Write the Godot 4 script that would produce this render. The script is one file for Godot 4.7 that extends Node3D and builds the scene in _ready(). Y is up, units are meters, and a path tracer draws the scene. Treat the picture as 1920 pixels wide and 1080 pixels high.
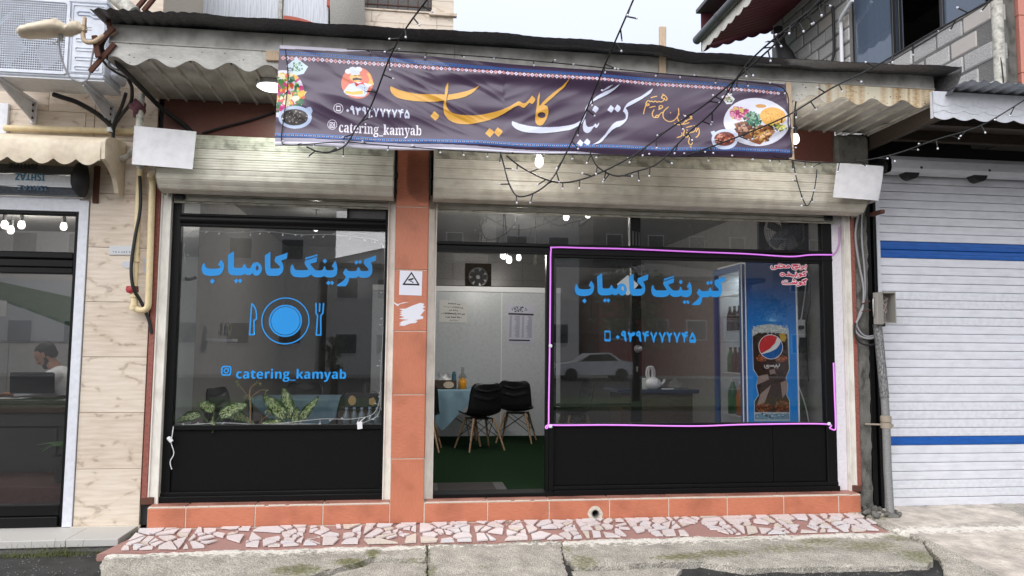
extends Node3D

var rng := RandomNumberGenerator.new()
var org := {}
var m := {}
var pth := {}

# ---------- materials ----------
func lin(r: float, g: float, b: float, a := 1.0) -> Color:
	var c := Color(r, g, b).linear_to_srgb()
	c.a = a
	return c

func mat(c: Color, rough := 0.6, metal := 0.0, spec := 0.5) -> StandardMaterial3D:
	var x := StandardMaterial3D.new()
	x.albedo_color = c
	x.roughness = rough
	x.metallic = metal
	x.metallic_specular = spec
	x.cull_mode = BaseMaterial3D.CULL_DISABLED
	return x

func noise_tex(sd: int, freq: float, octaves: int, stops: Array, size := 512, kind := FastNoiseLite.TYPE_SIMPLEX_SMOOTH, ridged := false) -> NoiseTexture2D:
	var n := FastNoiseLite.new()
	n.seed = sd
	n.noise_type = kind
	n.frequency = freq
	n.fractal_octaves = octaves
	if ridged:
		n.fractal_type = FastNoiseLite.FRACTAL_RIDGED
	var t := NoiseTexture2D.new()
	t.width = size
	t.height = size
	t.seamless = true
	t.noise = n
	if stops.size() > 0:
		var g := Gradient.new()
		var offs := PackedFloat32Array()
		var cols := PackedColorArray()
		for s in stops:
			offs.append(s[0])
			cols.append(s[1])
		g.offsets = offs
		g.colors = cols
		t.color_ramp = g
	return t

# world-mapped surface: fine grain between two colours; big soft patches multiply it; optional relief
func grainy(c0: Color, c1: Color, per_m: Vector3, rough: float, sd: int, o := {}) -> StandardMaterial3D:
	var x := mat(Color.WHITE, rough, o.get("metal", 0.0), o.get("spec", 0.5))
	if o.has("freq"):
		x.albedo_texture = noise_tex(sd, o.freq, o.get("oct", 5), [[0.0, c0], [0.35, c0.lerp(c1, 0.4)], [0.65, c0.lerp(c1, 0.7)], [1.0, c1]], o.get("size", 512))
	else:   # tint one of a few shared grey grains
		var k := c0.g / maxf(c1.g, 0.001)
		var nm := "grain_a" if k > 0.9 else ("grain_b" if k > 0.8 else "grain_c")
		if not m.has(nm):
			var lo := {"grain_a": 0.92, "grain_b": 0.85, "grain_c": 0.68}
			m[nm] = noise_tex(sd, 0.03, 5, [[0.0, Color.WHITE * (lo[nm] as float)], [0.5, Color.WHITE * lerpf(lo[nm], 1.0, 0.6)], [1.0, Color.WHITE]])
		x.albedo_texture = m[nm]
		x.albedo_color = c1
		x.uv1_offset = Vector3(sd * 0.37, sd * 0.71, sd * 0.53)
	x.uv1_triplanar = true
	x.uv1_world_triplanar = o.get("world", true)
	x.uv1_scale = per_m
	x.uv1_triplanar_sharpness = 8.0
	if o.has("patch"):
		var p: Array = o.patch
		x.detail_enabled = true
		x.detail_blend_mode = BaseMaterial3D.BLEND_MODE_MUL
		x.detail_uv_layer = BaseMaterial3D.DETAIL_UV_2
		var kind := "own%d" % sd
		if not o.has("pfreq"):
			kind = "hard" if p[0][1].g < 0.66 else ("mid" if p[0][1].g < 0.81 else "soft")
		if not m.has(kind):
			m[kind] = noise_tex(sd + 50, o.get("pfreq", 0.012), 5, p)
		x.detail_albedo = m[kind]
		x.uv2_triplanar = true
		x.uv2_world_triplanar = o.get("world", true)
		x.uv2_scale = o.get("pscale", Vector3(0.45, 0.45, 0.45))
		x.uv2_triplanar_sharpness = 8.0
	if o.has("relief"):
		x.heightmap_enabled = true
		if not m.has("relief"):
			m.relief = noise_tex(90, 0.08, 4, [])
		x.heightmap_texture = m.relief
		x.heightmap_scale = o.relief
	return x

func glow(c: Color, energy: float) -> StandardMaterial3D:
	var x := mat(Color(0.9, 0.9, 0.9), 0.4)
	x.emission_enabled = true
	x.emission = c
	x.emission_energy_multiplier = energy
	return x

func glass(alpha := 0.06, c := Color(0.1, 0.11, 0.11)) -> StandardMaterial3D:
	var x := mat(Color(c.r, c.g, c.b, alpha), 0.0)
	x.transparency = BaseMaterial3D.TRANSPARENCY_ALPHA
	return x

func picture(img: Image, rough := 0.5) -> StandardMaterial3D:
	var x := mat(Color.WHITE, rough)
	x.albedo_texture = ImageTexture.create_from_image(img)
	return x

# ---------- shapes ----------
func st() -> SurfaceTool:
	var s := SurfaceTool.new()
	s.begin(Mesh.PRIMITIVE_TRIANGLES)
	s.set_smooth_group(-1)
	return s

func face(s: SurfaceTool, p: Array, out: Vector3) -> void:
	for i in range(1, p.size() - 1):
		var a: Vector3 = p[0]
		var b: Vector3 = p[i]
		var c: Vector3 = p[i + 1]
		if (b - a).cross(c - a).dot(out) > 0.0:
			var t := b
			b = c
			c = t
		s.add_vertex(a)
		s.add_vertex(b)
		s.add_vertex(c)

func box(s: SurfaceTool, c: Vector3, size: Vector3, bev := 0.0, b := Basis()) -> void:
	s.set_smooth_group(-1)
	var h := size * 0.5
	bev = minf(bev, minf(h.x, minf(h.y, h.z)) * 0.8)
	for ax in 3:
		var u := (ax + 1) % 3
		var v := (ax + 2) % 3
		for sg in [-1.0, 1.0]:
			var pts := []
			for q in [[-1, -1], [1, -1], [1, 1], [-1, 1]]:
				var p := Vector3()
				p[ax] = sg * h[ax]
				p[u] = q[0] * (h[u] - bev)
				p[v] = q[1] * (h[v] - bev)
				pts.append(c + b * p)
			var n := Vector3()
			n[ax] = sg
			face(s, pts, b * n)
	if bev <= 0.0:
		return
	for ax in 3:
		var u := (ax + 1) % 3
		var v := (ax + 2) % 3
		for su in [-1.0, 1.0]:
			for sv in [-1.0, 1.0]:
				var pts := []
				for q in [[-1.0, 0], [1.0, 0], [1.0, 1], [-1.0, 1]]:
					var p := Vector3()
					p[ax] = q[0] * (h[ax] - bev)
					p[u] = su * (h[u] - (0.0 if q[1] == 0 else bev))
					p[v] = sv * (h[v] - (bev if q[1] == 0 else 0.0))
					pts.append(c + b * p)
				var n := Vector3()
				n[u] = su
				n[v] = sv
				face(s, pts, b * n)
	for sx in [-1.0, 1.0]:
		for sy in [-1.0, 1.0]:
			for sz in [-1.0, 1.0]:
				var d := Vector3(sx, sy, sz)
				var e := d * (h - Vector3.ONE * bev)
				face(s, [c + b * (e + Vector3(sx * bev, 0, 0)), c + b * (e + Vector3(0, sy * bev, 0)), c + b * (e + Vector3(0, 0, sz * bev))], b * d)

func b2(s: SurfaceTool, lo: Vector3, hi: Vector3, bev := 0.0) -> void:
	box(s, (lo + hi) * 0.5, (hi - lo).abs(), bev)

func cm(pts: Array, n := 4) -> Array:
	var r := []
	for i in pts.size() - 1:
		var p0: Vector3 = pts[maxi(i - 1, 0)]
		var p1: Vector3 = pts[i]
		var p2: Vector3 = pts[i + 1]
		var p3: Vector3 = pts[mini(i + 2, pts.size() - 1)]
		for k in n:
			r.append(p1.cubic_interpolate(p2, p0, p3, float(k) / n))
	r.append(pts[-1])
	return r

func v3s(a: Array) -> Array:
	var r := []
	for i in a.size() / 3:
		r.append(Vector3(a[i * 3], a[i * 3 + 1], a[i * 3 + 2]) * 0.001)
	return r

func tube(s: SurfaceTool, pts: Array, r, n := 8, sx := 1.0) -> void:
	var rings := []
	var up := Vector3.UP
	for i in pts.size():
		var t: Vector3 = (pts[mini(i + 1, pts.size() - 1)] - pts[maxi(i - 1, 0)]).normalized()
		if absf(t.dot(up)) > 0.97:
			up = Vector3.RIGHT if absf(t.x) < 0.9 else Vector3.FORWARD
		var x := t.cross(up).normalized()
		up = x.cross(t).normalized()
		var ra: float = r[i] if r is Array else r
		var ring := []
		for k in n:
			var a := TAU * k / n
			ring.append(pts[i] + (x * cos(a) * sx + up * sin(a)) * ra)
		rings.append(ring)
	s.set_smooth_group(0)
	for i in rings.size() - 1:
		for k in n:
			var l := (k + 1) % n
			var mid: Vector3 = (rings[i][k] + rings[i + 1][l]) * 0.5 - (pts[i] + pts[i + 1]) * 0.5
			face(s, [rings[i][k], rings[i][l], rings[i + 1][l], rings[i + 1][k]], mid)
	s.set_smooth_group(-1)
	face(s, rings[0], pts[0] - pts[1])
	face(s, rings[-1], pts[-1] - pts[-2])

func lathe(s: SurfaceTool, prof: Array, n: int, xf := Transform3D(), hard := false) -> void:
	for i in prof.size() - 1:
		s.set_smooth_group(i + 1 if hard else 0)
		var a: Vector2 = prof[i]
		var b: Vector2 = prof[i + 1]
		for k in n:
			var t0 := TAU * k / n
			var t1 := TAU * (k + 1) / n
			var q := [Vector3(a.x * cos(t0), a.y, a.x * sin(t0)), Vector3(a.x * cos(t1), a.y, a.x * sin(t1)), Vector3(b.x * cos(t1), b.y, b.x * sin(t1)), Vector3(b.x * cos(t0), b.y, b.x * sin(t0))]
			var nr := Vector2(b.y - a.y, a.x - b.x)
			var o := Vector3(cos((t0 + t1) * 0.5) * nr.x, nr.y, sin((t0 + t1) * 0.5) * nr.x)
			var w := []
			for p in q:
				if w.is_empty() or not (w[-1] as Vector3).is_equal_approx(xf * p):
					w.append(xf * p)
			if w.size() > 3 and (w[0] as Vector3).is_equal_approx(w[-1]):
				w.pop_back()
			if w.size() >= 3:
				face(s, w, xf.basis * o)
	s.set_smooth_group(-1)

# flat outline pushed to a thickness, in the axes of xf (x, y = outline, z = thickness)
func prism(s: SurfaceTool, poly: PackedVector2Array, z0: float, z1: float, xf := Transform3D(), uvs := false) -> void:
	s.set_smooth_group(-1)
	var tri := Geometry2D.triangulate_polygon(poly)
	for zz in [z0, z1]:
		var o := Vector3(0, 0, 1.0 if zz == maxf(z0, z1) else -1.0)
		for i in tri.size() / 3:
			var q := []
			for k in 3:
				var p := poly[tri[i * 3 + k]]
				q.append(xf * Vector3(p.x, p.y, zz))
			face(s, q, xf.basis * o)
	var area := 0.0
	for i in poly.size():
		area += poly[i].cross(poly[(i + 1) % poly.size()])
	for i in poly.size():
		var a := poly[i]
		var b := poly[(i + 1) % poly.size()]
		var e := Vector3((b - a).y, (a - b).x, 0) * signf(area)
		face(s, [xf * Vector3(a.x, a.y, z0), xf * Vector3(b.x, b.y, z0), xf * Vector3(b.x, b.y, z1), xf * Vector3(a.x, a.y, z1)], xf.basis * e)

# a profile of (z, y) points run along x
func run_x(s: SurfaceTool, prof: Array, x0: float, x1: float, out := Vector3(0, 0, 1), smooth := false) -> void:
	s.set_smooth_group(0 if smooth else -1)
	for i in prof.size() - 1:
		var a: Vector2 = prof[i]
		var b: Vector2 = prof[i + 1]
		var d := b - a
		var nn := Vector3(0, -d.x, d.y)
		if nn.dot(out) < 0.0:
			nn = -nn
		face(s, [Vector3(x0, a.y, a.x), Vector3(x1, a.y, a.x), Vector3(x1, b.y, b.x), Vector3(x0, b.y, b.x)], nn)
	s.set_smooth_group(-1)

func sheet(s: SurfaceTool, nu: int, nv: int, f: Callable, smooth := true, uvs := false) -> void:
	var g := []
	for j in nv + 1:
		var row := PackedVector3Array()
		for i in nu + 1:
			row.append(f.call(float(i) / nu, float(j) / nv))
		g.append(row)
	s.set_smooth_group(0 if smooth else -1)
	for j in nv:
		for i in nu:
			for t in [[0, 0, 1, 0, 1, 1], [0, 0, 1, 1, 0, 1]]:
				for k in 3:
					var a: int = i + t[k * 2]
					var b: int = j + t[k * 2 + 1]
					if uvs:
						s.set_uv(Vector2(float(a) / nu, float(b) / nv))
					s.add_vertex(g[b][a])
	s.set_smooth_group(-1)

func card(s: SurfaceTool, a: Vector3, b: Vector3, c: Vector3, d: Vector3) -> void:   # top left, top right, bottom right, bottom left, with uvs
	var p := [a, b, c, d]
	var uv := [Vector2(0, 0), Vector2(1, 0), Vector2(1, 1), Vector2(0, 1)]
	for k in [0, 1, 2, 0, 2, 3]:
		s.set_uv(uv[k])
		s.add_vertex(p[k])

func poly2(a: Array, k := 0.001, flip := true) -> PackedVector2Array:
	var r := PackedVector2Array()
	for i in a.size() / 2:
		r.append(Vector2(a[i * 2], a[i * 2 + 1]) * k)
	return r

func ring(cx: float, cy: float, rx: float, ry: float, n := 24) -> PackedVector2Array:
	var r := PackedVector2Array()
	for i in n:
		r.append(Vector2(cx + rx * cos(TAU * i / n), cy + ry * sin(TAU * i / n)))
	return r

# an outline with a hole, cut in two so that each half is a plain outline
func holed(outer: PackedVector2Array, hole: PackedVector2Array) -> Array:
	if hole.is_empty():
		return [outer]
	var c := Vector2()
	for p in hole:
		c += p / hole.size()
	var r := []
	for half in [PackedVector2Array([Vector2(-9, -9), Vector2(c.x, -9), Vector2(c.x, 9), Vector2(-9, 9)]), PackedVector2Array([Vector2(c.x, -9), Vector2(9, -9), Vector2(9, 9), Vector2(c.x, 9)])]:
		for a in Geometry2D.intersect_polygons(outer, half):
			r.append_array(Geometry2D.clip_polygons(a, hole))
	return r

# ---------- nodes ----------
func mesh(s) -> Mesh:
	if s is Mesh:
		return s
	s.generate_normals()
	return s.commit()

func thing(called: String, label: String, category: String, at := Vector3.ZERO, group := "") -> Node3D:
	var o := Node3D.new()
	o.name = called
	add_child(o, true)
	o.position = at
	org[o] = at
	return tag(o, label, category, group)

func tag(o: Node3D, label: String, category: String, group := "") -> Node3D:
	o.set_meta("label", label)
	o.set_meta("category", category)
	if group:
		o.set_meta("group", group)
	return o

# a shape made in world axes, hung under its thing or part
func obj(called: String, s, material: Material, parent: Node3D = self) -> MeshInstance3D:
	var o := MeshInstance3D.new()
	o.name = called
	o.mesh = mesh(s)
	o.material_override = material
	o.position = -(org.get(parent, Vector3.ZERO) as Vector3)
	parent.add_child(o, true)
	return o

func piece(called: String, s, material: Material, parent: Node3D, at: Vector3, b := Basis()) -> MeshInstance3D:
	var o := obj(called, s, material, parent)
	o.transform = Transform3D(b, at - (org.get(parent, Vector3.ZERO) as Vector3))
	org[o] = at
	return o

func struct(called: String, s, material: Material) -> MeshInstance3D:
	var o := obj(called, s, material)
	o.set_meta("kind", "structure")
	return o

func copy(src: Node3D, at: Vector3, turn: float, label := "") -> Node3D:
	var o: Node3D = src.duplicate()
	add_child(o, true)
	o.position = at
	o.rotation.y = turn
	org[o] = at
	if label:
		o.set_meta("label", label)
	return o

func one(called: String, s, material: Material, label: String, category: String, group := "") -> MeshInstance3D:
	var o := obj(called, s, material)
	tag(o, label, category, group)
	return o

func words(text: String, height: float, width: float, depth: float, bold := true, serif := false) -> Array:   # [mesh, scale]
	var f := SystemFont.new()
	f.font_names = PackedStringArray(["Droid Serif" if serif else "Droid Sans"])
	f.font_weight = 700 if bold else 400
	var t := TextMesh.new()
	t.text = text
	t.font = f
	t.font_size = 64
	t.pixel_size = 0.01
	t.depth = depth
	var a := t.get_aabb()
	return [t, Vector3(width / a.size.x, height, 1.0), a]

# ---------- painting flat print into pictures ----------
func fill(img: Image, polys: Array, c: Color) -> void:
	var lo := 1e9
	var hi := -1e9
	for p in polys:
		for q in p:
			lo = minf(lo, q.y)
			hi = maxf(hi, q.y)
	for y in range(maxi(0, int(lo)), mini(img.get_height(), int(hi) + 1)):
		var yy := y + 0.5
		var xs := []
		for p in polys:
			var n: int = p.size()
			for i in n:
				var a: Vector2 = p[i]
				var b: Vector2 = p[(i + 1) % n]
				if (a.y <= yy) != (b.y <= yy):
					xs.append(a.x + (yy - a.y) / (b.y - a.y) * (b.x - a.x))
		xs.sort()
		for i in xs.size() / 2:
			var x0 := maxi(0, roundi(xs[i * 2]))
			var x1 := mini(img.get_width(), roundi(xs[i * 2 + 1]))
			if x1 > x0:
				img.fill_rect(Rect2i(x0, y, x1 - x0, 1), c)

func stroke(img: Image, pts: PackedVector2Array, w: float, c: Color) -> void:
	for i in pts.size():
		fill(img, [ring(pts[i].x, pts[i].y, w * 0.5, w * 0.5, 10)], c)
		if i + 1 < pts.size():
			var d := (pts[i + 1] - pts[i]).normalized().orthogonal() * w * 0.5
			fill(img, [PackedVector2Array([pts[i] + d, pts[i + 1] + d, pts[i + 1] - d, pts[i] - d])], c)

func print_words(img: Image, text: String, at: Rect2, c: Color, serif: bool, turn := 0.0) -> void:
	var w := words(text, 1, 1, 0.0, true, serif)
	var a: AABB = w[2]
	var arr: Array = (w[0] as TextMesh).surface_get_arrays(0)
	var v: PackedVector3Array = arr[Mesh.ARRAY_VERTEX]
	var ix: PackedInt32Array = arr[Mesh.ARRAY_INDEX]
	var sx := at.size.x / a.size.x
	var sy := at.size.y / a.size.y
	for i in ix.size() / 3:
		var t := PackedVector2Array()
		for k in 3:
			var p := v[ix[i * 3 + k]]
			var q := Vector2((p.x - a.position.x) * sx, (a.end.y - p.y) * sy)
			t.append(at.position + q.rotated(turn))
		fill(img, [t], c)

func blot(img: Image, c: Vector2, r: Vector2, n: int, sizes: Vector2, cols: Array) -> void:   # loose scraps of colour inside an oval
	for i in n:
		var a := rng.randf() * TAU
		var d := sqrt(rng.randf())
		var p := c + Vector2(cos(a) * r.x, sin(a) * r.y) * d
		var k := rng.randf_range(sizes.x, sizes.y)
		var g := PackedVector2Array()
		for j in 7:
			g.append(p + Vector2.from_angle(TAU * j / 7.0 + rng.randf() * 0.6) * k * rng.randf_range(0.5, 1.1))
		fill(img, [g], cols[rng.randi() % cols.size()])

func _ready() -> void:
	rng.seed = 7
	var cam := Camera3D.new()
	cam.name = "camera"
	cam.fov = 42.19
	cam.near = 0.05
	cam.far = 900.0
	cam.transform = Transform3D(Basis(Vector3(0.991321, 0.008046, 0.131219), Vector3(-0.018528, 0.996713, 0.078863), Vector3(-0.130153, -0.080609, 0.988212)), Vector3(0, 1.485, 6.65))
	add_child(cam)
	cam.current = true
	var sky := ProceduralSkyMaterial.new()
	# overcast: brighter overhead than near the horizon
	sky.sky_top_color = Color(1.0, 1.0, 1.0)
	sky.sky_horizon_color = Color(0.60, 0.65, 0.76)
	sky.sky_curve = 0.7
	sky.ground_bottom_color = Color(0.42, 0.42, 0.41)
	sky.ground_horizon_color = Color(0.7, 0.71, 0.73)
	sky.sky_cover = noise_tex(3, 0.006, 5, [[0.0, Color(0, 0, 0, 0)], [0.45, Color(0.85, 0.87, 0.92, 0.05)], [1.0, Color(1, 1, 1, 0.3)]], 1024)
	sky.sky_cover_modulate = Color(0.9, 0.92, 0.96, 0.15)
	sky.sun_angle_max = 0.0
	var env := Environment.new()
	env.background_mode = Environment.BG_SKY
	env.sky = Sky.new()
	env.sky.sky_material = sky
	env.background_energy_multiplier = 0.54
	env.tonemap_mode = Environment.TONE_MAPPER_LINEAR
	env.tonemap_exposure = 3.0
	env.sdfgi_enabled = true
	env.ssao_enabled = true
	env.ssil_enabled = true
	var we := WorldEnvironment.new()
	we.name = "world"
	we.environment = env
	add_child(we)
	var sun := DirectionalLight3D.new()
	sun.name = "sun"
	sun.light_color = Color(0.985, 0.985, 1.0)
	sun.light_energy = 0.5
	sun.light_angular_distance = 90.0
	sun.shadow_enabled = true
	sun.rotation_degrees = Vector3(-27, -32, 0)
	add_child(sun)

	pth = paths()
	materials()
	ground()
	terrazzo()
	shop()
	shutters()
	canopy()
	left_building()
	right_building()
	block_house()
	back_house()
	across_the_street()
	window_lettering()
	banner()
	fixtures()
	wires()
	pipes()
	interior()
	office()
	small_things()

func materials() -> void:
	m.orange = grainy(lin(0.50, 0.165, 0.09), lin(0.60, 0.225, 0.13), Vector3(1.2, 9, 1.2), 0.38, 11, {"freq": 0.02, "patch": [[0.0, Color(0.86, 0.84, 0.83)], [0.5, Color(0.97, 0.96, 0.96)], [1.0, Color.WHITE]], "relief": 0.05})
	m.orange_b = grainy(lin(0.50, 0.17, 0.092), lin(0.57, 0.21, 0.12), Vector3(9, 1.2, 1.2), 0.4, 12, {"freq": 0.02, "patch": [[0.0, Color(0.86, 0.84, 0.83)], [1.0, Color.WHITE]], "relief": 0.05})
	m.orange_top = grainy(lin(0.36, 0.16, 0.12), lin(0.50, 0.23, 0.175), Vector3(1.5, 3, 3), 0.5, 13, {"freq": 0.03, "patch": [[0.0, Color(0.7, 0.68, 0.66)], [0.6, Color(0.95, 0.94, 0.93)], [1.0, Color.WHITE]]})
	m.grout = grainy(lin(0.55, 0.48, 0.37), lin(0.72, 0.65, 0.54), Vector3(3, 3, 3), 0.9, 14, {"relief": 0.3})
	m.maroon = grainy(lin(0.125, 0.042, 0.032), lin(0.18, 0.062, 0.045), Vector3(1, 6, 1), 0.45, 15)
	m.red_strip = grainy(lin(0.24, 0.065, 0.045), lin(0.36, 0.11, 0.08), Vector3(2, 2, 2), 0.6, 16)
	m.ivory = grainy(lin(0.74, 0.72, 0.63), lin(0.84, 0.82, 0.74), Vector3(2, 0.5, 2), 0.42, 17, {"patch": [[0.0, Color(0.84, 0.82, 0.76)], [0.5, Color(0.97, 0.97, 0.95)], [1.0, Color.WHITE]]})
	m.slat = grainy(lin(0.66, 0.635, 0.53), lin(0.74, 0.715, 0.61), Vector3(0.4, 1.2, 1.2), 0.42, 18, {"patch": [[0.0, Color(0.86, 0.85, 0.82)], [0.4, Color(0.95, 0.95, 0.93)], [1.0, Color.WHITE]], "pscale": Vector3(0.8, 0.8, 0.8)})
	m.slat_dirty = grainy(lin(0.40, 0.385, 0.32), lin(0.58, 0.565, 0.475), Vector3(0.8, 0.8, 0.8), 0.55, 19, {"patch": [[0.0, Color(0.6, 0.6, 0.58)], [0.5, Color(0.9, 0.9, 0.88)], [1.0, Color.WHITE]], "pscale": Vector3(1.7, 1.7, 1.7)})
	m.black = grainy(lin(0.004, 0.004, 0.0045), lin(0.007, 0.007, 0.0075), Vector3(3, 3, 3), 0.38, 20, {"spec": 0.3})
	m.black_panel = grainy(lin(0.003, 0.003, 0.0035), lin(0.006, 0.006, 0.0065), Vector3(1.5, 5, 2), 0.5, 21, {"spec": 0.25})
	m.sill_metal = mat(lin(0.05, 0.05, 0.052), 0.35, 0.6)
	m.glass = glass(0.06, Color(0.05, 0.055, 0.055))
	m.lilac = grainy(lin(0.58, 0.55, 0.60), lin(0.72, 0.69, 0.73), Vector3(2, 2, 2), 0.8, 22)
	m.white = grainy(lin(0.67, 0.685, 0.73), lin(0.72, 0.735, 0.78), Vector3(1, 1, 1), 0.4, 23)
	m.white_slat = grainy(lin(0.70, 0.71, 0.76), lin(0.74, 0.75, 0.80), Vector3(0.3, 0.6, 0.6), 0.36, 24)
	m.blue_slat = grainy(lin(0.008, 0.085, 0.36), lin(0.012, 0.11, 0.44), Vector3(0.4, 2, 2), 0.34, 25)
	m.fascia_grey = grainy(lin(0.50, 0.495, 0.47), lin(0.60, 0.595, 0.565), Vector3(0.8, 0.8, 0.8), 0.5, 26, {"patch": [[0.0, Color(0.72, 0.72, 0.7)], [0.35, Color(0.92, 0.92, 0.9)], [1.0, Color.WHITE]], "pscale": Vector3(0.7, 0.7, 0.7)})
	m.soffit = grainy(lin(0.54, 0.53, 0.49), lin(0.63, 0.62, 0.575), Vector3(2, 2, 0.4), 0.5, 27, {"patch": [[0.0, Color(0.8, 0.79, 0.77)], [0.5, Color(0.96, 0.96, 0.95)], [1.0, Color.WHITE]]})
	m.roof_metal = grainy(lin(0.08, 0.08, 0.084), lin(0.16, 0.16, 0.165), Vector3(1.5, 1.5, 1.5), 0.55, 28, {"metal": 0.3})
	m.roof_blue = grainy(lin(0.32, 0.36, 0.42), lin(0.45, 0.49, 0.55), Vector3(1, 1, 1), 0.4, 29, {"metal": 0.3})
	m.dark_wood = grainy(lin(0.02, 0.016, 0.013), lin(0.07, 0.05, 0.036), Vector3(0.6, 4, 4), 0.8, 30)
	# cut across the bed: long pale layers, brown threads, grey filled cracks
	var crack := [[0.0, Color.WHITE], [0.70, Color(0.985, 0.975, 0.965)], [0.80, Color(0.93, 0.91, 0.88)], [0.87, Color(0.80, 0.78, 0.77)], [0.93, Color(0.90, 0.90, 0.92)], [1.0, Color(0.56, 0.54, 0.54)]]
	for q in [["travertine", 31, lin(0.55, 0.455, 0.355), lin(0.71, 0.62, 0.52)], ["travertine_pale", 32, lin(0.60, 0.51, 0.41), lin(0.75, 0.67, 0.57)]]:
		var x := grainy(q[2], q[3], Vector3(0.35, 3.2, 0.35), 0.5, q[1], {"oct": 6, "freq": 0.008, "size": 1024, "relief": 0.1})
		x.detail_enabled = true
		x.detail_blend_mode = BaseMaterial3D.BLEND_MODE_MUL
		x.detail_uv_layer = BaseMaterial3D.DETAIL_UV_2
		x.detail_albedo = noise_tex(q[1] + 50, 0.006, 6, crack, 1024, FastNoiseLite.TYPE_SIMPLEX_SMOOTH, true)
		x.uv2_triplanar = true
		x.uv2_world_triplanar = true
		x.uv2_scale = Vector3(0.34, 0.55, 0.34)
		x.uv2_offset = Vector3(q[1] * 0.3, 0.2, 0)
		m[q[0]] = x
	m.granite = grainy(lin(0.32, 0.31, 0.29), lin(0.66, 0.64, 0.60), Vector3(4, 4, 4), 0.6, 33, {"freq": 0.2})
	m.asphalt = grainy(lin(0.020, 0.020, 0.021), lin(0.085, 0.083, 0.08), Vector3(2.2, 2.2, 2.2), 0.85, 34, {"freq": 0.12, "patch": [[0.0, Color(0.6, 0.6, 0.6)], [0.5, Color(0.9, 0.9, 0.88)], [1.0, Color.WHITE]], "pscale": Vector3(0.8, 0.8, 0.8), "relief": 0.8})
	m.rough_wall = grainy(lin(0.14, 0.135, 0.125), lin(0.34, 0.33, 0.31), Vector3(2.5, 2.5, 2.5), 0.95, 35, {"freq": 0.08, "relief": 1.2, "patch": [[0.0, Color(0.55, 0.54, 0.52)], [0.6, Color.WHITE], [1.0, Color.WHITE]], "pscale": Vector3(1.5, 0.8, 1.5)})
	m.block = grainy(lin(0.36, 0.352, 0.345), lin(0.68, 0.67, 0.655), Vector3(1.6, 1.6, 1.6), 0.95, 36, {"freq": 0.05, "relief": 2.0})
	m.block_b = grainy(lin(0.44, 0.43, 0.415), lin(0.75, 0.735, 0.715), Vector3(1.6, 1.6, 1.6), 0.95, 37, {"freq": 0.05, "relief": 2.0})
	m.block_c = grainy(lin(0.42, 0.38, 0.35), lin(0.66, 0.62, 0.58), Vector3(2, 2, 2), 0.95, 38, {"freq": 0.1, "relief": 1.0})
	m.mortar = grainy(lin(0.13, 0.125, 0.12), lin(0.28, 0.27, 0.26), Vector3(3, 3, 3), 0.95, 39, {"relief": 0.8})
	m.rust = grainy(lin(0.045, 0.018, 0.012), lin(0.16, 0.06, 0.035), Vector3(4, 4, 4), 0.85, 40, {"freq": 0.08})
	m.rubber = mat(lin(0.012, 0.012, 0.013), 0.6)
	m.grey_cable = mat(lin(0.32, 0.32, 0.33), 0.6)
	m.cream_paint = grainy(lin(0.68, 0.55, 0.31), lin(0.74, 0.60, 0.35), Vector3(1, 1, 1), 0.4, 41)
	m.awning = grainy(lin(0.72, 0.62, 0.44), lin(0.82, 0.72, 0.54), Vector3(1, 1, 1), 0.4, 42, {"patch": [[0.0, Color(0.85, 0.82, 0.78)], [0.4, Color(0.98, 0.98, 0.97)], [1.0, Color.WHITE]]})
	m.pvc = grainy(lin(0.50, 0.48, 0.43), lin(0.66, 0.64, 0.58), Vector3(2, 2, 2), 0.45, 43, {"patch": [[0.0, Color(0.6, 0.58, 0.55)], [0.5, Color.WHITE], [1.0, Color.WHITE]], "pscale": Vector3(2, 2, 2)})
	m.raw_wood = grainy(lin(0.46, 0.32, 0.19), lin(0.66, 0.50, 0.34), Vector3(6, 0.8, 6), 0.75, 44)
	m.card_white = grainy(lin(0.78, 0.77, 0.79), lin(0.82, 0.81, 0.83), Vector3(0.6, 0.6, 0.6), 0.5, 45)
	m.vinyl = mat(lin(0.012, 0.265, 0.68), 0.35)
	m.wall_tile = grainy(lin(0.16, 0.16, 0.155), lin(0.22, 0.22, 0.215), Vector3(2, 0.6, 2), 0.25, 46)
	m.partition = grainy(lin(0.46, 0.49, 0.51), lin(0.50, 0.53, 0.55), Vector3(1, 1, 1), 0.3, 47)
	m.carpet = grainy(lin(0.007, 0.017, 0.008), lin(0.017, 0.036, 0.017), Vector3(6, 6, 6), 0.98, 48, {"freq": 0.15, "spec": 0.1})
	m.shell = mat(lin(0.010, 0.010, 0.011), 0.38)
	m.beech = grainy(lin(0.30, 0.18, 0.09), lin(0.46, 0.30, 0.17), Vector3(8, 2, 8), 0.45, 49)
	m.cloth_blue = grainy(lin(0.16, 0.28, 0.36), lin(0.23, 0.37, 0.46), Vector3(5, 5, 5), 0.8, 50)
	m.steel = mat(lin(0.5, 0.5, 0.5), 0.3, 0.9)
	m.plastic_white = mat(lin(0.72, 0.73, 0.74), 0.35)
	m.dark = mat(lin(0.015, 0.015, 0.016), 0.7)
	m.bulb = glow(Color(1, 0.99, 0.97), 1.0)
	m.lawn = grainy(lin(0.02, 0.045, 0.012), lin(0.06, 0.11, 0.03), Vector3(1, 1, 1), 0.95, 52, {"freq": 0.1})
	m.plaster = grainy(lin(0.27, 0.265, 0.25), lin(0.33, 0.32, 0.305), Vector3(0.5, 0.5, 0.5), 0.85, 53)

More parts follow.
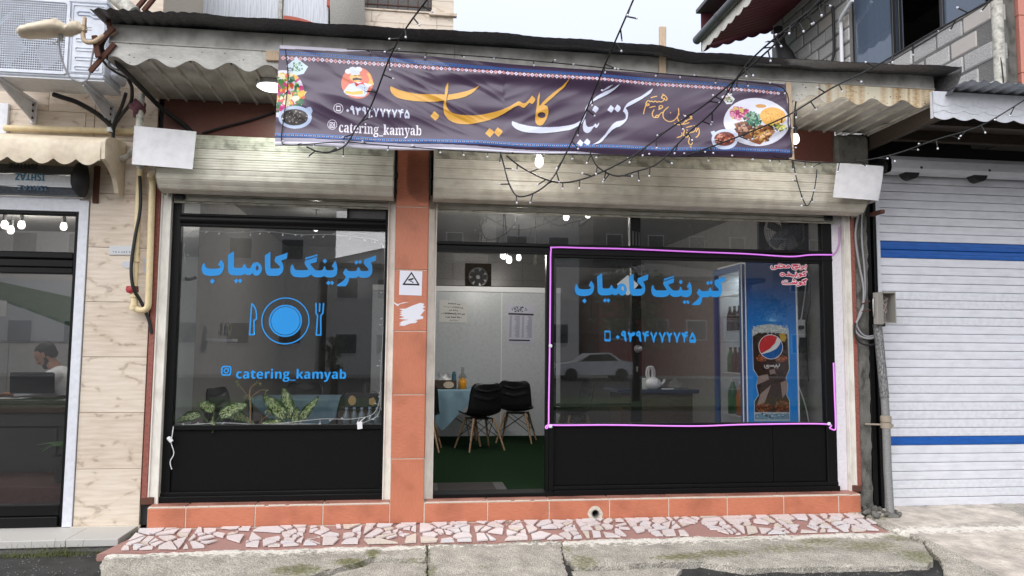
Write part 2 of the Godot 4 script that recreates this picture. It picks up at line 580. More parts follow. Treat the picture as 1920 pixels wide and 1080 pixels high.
# ---------- ground ----------
func pavement_picture() -> StandardMaterial3D:
	# worn concrete as it lies in front of the shops: cement grain, lime bloom along the paving, moss in the damp places
	var w := 2048
	var h := 512
	var im := []
	for k in [[71, 0.35, 2], [72, 0.035, 4], [73, 0.012, 4], [74, 0.09, 4]]:
		var n := FastNoiseLite.new()
		n.seed = k[0]
		n.frequency = k[1]
		n.fractal_octaves = k[2]
		im.append(n.get_image(w, h).get_data())
	var fine: PackedByteArray = im[0]
	var mid: PackedByteArray = im[1]
	var big: PackedByteArray = im[2]
	var med: PackedByteArray = im[3]
	var moss := PackedFloat32Array()
	moss.resize(w * h)
	# moss patches seen in the photograph: x, z, reach along x, reach along z, strength
	for p in [[-0.78, 1.10, 0.22, 0.12, 0.9], [-0.42, 0.97, 0.16, 0.09, 1.0], [-0.27, 0.78, 0.07, 0.10, 1.0], [0.0, 0.95, 0.12, 0.06, 0.5], [2.05, 1.06, 0.28, 0.09, 0.9], [2.4, 1.02, 0.3, 0.1, 0.8], [2.95, 0.95, 0.35, 0.13, 0.6], [3.3, 0.8, 0.22, 0.1, 0.75], [3.65, 0.95, 0.35, 0.18, 0.7], [3.9, 1.2, 0.2, 0.2, 0.8], [4.02, 0.75, 0.14, 0.14, 0.7], [4.2, 0.25, 0.12, 0.12, 0.6], [1.28, 1.1, 0.12, 0.16, 0.8], [0.15, 1.2, 0.05, 0.2, 0.7], [1.22, 0.8, 0.04, 0.14, 0.6], [0.55, 1.15, 0.15, 0.06, 0.3], [-1.9, 1.25, 0.12, 0.2, 0.5], [4.9, 1.2, 0.3, 0.15, 0.25], [2.6, 0.66, 0.3, 0.03, 0.6]]:
		var x0 := maxi(0, int((p[0] - p[2] * 1.6 + 2.6) / 8.2 * w))
		var x1 := mini(w, int((p[0] + p[2] * 1.6 + 2.6) / 8.2 * w))
		var y0 := maxi(0, int((p[1] - p[3] * 1.6 - 0.05) / 2.05 * h))
		var y1 := mini(h, int((p[1] + p[3] * 1.6 - 0.05) / 2.05 * h))
		for y in range(y0, y1):
			for x in range(x0, x1):
				var dx: float = (x * 8.2 / w - 2.6 - p[0]) / p[2]
				var dz: float = (y * 2.05 / h + 0.05 - p[1]) / p[3]
				var f: float = p[4] * (1.25 - dx * dx - dz * dz)
				if f > moss[y * w + x]:
					moss[y * w + x] = f
	var out := PackedByteArray()
	out.resize(w * h * 3)
	for y in h:
		var z := y * 2.05 / h + 0.05
		for x in w:
			var i := y * w + x
			var wx := x * 8.2 / w - 2.6
			var g := fine[i] / 255.0
			var md := mid[i] / 255.0
			var bg := big[i] / 255.0
			var me := med[i] / 255.0
			var v := 0.64 + (g - 0.5) * 0.6 + (md - 0.5) * 0.12 + (bg - 0.5) * 0.14
			var r := v * 1.02
			var gr := v * 0.985
			var b := v * 0.92
			if wx > 4.2:
				v = 0.75 + (g - 0.5) * 0.14 + (md - 0.5) * 0.12 + (bg - 0.5) * 0.24
				r = v * 1.02
				gr = v * 0.97
				b = v * 0.91
			# lime bloom in ragged patches close to the paving edge
			var lime := me * 0.7 + md * 0.5 - 0.18 - absf(z - 0.66) * 4.5
			if wx > 0.16 and wx < 1.2:
				lime -= 0.3
			if lime > 0.0:
				var k := minf(1.0, lime * 4.0) * 0.85
				r = lerpf(r, 0.92, k)
				gr = lerpf(gr, 0.90, k)
				b = lerpf(b, 0.86, k)
			var mo := moss[i] + (me - 0.55) * 1.2 + (md - 0.5) * 0.6 + (g - 0.5) * 0.5 - 0.22
			if moss[i] > 0.0 and mo > 0.0:
				var k := minf(0.8, mo * 0.8)
				r = lerpf(r, 0.31 + g * 0.13, k)
				gr = lerpf(gr, 0.31 + g * 0.13, k)
				b = lerpf(b, 0.18 + g * 0.09, k)
			out[i * 3] = clampi(int(r * 255), 0, 255)
			out[i * 3 + 1] = clampi(int(gr * 255), 0, 255)
			out[i * 3 + 2] = clampi(int(b * 255), 0, 255)
	var x := picture(Image.create_from_data(w, h, false, Image.FORMAT_RGB8, out), 0.9)
	x.heightmap_enabled = true
	var fimg := Image.create_from_data(w, h, false, Image.FORMAT_L8, med)
	x.heightmap_texture = ImageTexture.create_from_image(fimg)
	x.heightmap_scale = 0.9
	return x

func slab_height(x: float, z: float) -> float:
	if x > 4.15:
		return 0.012 - 0.065 * maxf(z, 0.0) - 0.02 * maxf(0.0, z - 1.0)
	return -0.052 - 0.055 * (z - 0.6) - 0.02 * maxf(0.0, z - 1.1)

var bumps := FastNoiseLite.new()

# one cracked slab: ragged outline, lumpy top, a skirt down into the ground
func slab(outline: Array, dy := 0.0, ragged := 0.012, drop := 0.1) -> SurfaceTool:
	var pts := PackedVector2Array()
	for i in outline.size() / 2:
		var a := Vector2(outline[i * 2], outline[i * 2 + 1])
		var j := (i + 1) % (outline.size() / 2)
		var b := Vector2(outline[j * 2], outline[j * 2 + 1])
		var n := maxi(1, int(a.distance_to(b) / 0.035))
		for k in n:
			var p := a.lerp(b, float(k) / n)
			p += Vector2(bumps.get_noise_2d(p.x * 900, p.y * 900), bumps.get_noise_2d(p.x * 900 + 300, p.y * 900)) * ragged * 2.0
			pts.append(p)
	var all := pts.duplicate()
	var lo := pts[0]
	var hi := pts[0]
	for p in pts:
		lo = lo.min(p)
		hi = hi.max(p)
	var y := lo.y
	while y < hi.y:
		var x := lo.x
		while x < hi.x:
			var q := Vector2(x + rng.randf() * 0.03, y + rng.randf() * 0.03)
			if Geometry2D.is_point_in_polygon(q, pts):
				all.append(q)
			x += 0.075
		y += 0.06
	var tri := Geometry2D.triangulate_delaunay(all)
	var s := st()
	s.set_smooth_group(0)
	for i in tri.size() / 3:
		var c := (all[tri[i * 3]] + all[tri[i * 3 + 1]] + all[tri[i * 3 + 2]]) / 3.0
		if not Geometry2D.is_point_in_polygon(c, pts):
			continue
		var q := []
		for k in 3:
			var p := all[tri[i * 3 + k]]
			var edge := tri[i * 3 + k] < pts.size()
			q.append(Vector3(p.x, dy + slab_height(p.x, p.y) + bumps.get_noise_2d(p.x * 160, p.y * 160) * 0.012 - (0.006 if edge else 0.0), p.y))
		if (q[1] - q[0]).cross(q[2] - q[0]).y > 0.0:
			q.reverse()
		for p in q:
			s.set_uv(Vector2((p.x + 2.6) / 8.2, (p.z - 0.05) / 2.05))
			s.add_vertex(p)
	s.set_smooth_group(1)
	for i in pts.size():
		var a := pts[i]
		var b := pts[(i + 1) % pts.size()]
		var ya := dy + slab_height(a.x, a.y) + bumps.get_noise_2d(a.x * 160, a.y * 160) * 0.012 - 0.006
		var yb := dy + slab_height(b.x, b.y) + bumps.get_noise_2d(b.x * 160, b.y * 160) * 0.012 - 0.006
		for p in [Vector3(a.x, ya, a.y), Vector3(b.x, yb, b.y), Vector3(b.x, yb - drop, b.y), Vector3(a.x, ya, a.y), Vector3(b.x, yb - drop, b.y), Vector3(a.x, ya - drop, a.y)]:
			s.set_uv(Vector2((p.x + 2.6) / 8.2, (p.z - p.y - 0.12) / 2.05))
			s.add_vertex(p)
	return s

func ground() -> void:
	bumps.seed = 5
	bumps.frequency = 0.02
	bumps.fractal_octaves = 4
	var far := st()
	b2(far, Vector3(-300, -0.6, -300), Vector3(300, -0.5, 300))
	struct("ground", far, m.lawn)
	var rd := st()
	sheet(rd, 150, 44, func(u, v):
		var x: float = lerpf(-6.0, 8.0, u)
		var z: float = lerpf(-0.3, 3.6, v)
		return Vector3(x, -0.125 - 0.012 * z + bumps.get_noise_2d(x * 110, z * 110) * 0.022 + bumps.get_noise_2d(x * 700, z * 700) * 0.008 + (0.03 if x < -2.1 else 0.0), z))
	struct("road", rd, m.asphalt)
	var rd2 := st()
	b2(rd2, Vector3(-60, -0.3, 3.5), Vector3(60, -0.165, 13.0))
	b2(rd2, Vector3(-60, -0.3, -0.4), Vector3(-5.95, -0.15, 3.52))
	b2(rd2, Vector3(7.95, -0.3, -0.4), Vector3(60, -0.15, 3.52))
	struct("road", rd2, m.asphalt)
	var pm := pavement_picture()
	var pv := Node3D.new()
	pv.name = "pavement"
	pv.set_meta("kind", "structure")
	add_child(pv)
	for o in [[-2.22, 0.64, -1.0, 0.615, 0.13, 0.60, 0.125, 0.93, -0.05, 0.90, -0.27, 0.86, -0.42, 1.02, -0.62, 1.14, -0.82, 1.3, -0.95, 1.75, -2.0, 1.75, -2.06, 1.12, -2.18, 0.85],
			[0.125, 0.985, -0.05, 0.955, -0.26, 0.925, -0.40, 1.075, -0.59, 1.20, -0.77, 1.35, -0.90, 1.78, 0.12, 1.78],
			[0.148, 0.59, 1.215, 0.585, 1.135, 1.0, 1.085, 1.75, 0.145, 1.75],
			[1.238, 0.585, 2.6, 0.58, 4.08, 0.56, 4.15, 0.9, 3.98, 1.26, 3.82, 1.40, 3.2, 1.36, 2.45, 1.32, 2.15, 1.16, 1.8, 1.17, 1.5, 1.19, 1.2, 1.18, 1.16, 0.9],
			[1.17, 1.23, 1.5, 1.24, 1.8, 1.21, 1.98, 1.26, 1.9, 1.36, 1.72, 1.5, 1.6, 1.75, 1.1, 1.75],
			[4.14, 0.16, 4.36, 0.02, 4.5, -0.12, 7.8, -0.12, 7.8, 2.05, 4.2, 2.05, 3.84, 1.56, 4.0, 1.33, 4.17, 0.9, 4.1, 0.5]]:
		obj("concrete_slab", slab(o, -0.018 if o[0] == 0.125 or o[0] == 1.17 else 0.0), pm, pv)
	# crumbled gravel in the gutter
	var st1 := st()
	lathe(st1, [Vector2(0, -0.5), Vector2(0.45, -0.25), Vector2(0.5, 0.15), Vector2(0.3, 0.45), Vector2(0, 0.5)], 6, Transform3D(), true)
	var mm := MultiMesh.new()
	mm.transform_format = MultiMesh.TRANSFORM_3D
	mm.mesh = mesh(st1)
	mm.instance_count = 900
	for i in 900:
		var x := rng.randf_range(2.0, 3.9)
		var z := rng.randf_range(1.3, 1.75)
		if i % 3 == 0:
			x = rng.randf_range(-3.3, -2.1)
			z = rng.randf_range(0.5, 1.3)
		if i % 7 == 0:
			x = rng.randf_range(4.0, 4.25)
			z = rng.randf_range(0.0, 0.2)
		var k := rng.randf_range(0.003, 0.010)
		var yy := -0.125 - 0.012 * z + 0.004
		if x > 4.0 and z < 0.3:
			yy = 0.012
		elif x < 0:
			yy = -0.1
		mm.set_instance_transform(i, Transform3D(Basis.from_euler(Vector3(rng.randf() * 6, rng.randf() * 6, rng.randf() * 6)).scaled(Vector3(k, k * 0.7, k * 1.2)), Vector3(x, yy, z)))
	var gv := MultiMeshInstance3D.new()
	gv.name = "gravel"
	gv.multimesh = mm
	gv.material_override = grainy(lin(0.10, 0.095, 0.09), lin(0.34, 0.33, 0.31), Vector3(9, 9, 9), 0.9, 60)
	gv.set_meta("kind", "stuff")
	gv.set_meta("label", "loose gravel and crumbled stone lying in the gutter")
	gv.set_meta("category", "gravel")
	add_child(gv)

# ---------- crazy paving in front of the step ----------
func terrazzo() -> void:
	var pv := Node3D.new()
	pv.name = "paving"
	pv.set_meta("kind", "structure")
	add_child(pv)
	var bed := st()
	run_x(bed, [Vector2(0.13, -0.004), Vector2(0.615, -0.054), Vector2(0.615, -0.16)], -2.1, 4.06, Vector3(0, 1, 0.3))
	face(bed, [Vector3(-2.1, -0.004, 0.13), Vector3(-2.1, -0.054, 0.615), Vector3(-2.28, -0.054, 0.66), Vector3(-2.12, -0.02, 0.2)], Vector3.UP)
	face(bed, [Vector3(-2.28, -0.054, 0.66), Vector3(-2.1, -0.054, 0.615), Vector3(-2.1, -0.2, 0.615), Vector3(-2.28, -0.2, 0.66)], Vector3(0, 0, 1))
	obj("bed", bed, grainy(lin(0.31, 0.155, 0.13), lin(0.43, 0.24, 0.205), Vector3(4, 4, 4), 0.8, 61), pv)
	var ms := [grainy(lin(0.64, 0.56, 0.55), lin(0.76, 0.69, 0.68), Vector3(3, 3, 3), 0.45, 62), grainy(lin(0.60, 0.51, 0.48), lin(0.78, 0.70, 0.67), Vector3(3, 3, 3), 0.45, 63), grainy(lin(0.58, 0.50, 0.42), lin(0.74, 0.66, 0.57), Vector3(3, 3, 3), 0.5, 64), grainy(lin(0.62, 0.59, 0.60), lin(0.74, 0.71, 0.715), Vector3(3, 3, 3), 0.4, 65)]
	var slope := Basis(Vector3.RIGHT, atan2(0.05, 0.485))
	var n := 14
	var wdt := 6.24 / n
	for i in n:
		var x0 := -2.16 + i * wdt
		var lean := 0.05 if i < 3 else 0.0
		var seeds := []
		for k in 20:
			seeds.append(Vector2(rng.randf_range(0.0, wdt), rng.randf_range(0.0, 0.475)))
		for a in seeds:
			var cell := PackedVector2Array([Vector2(0.006, 0.005), Vector2(wdt - 0.006, 0.005), Vector2(wdt - 0.006 , 0.478), Vector2(0.006, 0.478)])
			for b in seeds:
				if b == a or cell.size() < 3:
					continue
				var md: Vector2 = (a + b) * 0.5
				var d: Vector2 = (b - a).normalized()
				var e := d.orthogonal()
				var got := Geometry2D.intersect_polygons(cell, PackedVector2Array([md - e * 2, md + e * 2, md + e * 2 - d * 3, md - e * 2 - d * 3]))
				cell = got[0] if got.size() else PackedVector2Array()
			if cell.size() < 3:
				continue
			if rng.randf() < 0.10:
				continue
			for k in cell.size():
				cell[k] += (a - cell[k]) * rng.randf_range(0.0, 0.30)
			var off := Geometry2D.offset_polygon(cell, -rng.randf_range(0.003, 0.009))
			if off.is_empty() or off[0].size() < 3:
				continue
			var g: PackedVector2Array = off[0]
			var area := 0.0
			for k in g.size():
				area += g[k].cross(g[(k + 1) % g.size()])
			if absf(area) < 0.0007:
				continue
			var c := Vector2()
			for p in g:
				c += p / g.size()
			var loc := PackedVector2Array()
			for p in g:
				var q := p
				q.x += lean * (0.24 - p.y) * -1.0 * (1.0 - i / 3.0) if i < 3 else 0.0
				loc.append((q - c) * Vector2(1, 1) + Vector2(rng.randf_range(-0.003, 0.003), rng.randf_range(-0.003, 0.003)))
			var s := st()
			prism(s, loc, 0.0, -0.012, Transform3D(Basis(Vector3.RIGHT, PI / 2), Vector3()))
			var r := rng.randf()
			var pick := 0 if r < 0.45 else (1 if r < 0.72 else (2 if r < 0.82 else 3))
			piece("stone_piece", s, ms[pick], pv, Vector3(x0 + c.x, -0.004 - 0.103 * c.y + 0.006 + rng.randf() * 0.002, 0.135 + c.y), Basis(Vector3.RIGHT, atan2(0.05, 0.485) + rng.randf_range(-0.006, 0.006)) * Basis(Vector3.BACK, rng.randf_range(-0.006, 0.006)))

var shop_root: Node3D
var win_left: Node3D
var win_right: Node3D

func shop() -> void:
	var t := thing("catering_shop", "tiled catering shop with two black framed windows under raised ivory shutters", "shop", Vector3(1.0, 0, 0))
	shop_root = t
	# --- tiled step: risers, top tiles
	var back := st()
	b2(back, Vector3(-2.108, -0.1, -0.15), Vector3(1.555, 0.170, 0.137))
	b2(back, Vector3(1.66, -0.1, -0.15), Vector3(4.104, 0.170, 0.137))
	b2(back, Vector3(1.555, 0.10, -0.15), Vector3(1.66, 0.170, 0.137))
	b2(back, Vector3(1.555, -0.1, -0.15), Vector3(1.66, 0.008, 0.137))
	obj("step_wall", back, m.grout, t)
	var xs := [-2.111, -1.812, -1.265, -0.719, -0.168]
	var xr := [0.122, 0.661, 1.198, 1.736, 2.275, 2.819, 3.355, 3.887, 4.107]
	for row in [xs, xr]:
		for i in row.size() - 1:
			var a: float = row[i] + 0.004
			var b: float = row[i + 1] - 0.004
			if absf(a - 1.202) < 0.01:   # the tile with the drain hole, in four cuts round it
				for cut in [[a, 1.553], [1.661, b]]:
					var s0 := st()
					b2(s0, Vector3(cut[0], 0.004, 0.118), Vector3(cut[1], 0.163, 0.140), 0.003)
					obj("tile", s0, m.orange, t)
				for cut in [[0.094, 0.163]]:
					var s0 := st()
					b2(s0, Vector3(1.5535, cut[0], 0.118), Vector3(1.6605, cut[1], 0.140), 0.003)
					obj("tile", s0, m.orange, t)
			else:
				var s0 := st()
				b2(s0, Vector3(a, 0.004, 0.118), Vector3(b, 0.163, 0.140 + rng.randf() * 0.002), 0.003)
				obj("tile", s0, m.orange, t)
			var s1 := st()
			b2(s1, Vector3(a + 0.002, 0.160, -0.12), Vector3(b - 0.002, 0.180 + rng.randf() * 0.0015, 0.131), 0.004)
			obj("tile", s1, m.orange_top, t)
	# pale chipped cement nosing along the edge of the step
	for seg in [[-2.105, -0.17], [0.125, 4.105]]:
		var s := st()
		var x: float = seg[0]
		while x < seg[1]:
			var e := minf(seg[1], x + rng.randf_range(0.05, 0.16))
			box(s, Vector3((x + e) * 0.5, 0.171, 0.1355), Vector3(e - x, rng.randf_range(0.010, 0.016), rng.randf_range(0.008, 0.013)), 0.003)
			x = e + (0.03 if rng.randf() < 0.12 else 0.0)
		obj("nosing", s, m.grout, t)
	# drain stub in its rough square hole
	var dr := st()
	var hole := PackedVector2Array()
	for i in 12:
		hole.append(Vector2(1.607, 0.051) + Vector2.from_angle(TAU * i / 12) * rng.randf_range(0.058, 0.072))
	for h in holed(hole, ring(1.607, 0.053, 0.034, 0.034, 18)):
		prism(dr, h, 0.10, 0.143)
	obj("drain_collar", dr, m.grout, t)
	var dp := st()
	lathe(dp, [Vector2(0.028, 0.0), Vector2(0.034, 0.0), Vector2(0.034, -0.26), Vector2(0.0, -0.26), Vector2(0.0, -0.255), Vector2(0.028, -0.255), Vector2(0.028, 0.0)], 20, Transform3D(Basis(Vector3.RIGHT, PI / 2), Vector3(1.607, 0.053, 0.150)), true)
	obj("drain_pipe", dp, m.mortar, t)
	# --- pillar between the windows
	var pb := st()
	b2(pb, Vector3(-0.160, -0.02, -0.3), Vector3(0.110, 3.56, 0.137))
	obj("pillar", pb, m.grout, t)
	var ys := [0.0, 0.542, 1.083, 1.625, 2.157, 2.71, 3.255]
	for i in ys.size() - 1:
		var s := st()
		b2(s, Vector3(-0.165, ys[i] + 0.004, 0.118), Vector3(0.114, ys[i + 1] - 0.004, 0.142 + rng.randf() * 0.002), 0.003)
		obj("pillar_tile", s, m.orange_b if i % 2 == 0 else m.orange, t)
		for sd in [-0.166, 0.1145]:
			var s2 := st()
			b2(s2, Vector3(sd - 0.003, ys[i] + 0.003, -0.02), Vector3(sd + 0.004, ys[i + 1] - 0.003, 0.1165))
			obj("pillar_tile", s2, m.grout if i == 0 else m.orange_b, t)
	# --- shutter guide rails, the red edging, rough end wall
	for g in [[-2.150, -2.066], [-0.238, -0.169], [0.119, 0.194], [4.082, 4.146]]:
		var s := st()
		b2(s, Vector3(g[0], 0.178, -0.06), Vector3(g[0] + 0.012, 2.95, 0.03), 0.002)
		b2(s, Vector3(g[1] - 0.012, 0.178, -0.06), Vector3(g[1], 2.95, 0.03), 0.002)
		b2(s, Vector3(g[0] + 0.011, 0.178, -0.06), Vector3(g[1] - 0.011, 2.95, 0.018))
		obj("guide_rail", s, m.ivory, t)
	var rs := st()
	b2(rs, Vector3(-2.196, 0.19, -0.1), Vector3(-2.152, 3.3, 0.034), 0.004)
	obj("red_edging", rs, m.red_strip, t)
	rs = st()
	b2(rs, Vector3(4.148, 0.20, -0.1), Vector3(4.186, 3.3, 0.034), 0.004)
	obj("red_edging", rs, m.red_strip, t)
	var rust := st()
	b2(rust, Vector3(-2.20, 0.176, -0.05), Vector3(-2.10, 0.235, 0.036), 0.004)
	obj("rail_foot", rust, m.rust, t)
	rust = st()
	b2(rust, Vector3(4.09, 0.176, -0.05), Vector3(4.185, 0.235, 0.036), 0.004)
	obj("rail_foot", rust, m.rust, t)
	var ew := st()
	sheet(ew, 5, 60, func(u, v): return Vector3(lerpf(4.187, 4.305 + 0.03 * v, u), lerpf(-0.02, 3.3, v), 0.01 + bumps.get_noise_2d(u * 300, v * 3000) * 0.03))
	obj("end_wall", ew, m.rough_wall, t)
	var ew2 := st()
	b2(ew2, Vector3(4.187, -0.1, -6.0), Vector3(4.33, 3.6, -0.02))
	obj("side_wall", ew2, m.rough_wall, t)
	var lw := st()
	b2(lw, Vector3(-2.33, 0, -6.0), Vector3(-2.155, 3.62, -0.03))
	obj("side_wall", lw, m.dark, t)
	# rough cement nub under the soffit at the right end
	var nub := st()
	b2(nub, Vector3(3.98, 3.12, -0.05), Vector3(4.33, 3.56, 0.10), 0.03)
	obj("cement_patch", nub, m.rough_wall, t)
	# --- maroon band over the shutter boxes, floor, ceiling, back wall
	var mb := st()
	b2(mb, Vector3(-2.155, 2.98, -0.12), Vector3(4.0, 3.60, 0.045))
	obj("upper_wall", mb, m.maroon, t)
	var fl := st()
	b2(fl, Vector3(-2.2, -0.1, -6.0), Vector3(4.2, 0.186, -0.125))
	obj("floor", fl, m.wall_tile, t)
	var ce := st()
	b2(ce, Vector3(-2.2, 3.15, -6.0), Vector3(4.2, 3.25, -0.1))
	obj("ceiling", ce, m.wall_tile, t)
	var bw := st()
	b2(bw, Vector3(-2.2, 0.1, -6.15), Vector3(4.2, 3.3, -6.0))
	obj("back_wall", bw, m.wall_tile, t)
	var kt := grainy(lin(0.20, 0.195, 0.19), lin(0.28, 0.275, 0.27), Vector3(2, 2, 2), 0.2, 66)
	var wt := st()
	b2(wt, Vector3(0, 0, 0), Vector3(0.594, 0.294, 0.012), 0.002)
	var wtm := mesh(wt)
	for j in 5:
		for i in 8:
			piece("wall_tile", wtm, kt, t, Vector3(-0.55 + i * 0.6, 1.75 + j * 0.3, -5.998))
	for j in 10:
		piece("wall_tile", wtm, m.wall_tile, t, Vector3(-2.152, 0.2 + j * 0.3, -0.1), Basis(Vector3.UP, PI / 2))
	var pier := st()
	b2(pier, Vector3(-2.2, 0.18, -0.62), Vector3(-2.008, 3.15, -0.10))
	obj("white_pier", pier, m.partition, t)
	var wr := st()
	b2(wr, Vector3(-2.2, 0.18, -6.0), Vector3(-2.12, 3.15, -0.62))
	b2(wr, Vector3(4.02, 0.18, -6.0), Vector3(4.2, 3.15, -0.13))
	obj("inner_wall", wr, m.plaster, t)
	# --- white plaster reveal at the right of the window
	var lr := st()
	b2(lr, Vector3(3.985, 0.18, -0.13), Vector3(4.081, 2.9, -0.02), 0.004)
	obj("plaster_reveal", lr, m.lilac, t)
	# --- left window
	var z0 := -0.10
	var z1 := -0.02
	var fr := st()
	b2(fr, Vector3(-2.066, 0.20, z0), Vector3(-1.995, 2.95, z1 - 0.005), 0.004)
	b2(fr, Vector3(-0.262, 0.20, z0), Vector3(-0.239, 2.95, z1 - 0.005), 0.004)
	b2(fr, Vector3(-1.996, 0.775, z0), Vector3(-0.261, 0.815, z1), 0.004)
	b2(fr, Vector3(-2.066, 0.180, z0 - 0.03), Vector3(-0.239, 0.232, z1 + 0.035), 0.006)
	b2(fr, Vector3(-2.066, 0.228, z0), Vector3(-0.239, 0.262, z1 + 0.008), 0.006)
	b2(fr, Vector3(-1.996, 2.517, z0), Vector3(-0.261, 2.540, z1), 0.004)
	b2(fr, Vector3(-0.60, 2.62, z0 + 0.02), Vector3(-0.585, 2.95, z1 - 0.01))
	b2(fr, Vector3(-1.996, 2.86, z0), Vector3(-0.261, 2.95, z1))
	var w1 := obj("window_frame", fr, m.black, t)
	win_left = w1
	var bm := st()
	tube(bm, [Vector3(-2.0, 2.572, -0.03), Vector3(-0.258, 2.572, -0.03)], 0.042, 14, 0.7)
	b2(bm, Vector3(-1.996, 2.602, -0.05), Vector3(-0.261, 2.622, -0.012), 0.004)
	obj("window_beam", bm, m.black, w1)
	var pn := st()
	b2(pn, Vector3(-2.0, 0.81, -0.058), Vector3(-0.255, 2.53, -0.052))
	obj("pane", pn, m.glass, w1)
	pn = st()
	b2(pn, Vector3(-2.0, 0.81, -0.078), Vector3(-0.255, 2.53, -0.072))  # second sheet added to strengthen the mirroring of the street
	obj("pane", pn, m.glass, w1)
	var pn2 := st()
	b2(pn2, Vector3(-2.0, 2.60, -0.068), Vector3(-0.60, 2.9, -0.062))
	obj("pane", pn2, m.glass, w1)
	var fl2 := st()
	b2(fl2, Vector3(-0.586, 2.60, -0.068), Vector3(-0.258, 2.9, -0.060))
	obj("frosted_panel", fl2, grainy(lin(0.06, 0.058, 0.055), lin(0.16, 0.155, 0.15), Vector3(6, 6, 6), 0.5, 67), w1)
	var lp := st()
	b2(lp, Vector3(-1.997, 0.26, -0.09), Vector3(-0.26, 0.776, -0.045), 0.004)
	obj("lower_panel", lp, m.black_panel, w1)
	# --- door bay and right window
	var f2 := st()
	b2(f2, Vector3(0.195, 2.345, z0), Vector3(3.985, 2.372, z1 + 0.004), 0.004)
	b2(f2, Vector3(0.195, 2.372, z0), Vector3(3.985, 2.412, z1 - 0.02), 0.002)
	b2(f2, Vector3(0.195, 2.412, z0), Vector3(3.985, 2.440, z1 + 0.004), 0.004)
	b2(f2, Vector3(1.983, 2.44, z0), Vector3(2.083, 2.95, z1), 0.004)
	b2(f2, Vector3(0.195, 2.86, z0), Vector3(3.985, 2.95, z1))
	b2(f2, Vector3(1.195, 0.21, z0), Vector3(1.225, 2.346, z1 - 0.004), 0.004)
	b2(f2, Vector3(1.227, 0.21, z0), Vector3(1.267, 2.346, z1 + 0.004), 0.004)
	b2(f2, Vector3(3.885, 0.21, z0), Vector3(3.985, 2.95, z1 - 0.004), 0.004)
	b2(f2, Vector3(0.195, 0.180, z0 - 0.08), Vector3(1.267, 0.214, z1 + 0.035), 0.006)
	b2(f2, Vector3(1.267, 0.180, z0 - 0.03), Vector3(3.985, 0.228, z1 + 0.035), 0.006)
	b2(f2, Vector3(1.267, 0.226, z0), Vector3(3.985, 0.262, z1 + 0.008), 0.006)
	b2(f2, Vector3(1.267, 0.785, z0), Vector3(3.886, 0.812, z1), 0.004)
	b2(f2, Vector3(1.267, 2.322, z0), Vector3(3.886, 2.346, z1 - 0.01), 0.004)
	var w2 := obj("window_frame", f2, m.black, t)
	win_right = w2
	var sl := st()
	b2(sl, Vector3(2.0, 2.445, -0.035), Vector3(2.015, 2.58, -0.012))
	b2(sl, Vector3(2.032, 2.445, -0.035), Vector3(2.042, 2.575, -0.012))
	b2(sl, Vector3(2.06, 2.445, -0.035), Vector3(2.07, 2.57, -0.012))
	obj("mullion_beads", sl, m.sill_metal, w2)
	for p in [[0.2, 2.44, 1.984, 2.9], [2.082, 2.44, 3.886, 2.9], [1.266, 0.81, 3.887, 2.325]]:
		var s := st()
		b2(s, Vector3(p[0], p[1], -0.058), Vector3(p[2], p[3], -0.052))
		b2(s, Vector3(p[0], p[1], -0.078), Vector3(p[2], p[3], -0.072))  # inner sheet added for a stronger reflection
		obj("pane", s, m.glass, w2)
	for p in [[1.268, 3.357], [3.362, 3.884]]:
		var s := st()
		b2(s, Vector3(p[0], 0.262, -0.09), Vector3(p[1], 0.786, -0.045), 0.004)
		obj("lower_panel", s, m.black_panel, w2)
	# glass door leaf folded back behind the window
	var dl := st()
	b2(dl, Vector3(2.03, 0.23, -0.20), Vector3(2.125, 2.33, -0.14), 0.004)
	b2(dl, Vector3(1.27, 0.23, -0.20), Vector3(1.31, 2.33, -0.14), 0.004)
	b2(dl, Vector3(1.31, 2.25, -0.20), Vector3(2.03, 2.33, -0.14), 0.004)
	b2(dl, Vector3(1.31, 0.96, -0.19), Vector3(2.03, 0.985, -0.15), 0.003)
	b2(dl, Vector3(1.31, 0.23, -0.20), Vector3(2.03, 0.5, -0.14), 0.004)
	var door := obj("door", dl, m.black, t)
	var dg := st()
	b2(dg, Vector3(1.31, 0.5, -0.172), Vector3(2.03, 2.25, -0.166))
	obj("pane", dg, m.glass, door)
	var kn := st()
	lathe(kn, [Vector2(0, 0.06), Vector2(0.018, 0.058), Vector2(0.03, 0.045), Vector2(0.033, 0.03), Vector2(0.026, 0.014), Vector2(0.016, 0.008), Vector2(0.016, 0.0), Vector2(0.036, 0.0), Vector2(0.036, -0.012)], 20, Transform3D(Basis(Vector3.RIGHT, PI / 2), Vector3(2.085, 1.49, -0.138)), true)
	obj("knob", kn, m.steel, door)
	var ks := st()
	prism(ks, PackedVector2Array([Vector2(2.07, 1.28), Vector2(2.085, 1.28), Vector2(2.083, 1.30), Vector2(2.088, 1.318), Vector2(2.078, 1.328), Vector2(2.067, 1.318), Vector2(2.072, 1.30)]), -0.1395, -0.136)
	obj("keyhole_plate", ks, m.steel, door)
	# inner carpet
	var cp := st()
	b2(cp, Vector3(-2.1, 0.187, -5.99), Vector3(4.01, 0.200, -0.19))
	obj("carpet", cp, m.carpet, t)
	# drop ceiling beam and dark header seen through the door
	var hd := st()
	b2(hd, Vector3(-0.3, 2.33, -5.0), Vector3(2.15, 2.45, -4.88))
	obj("header", hd, m.dark, t)

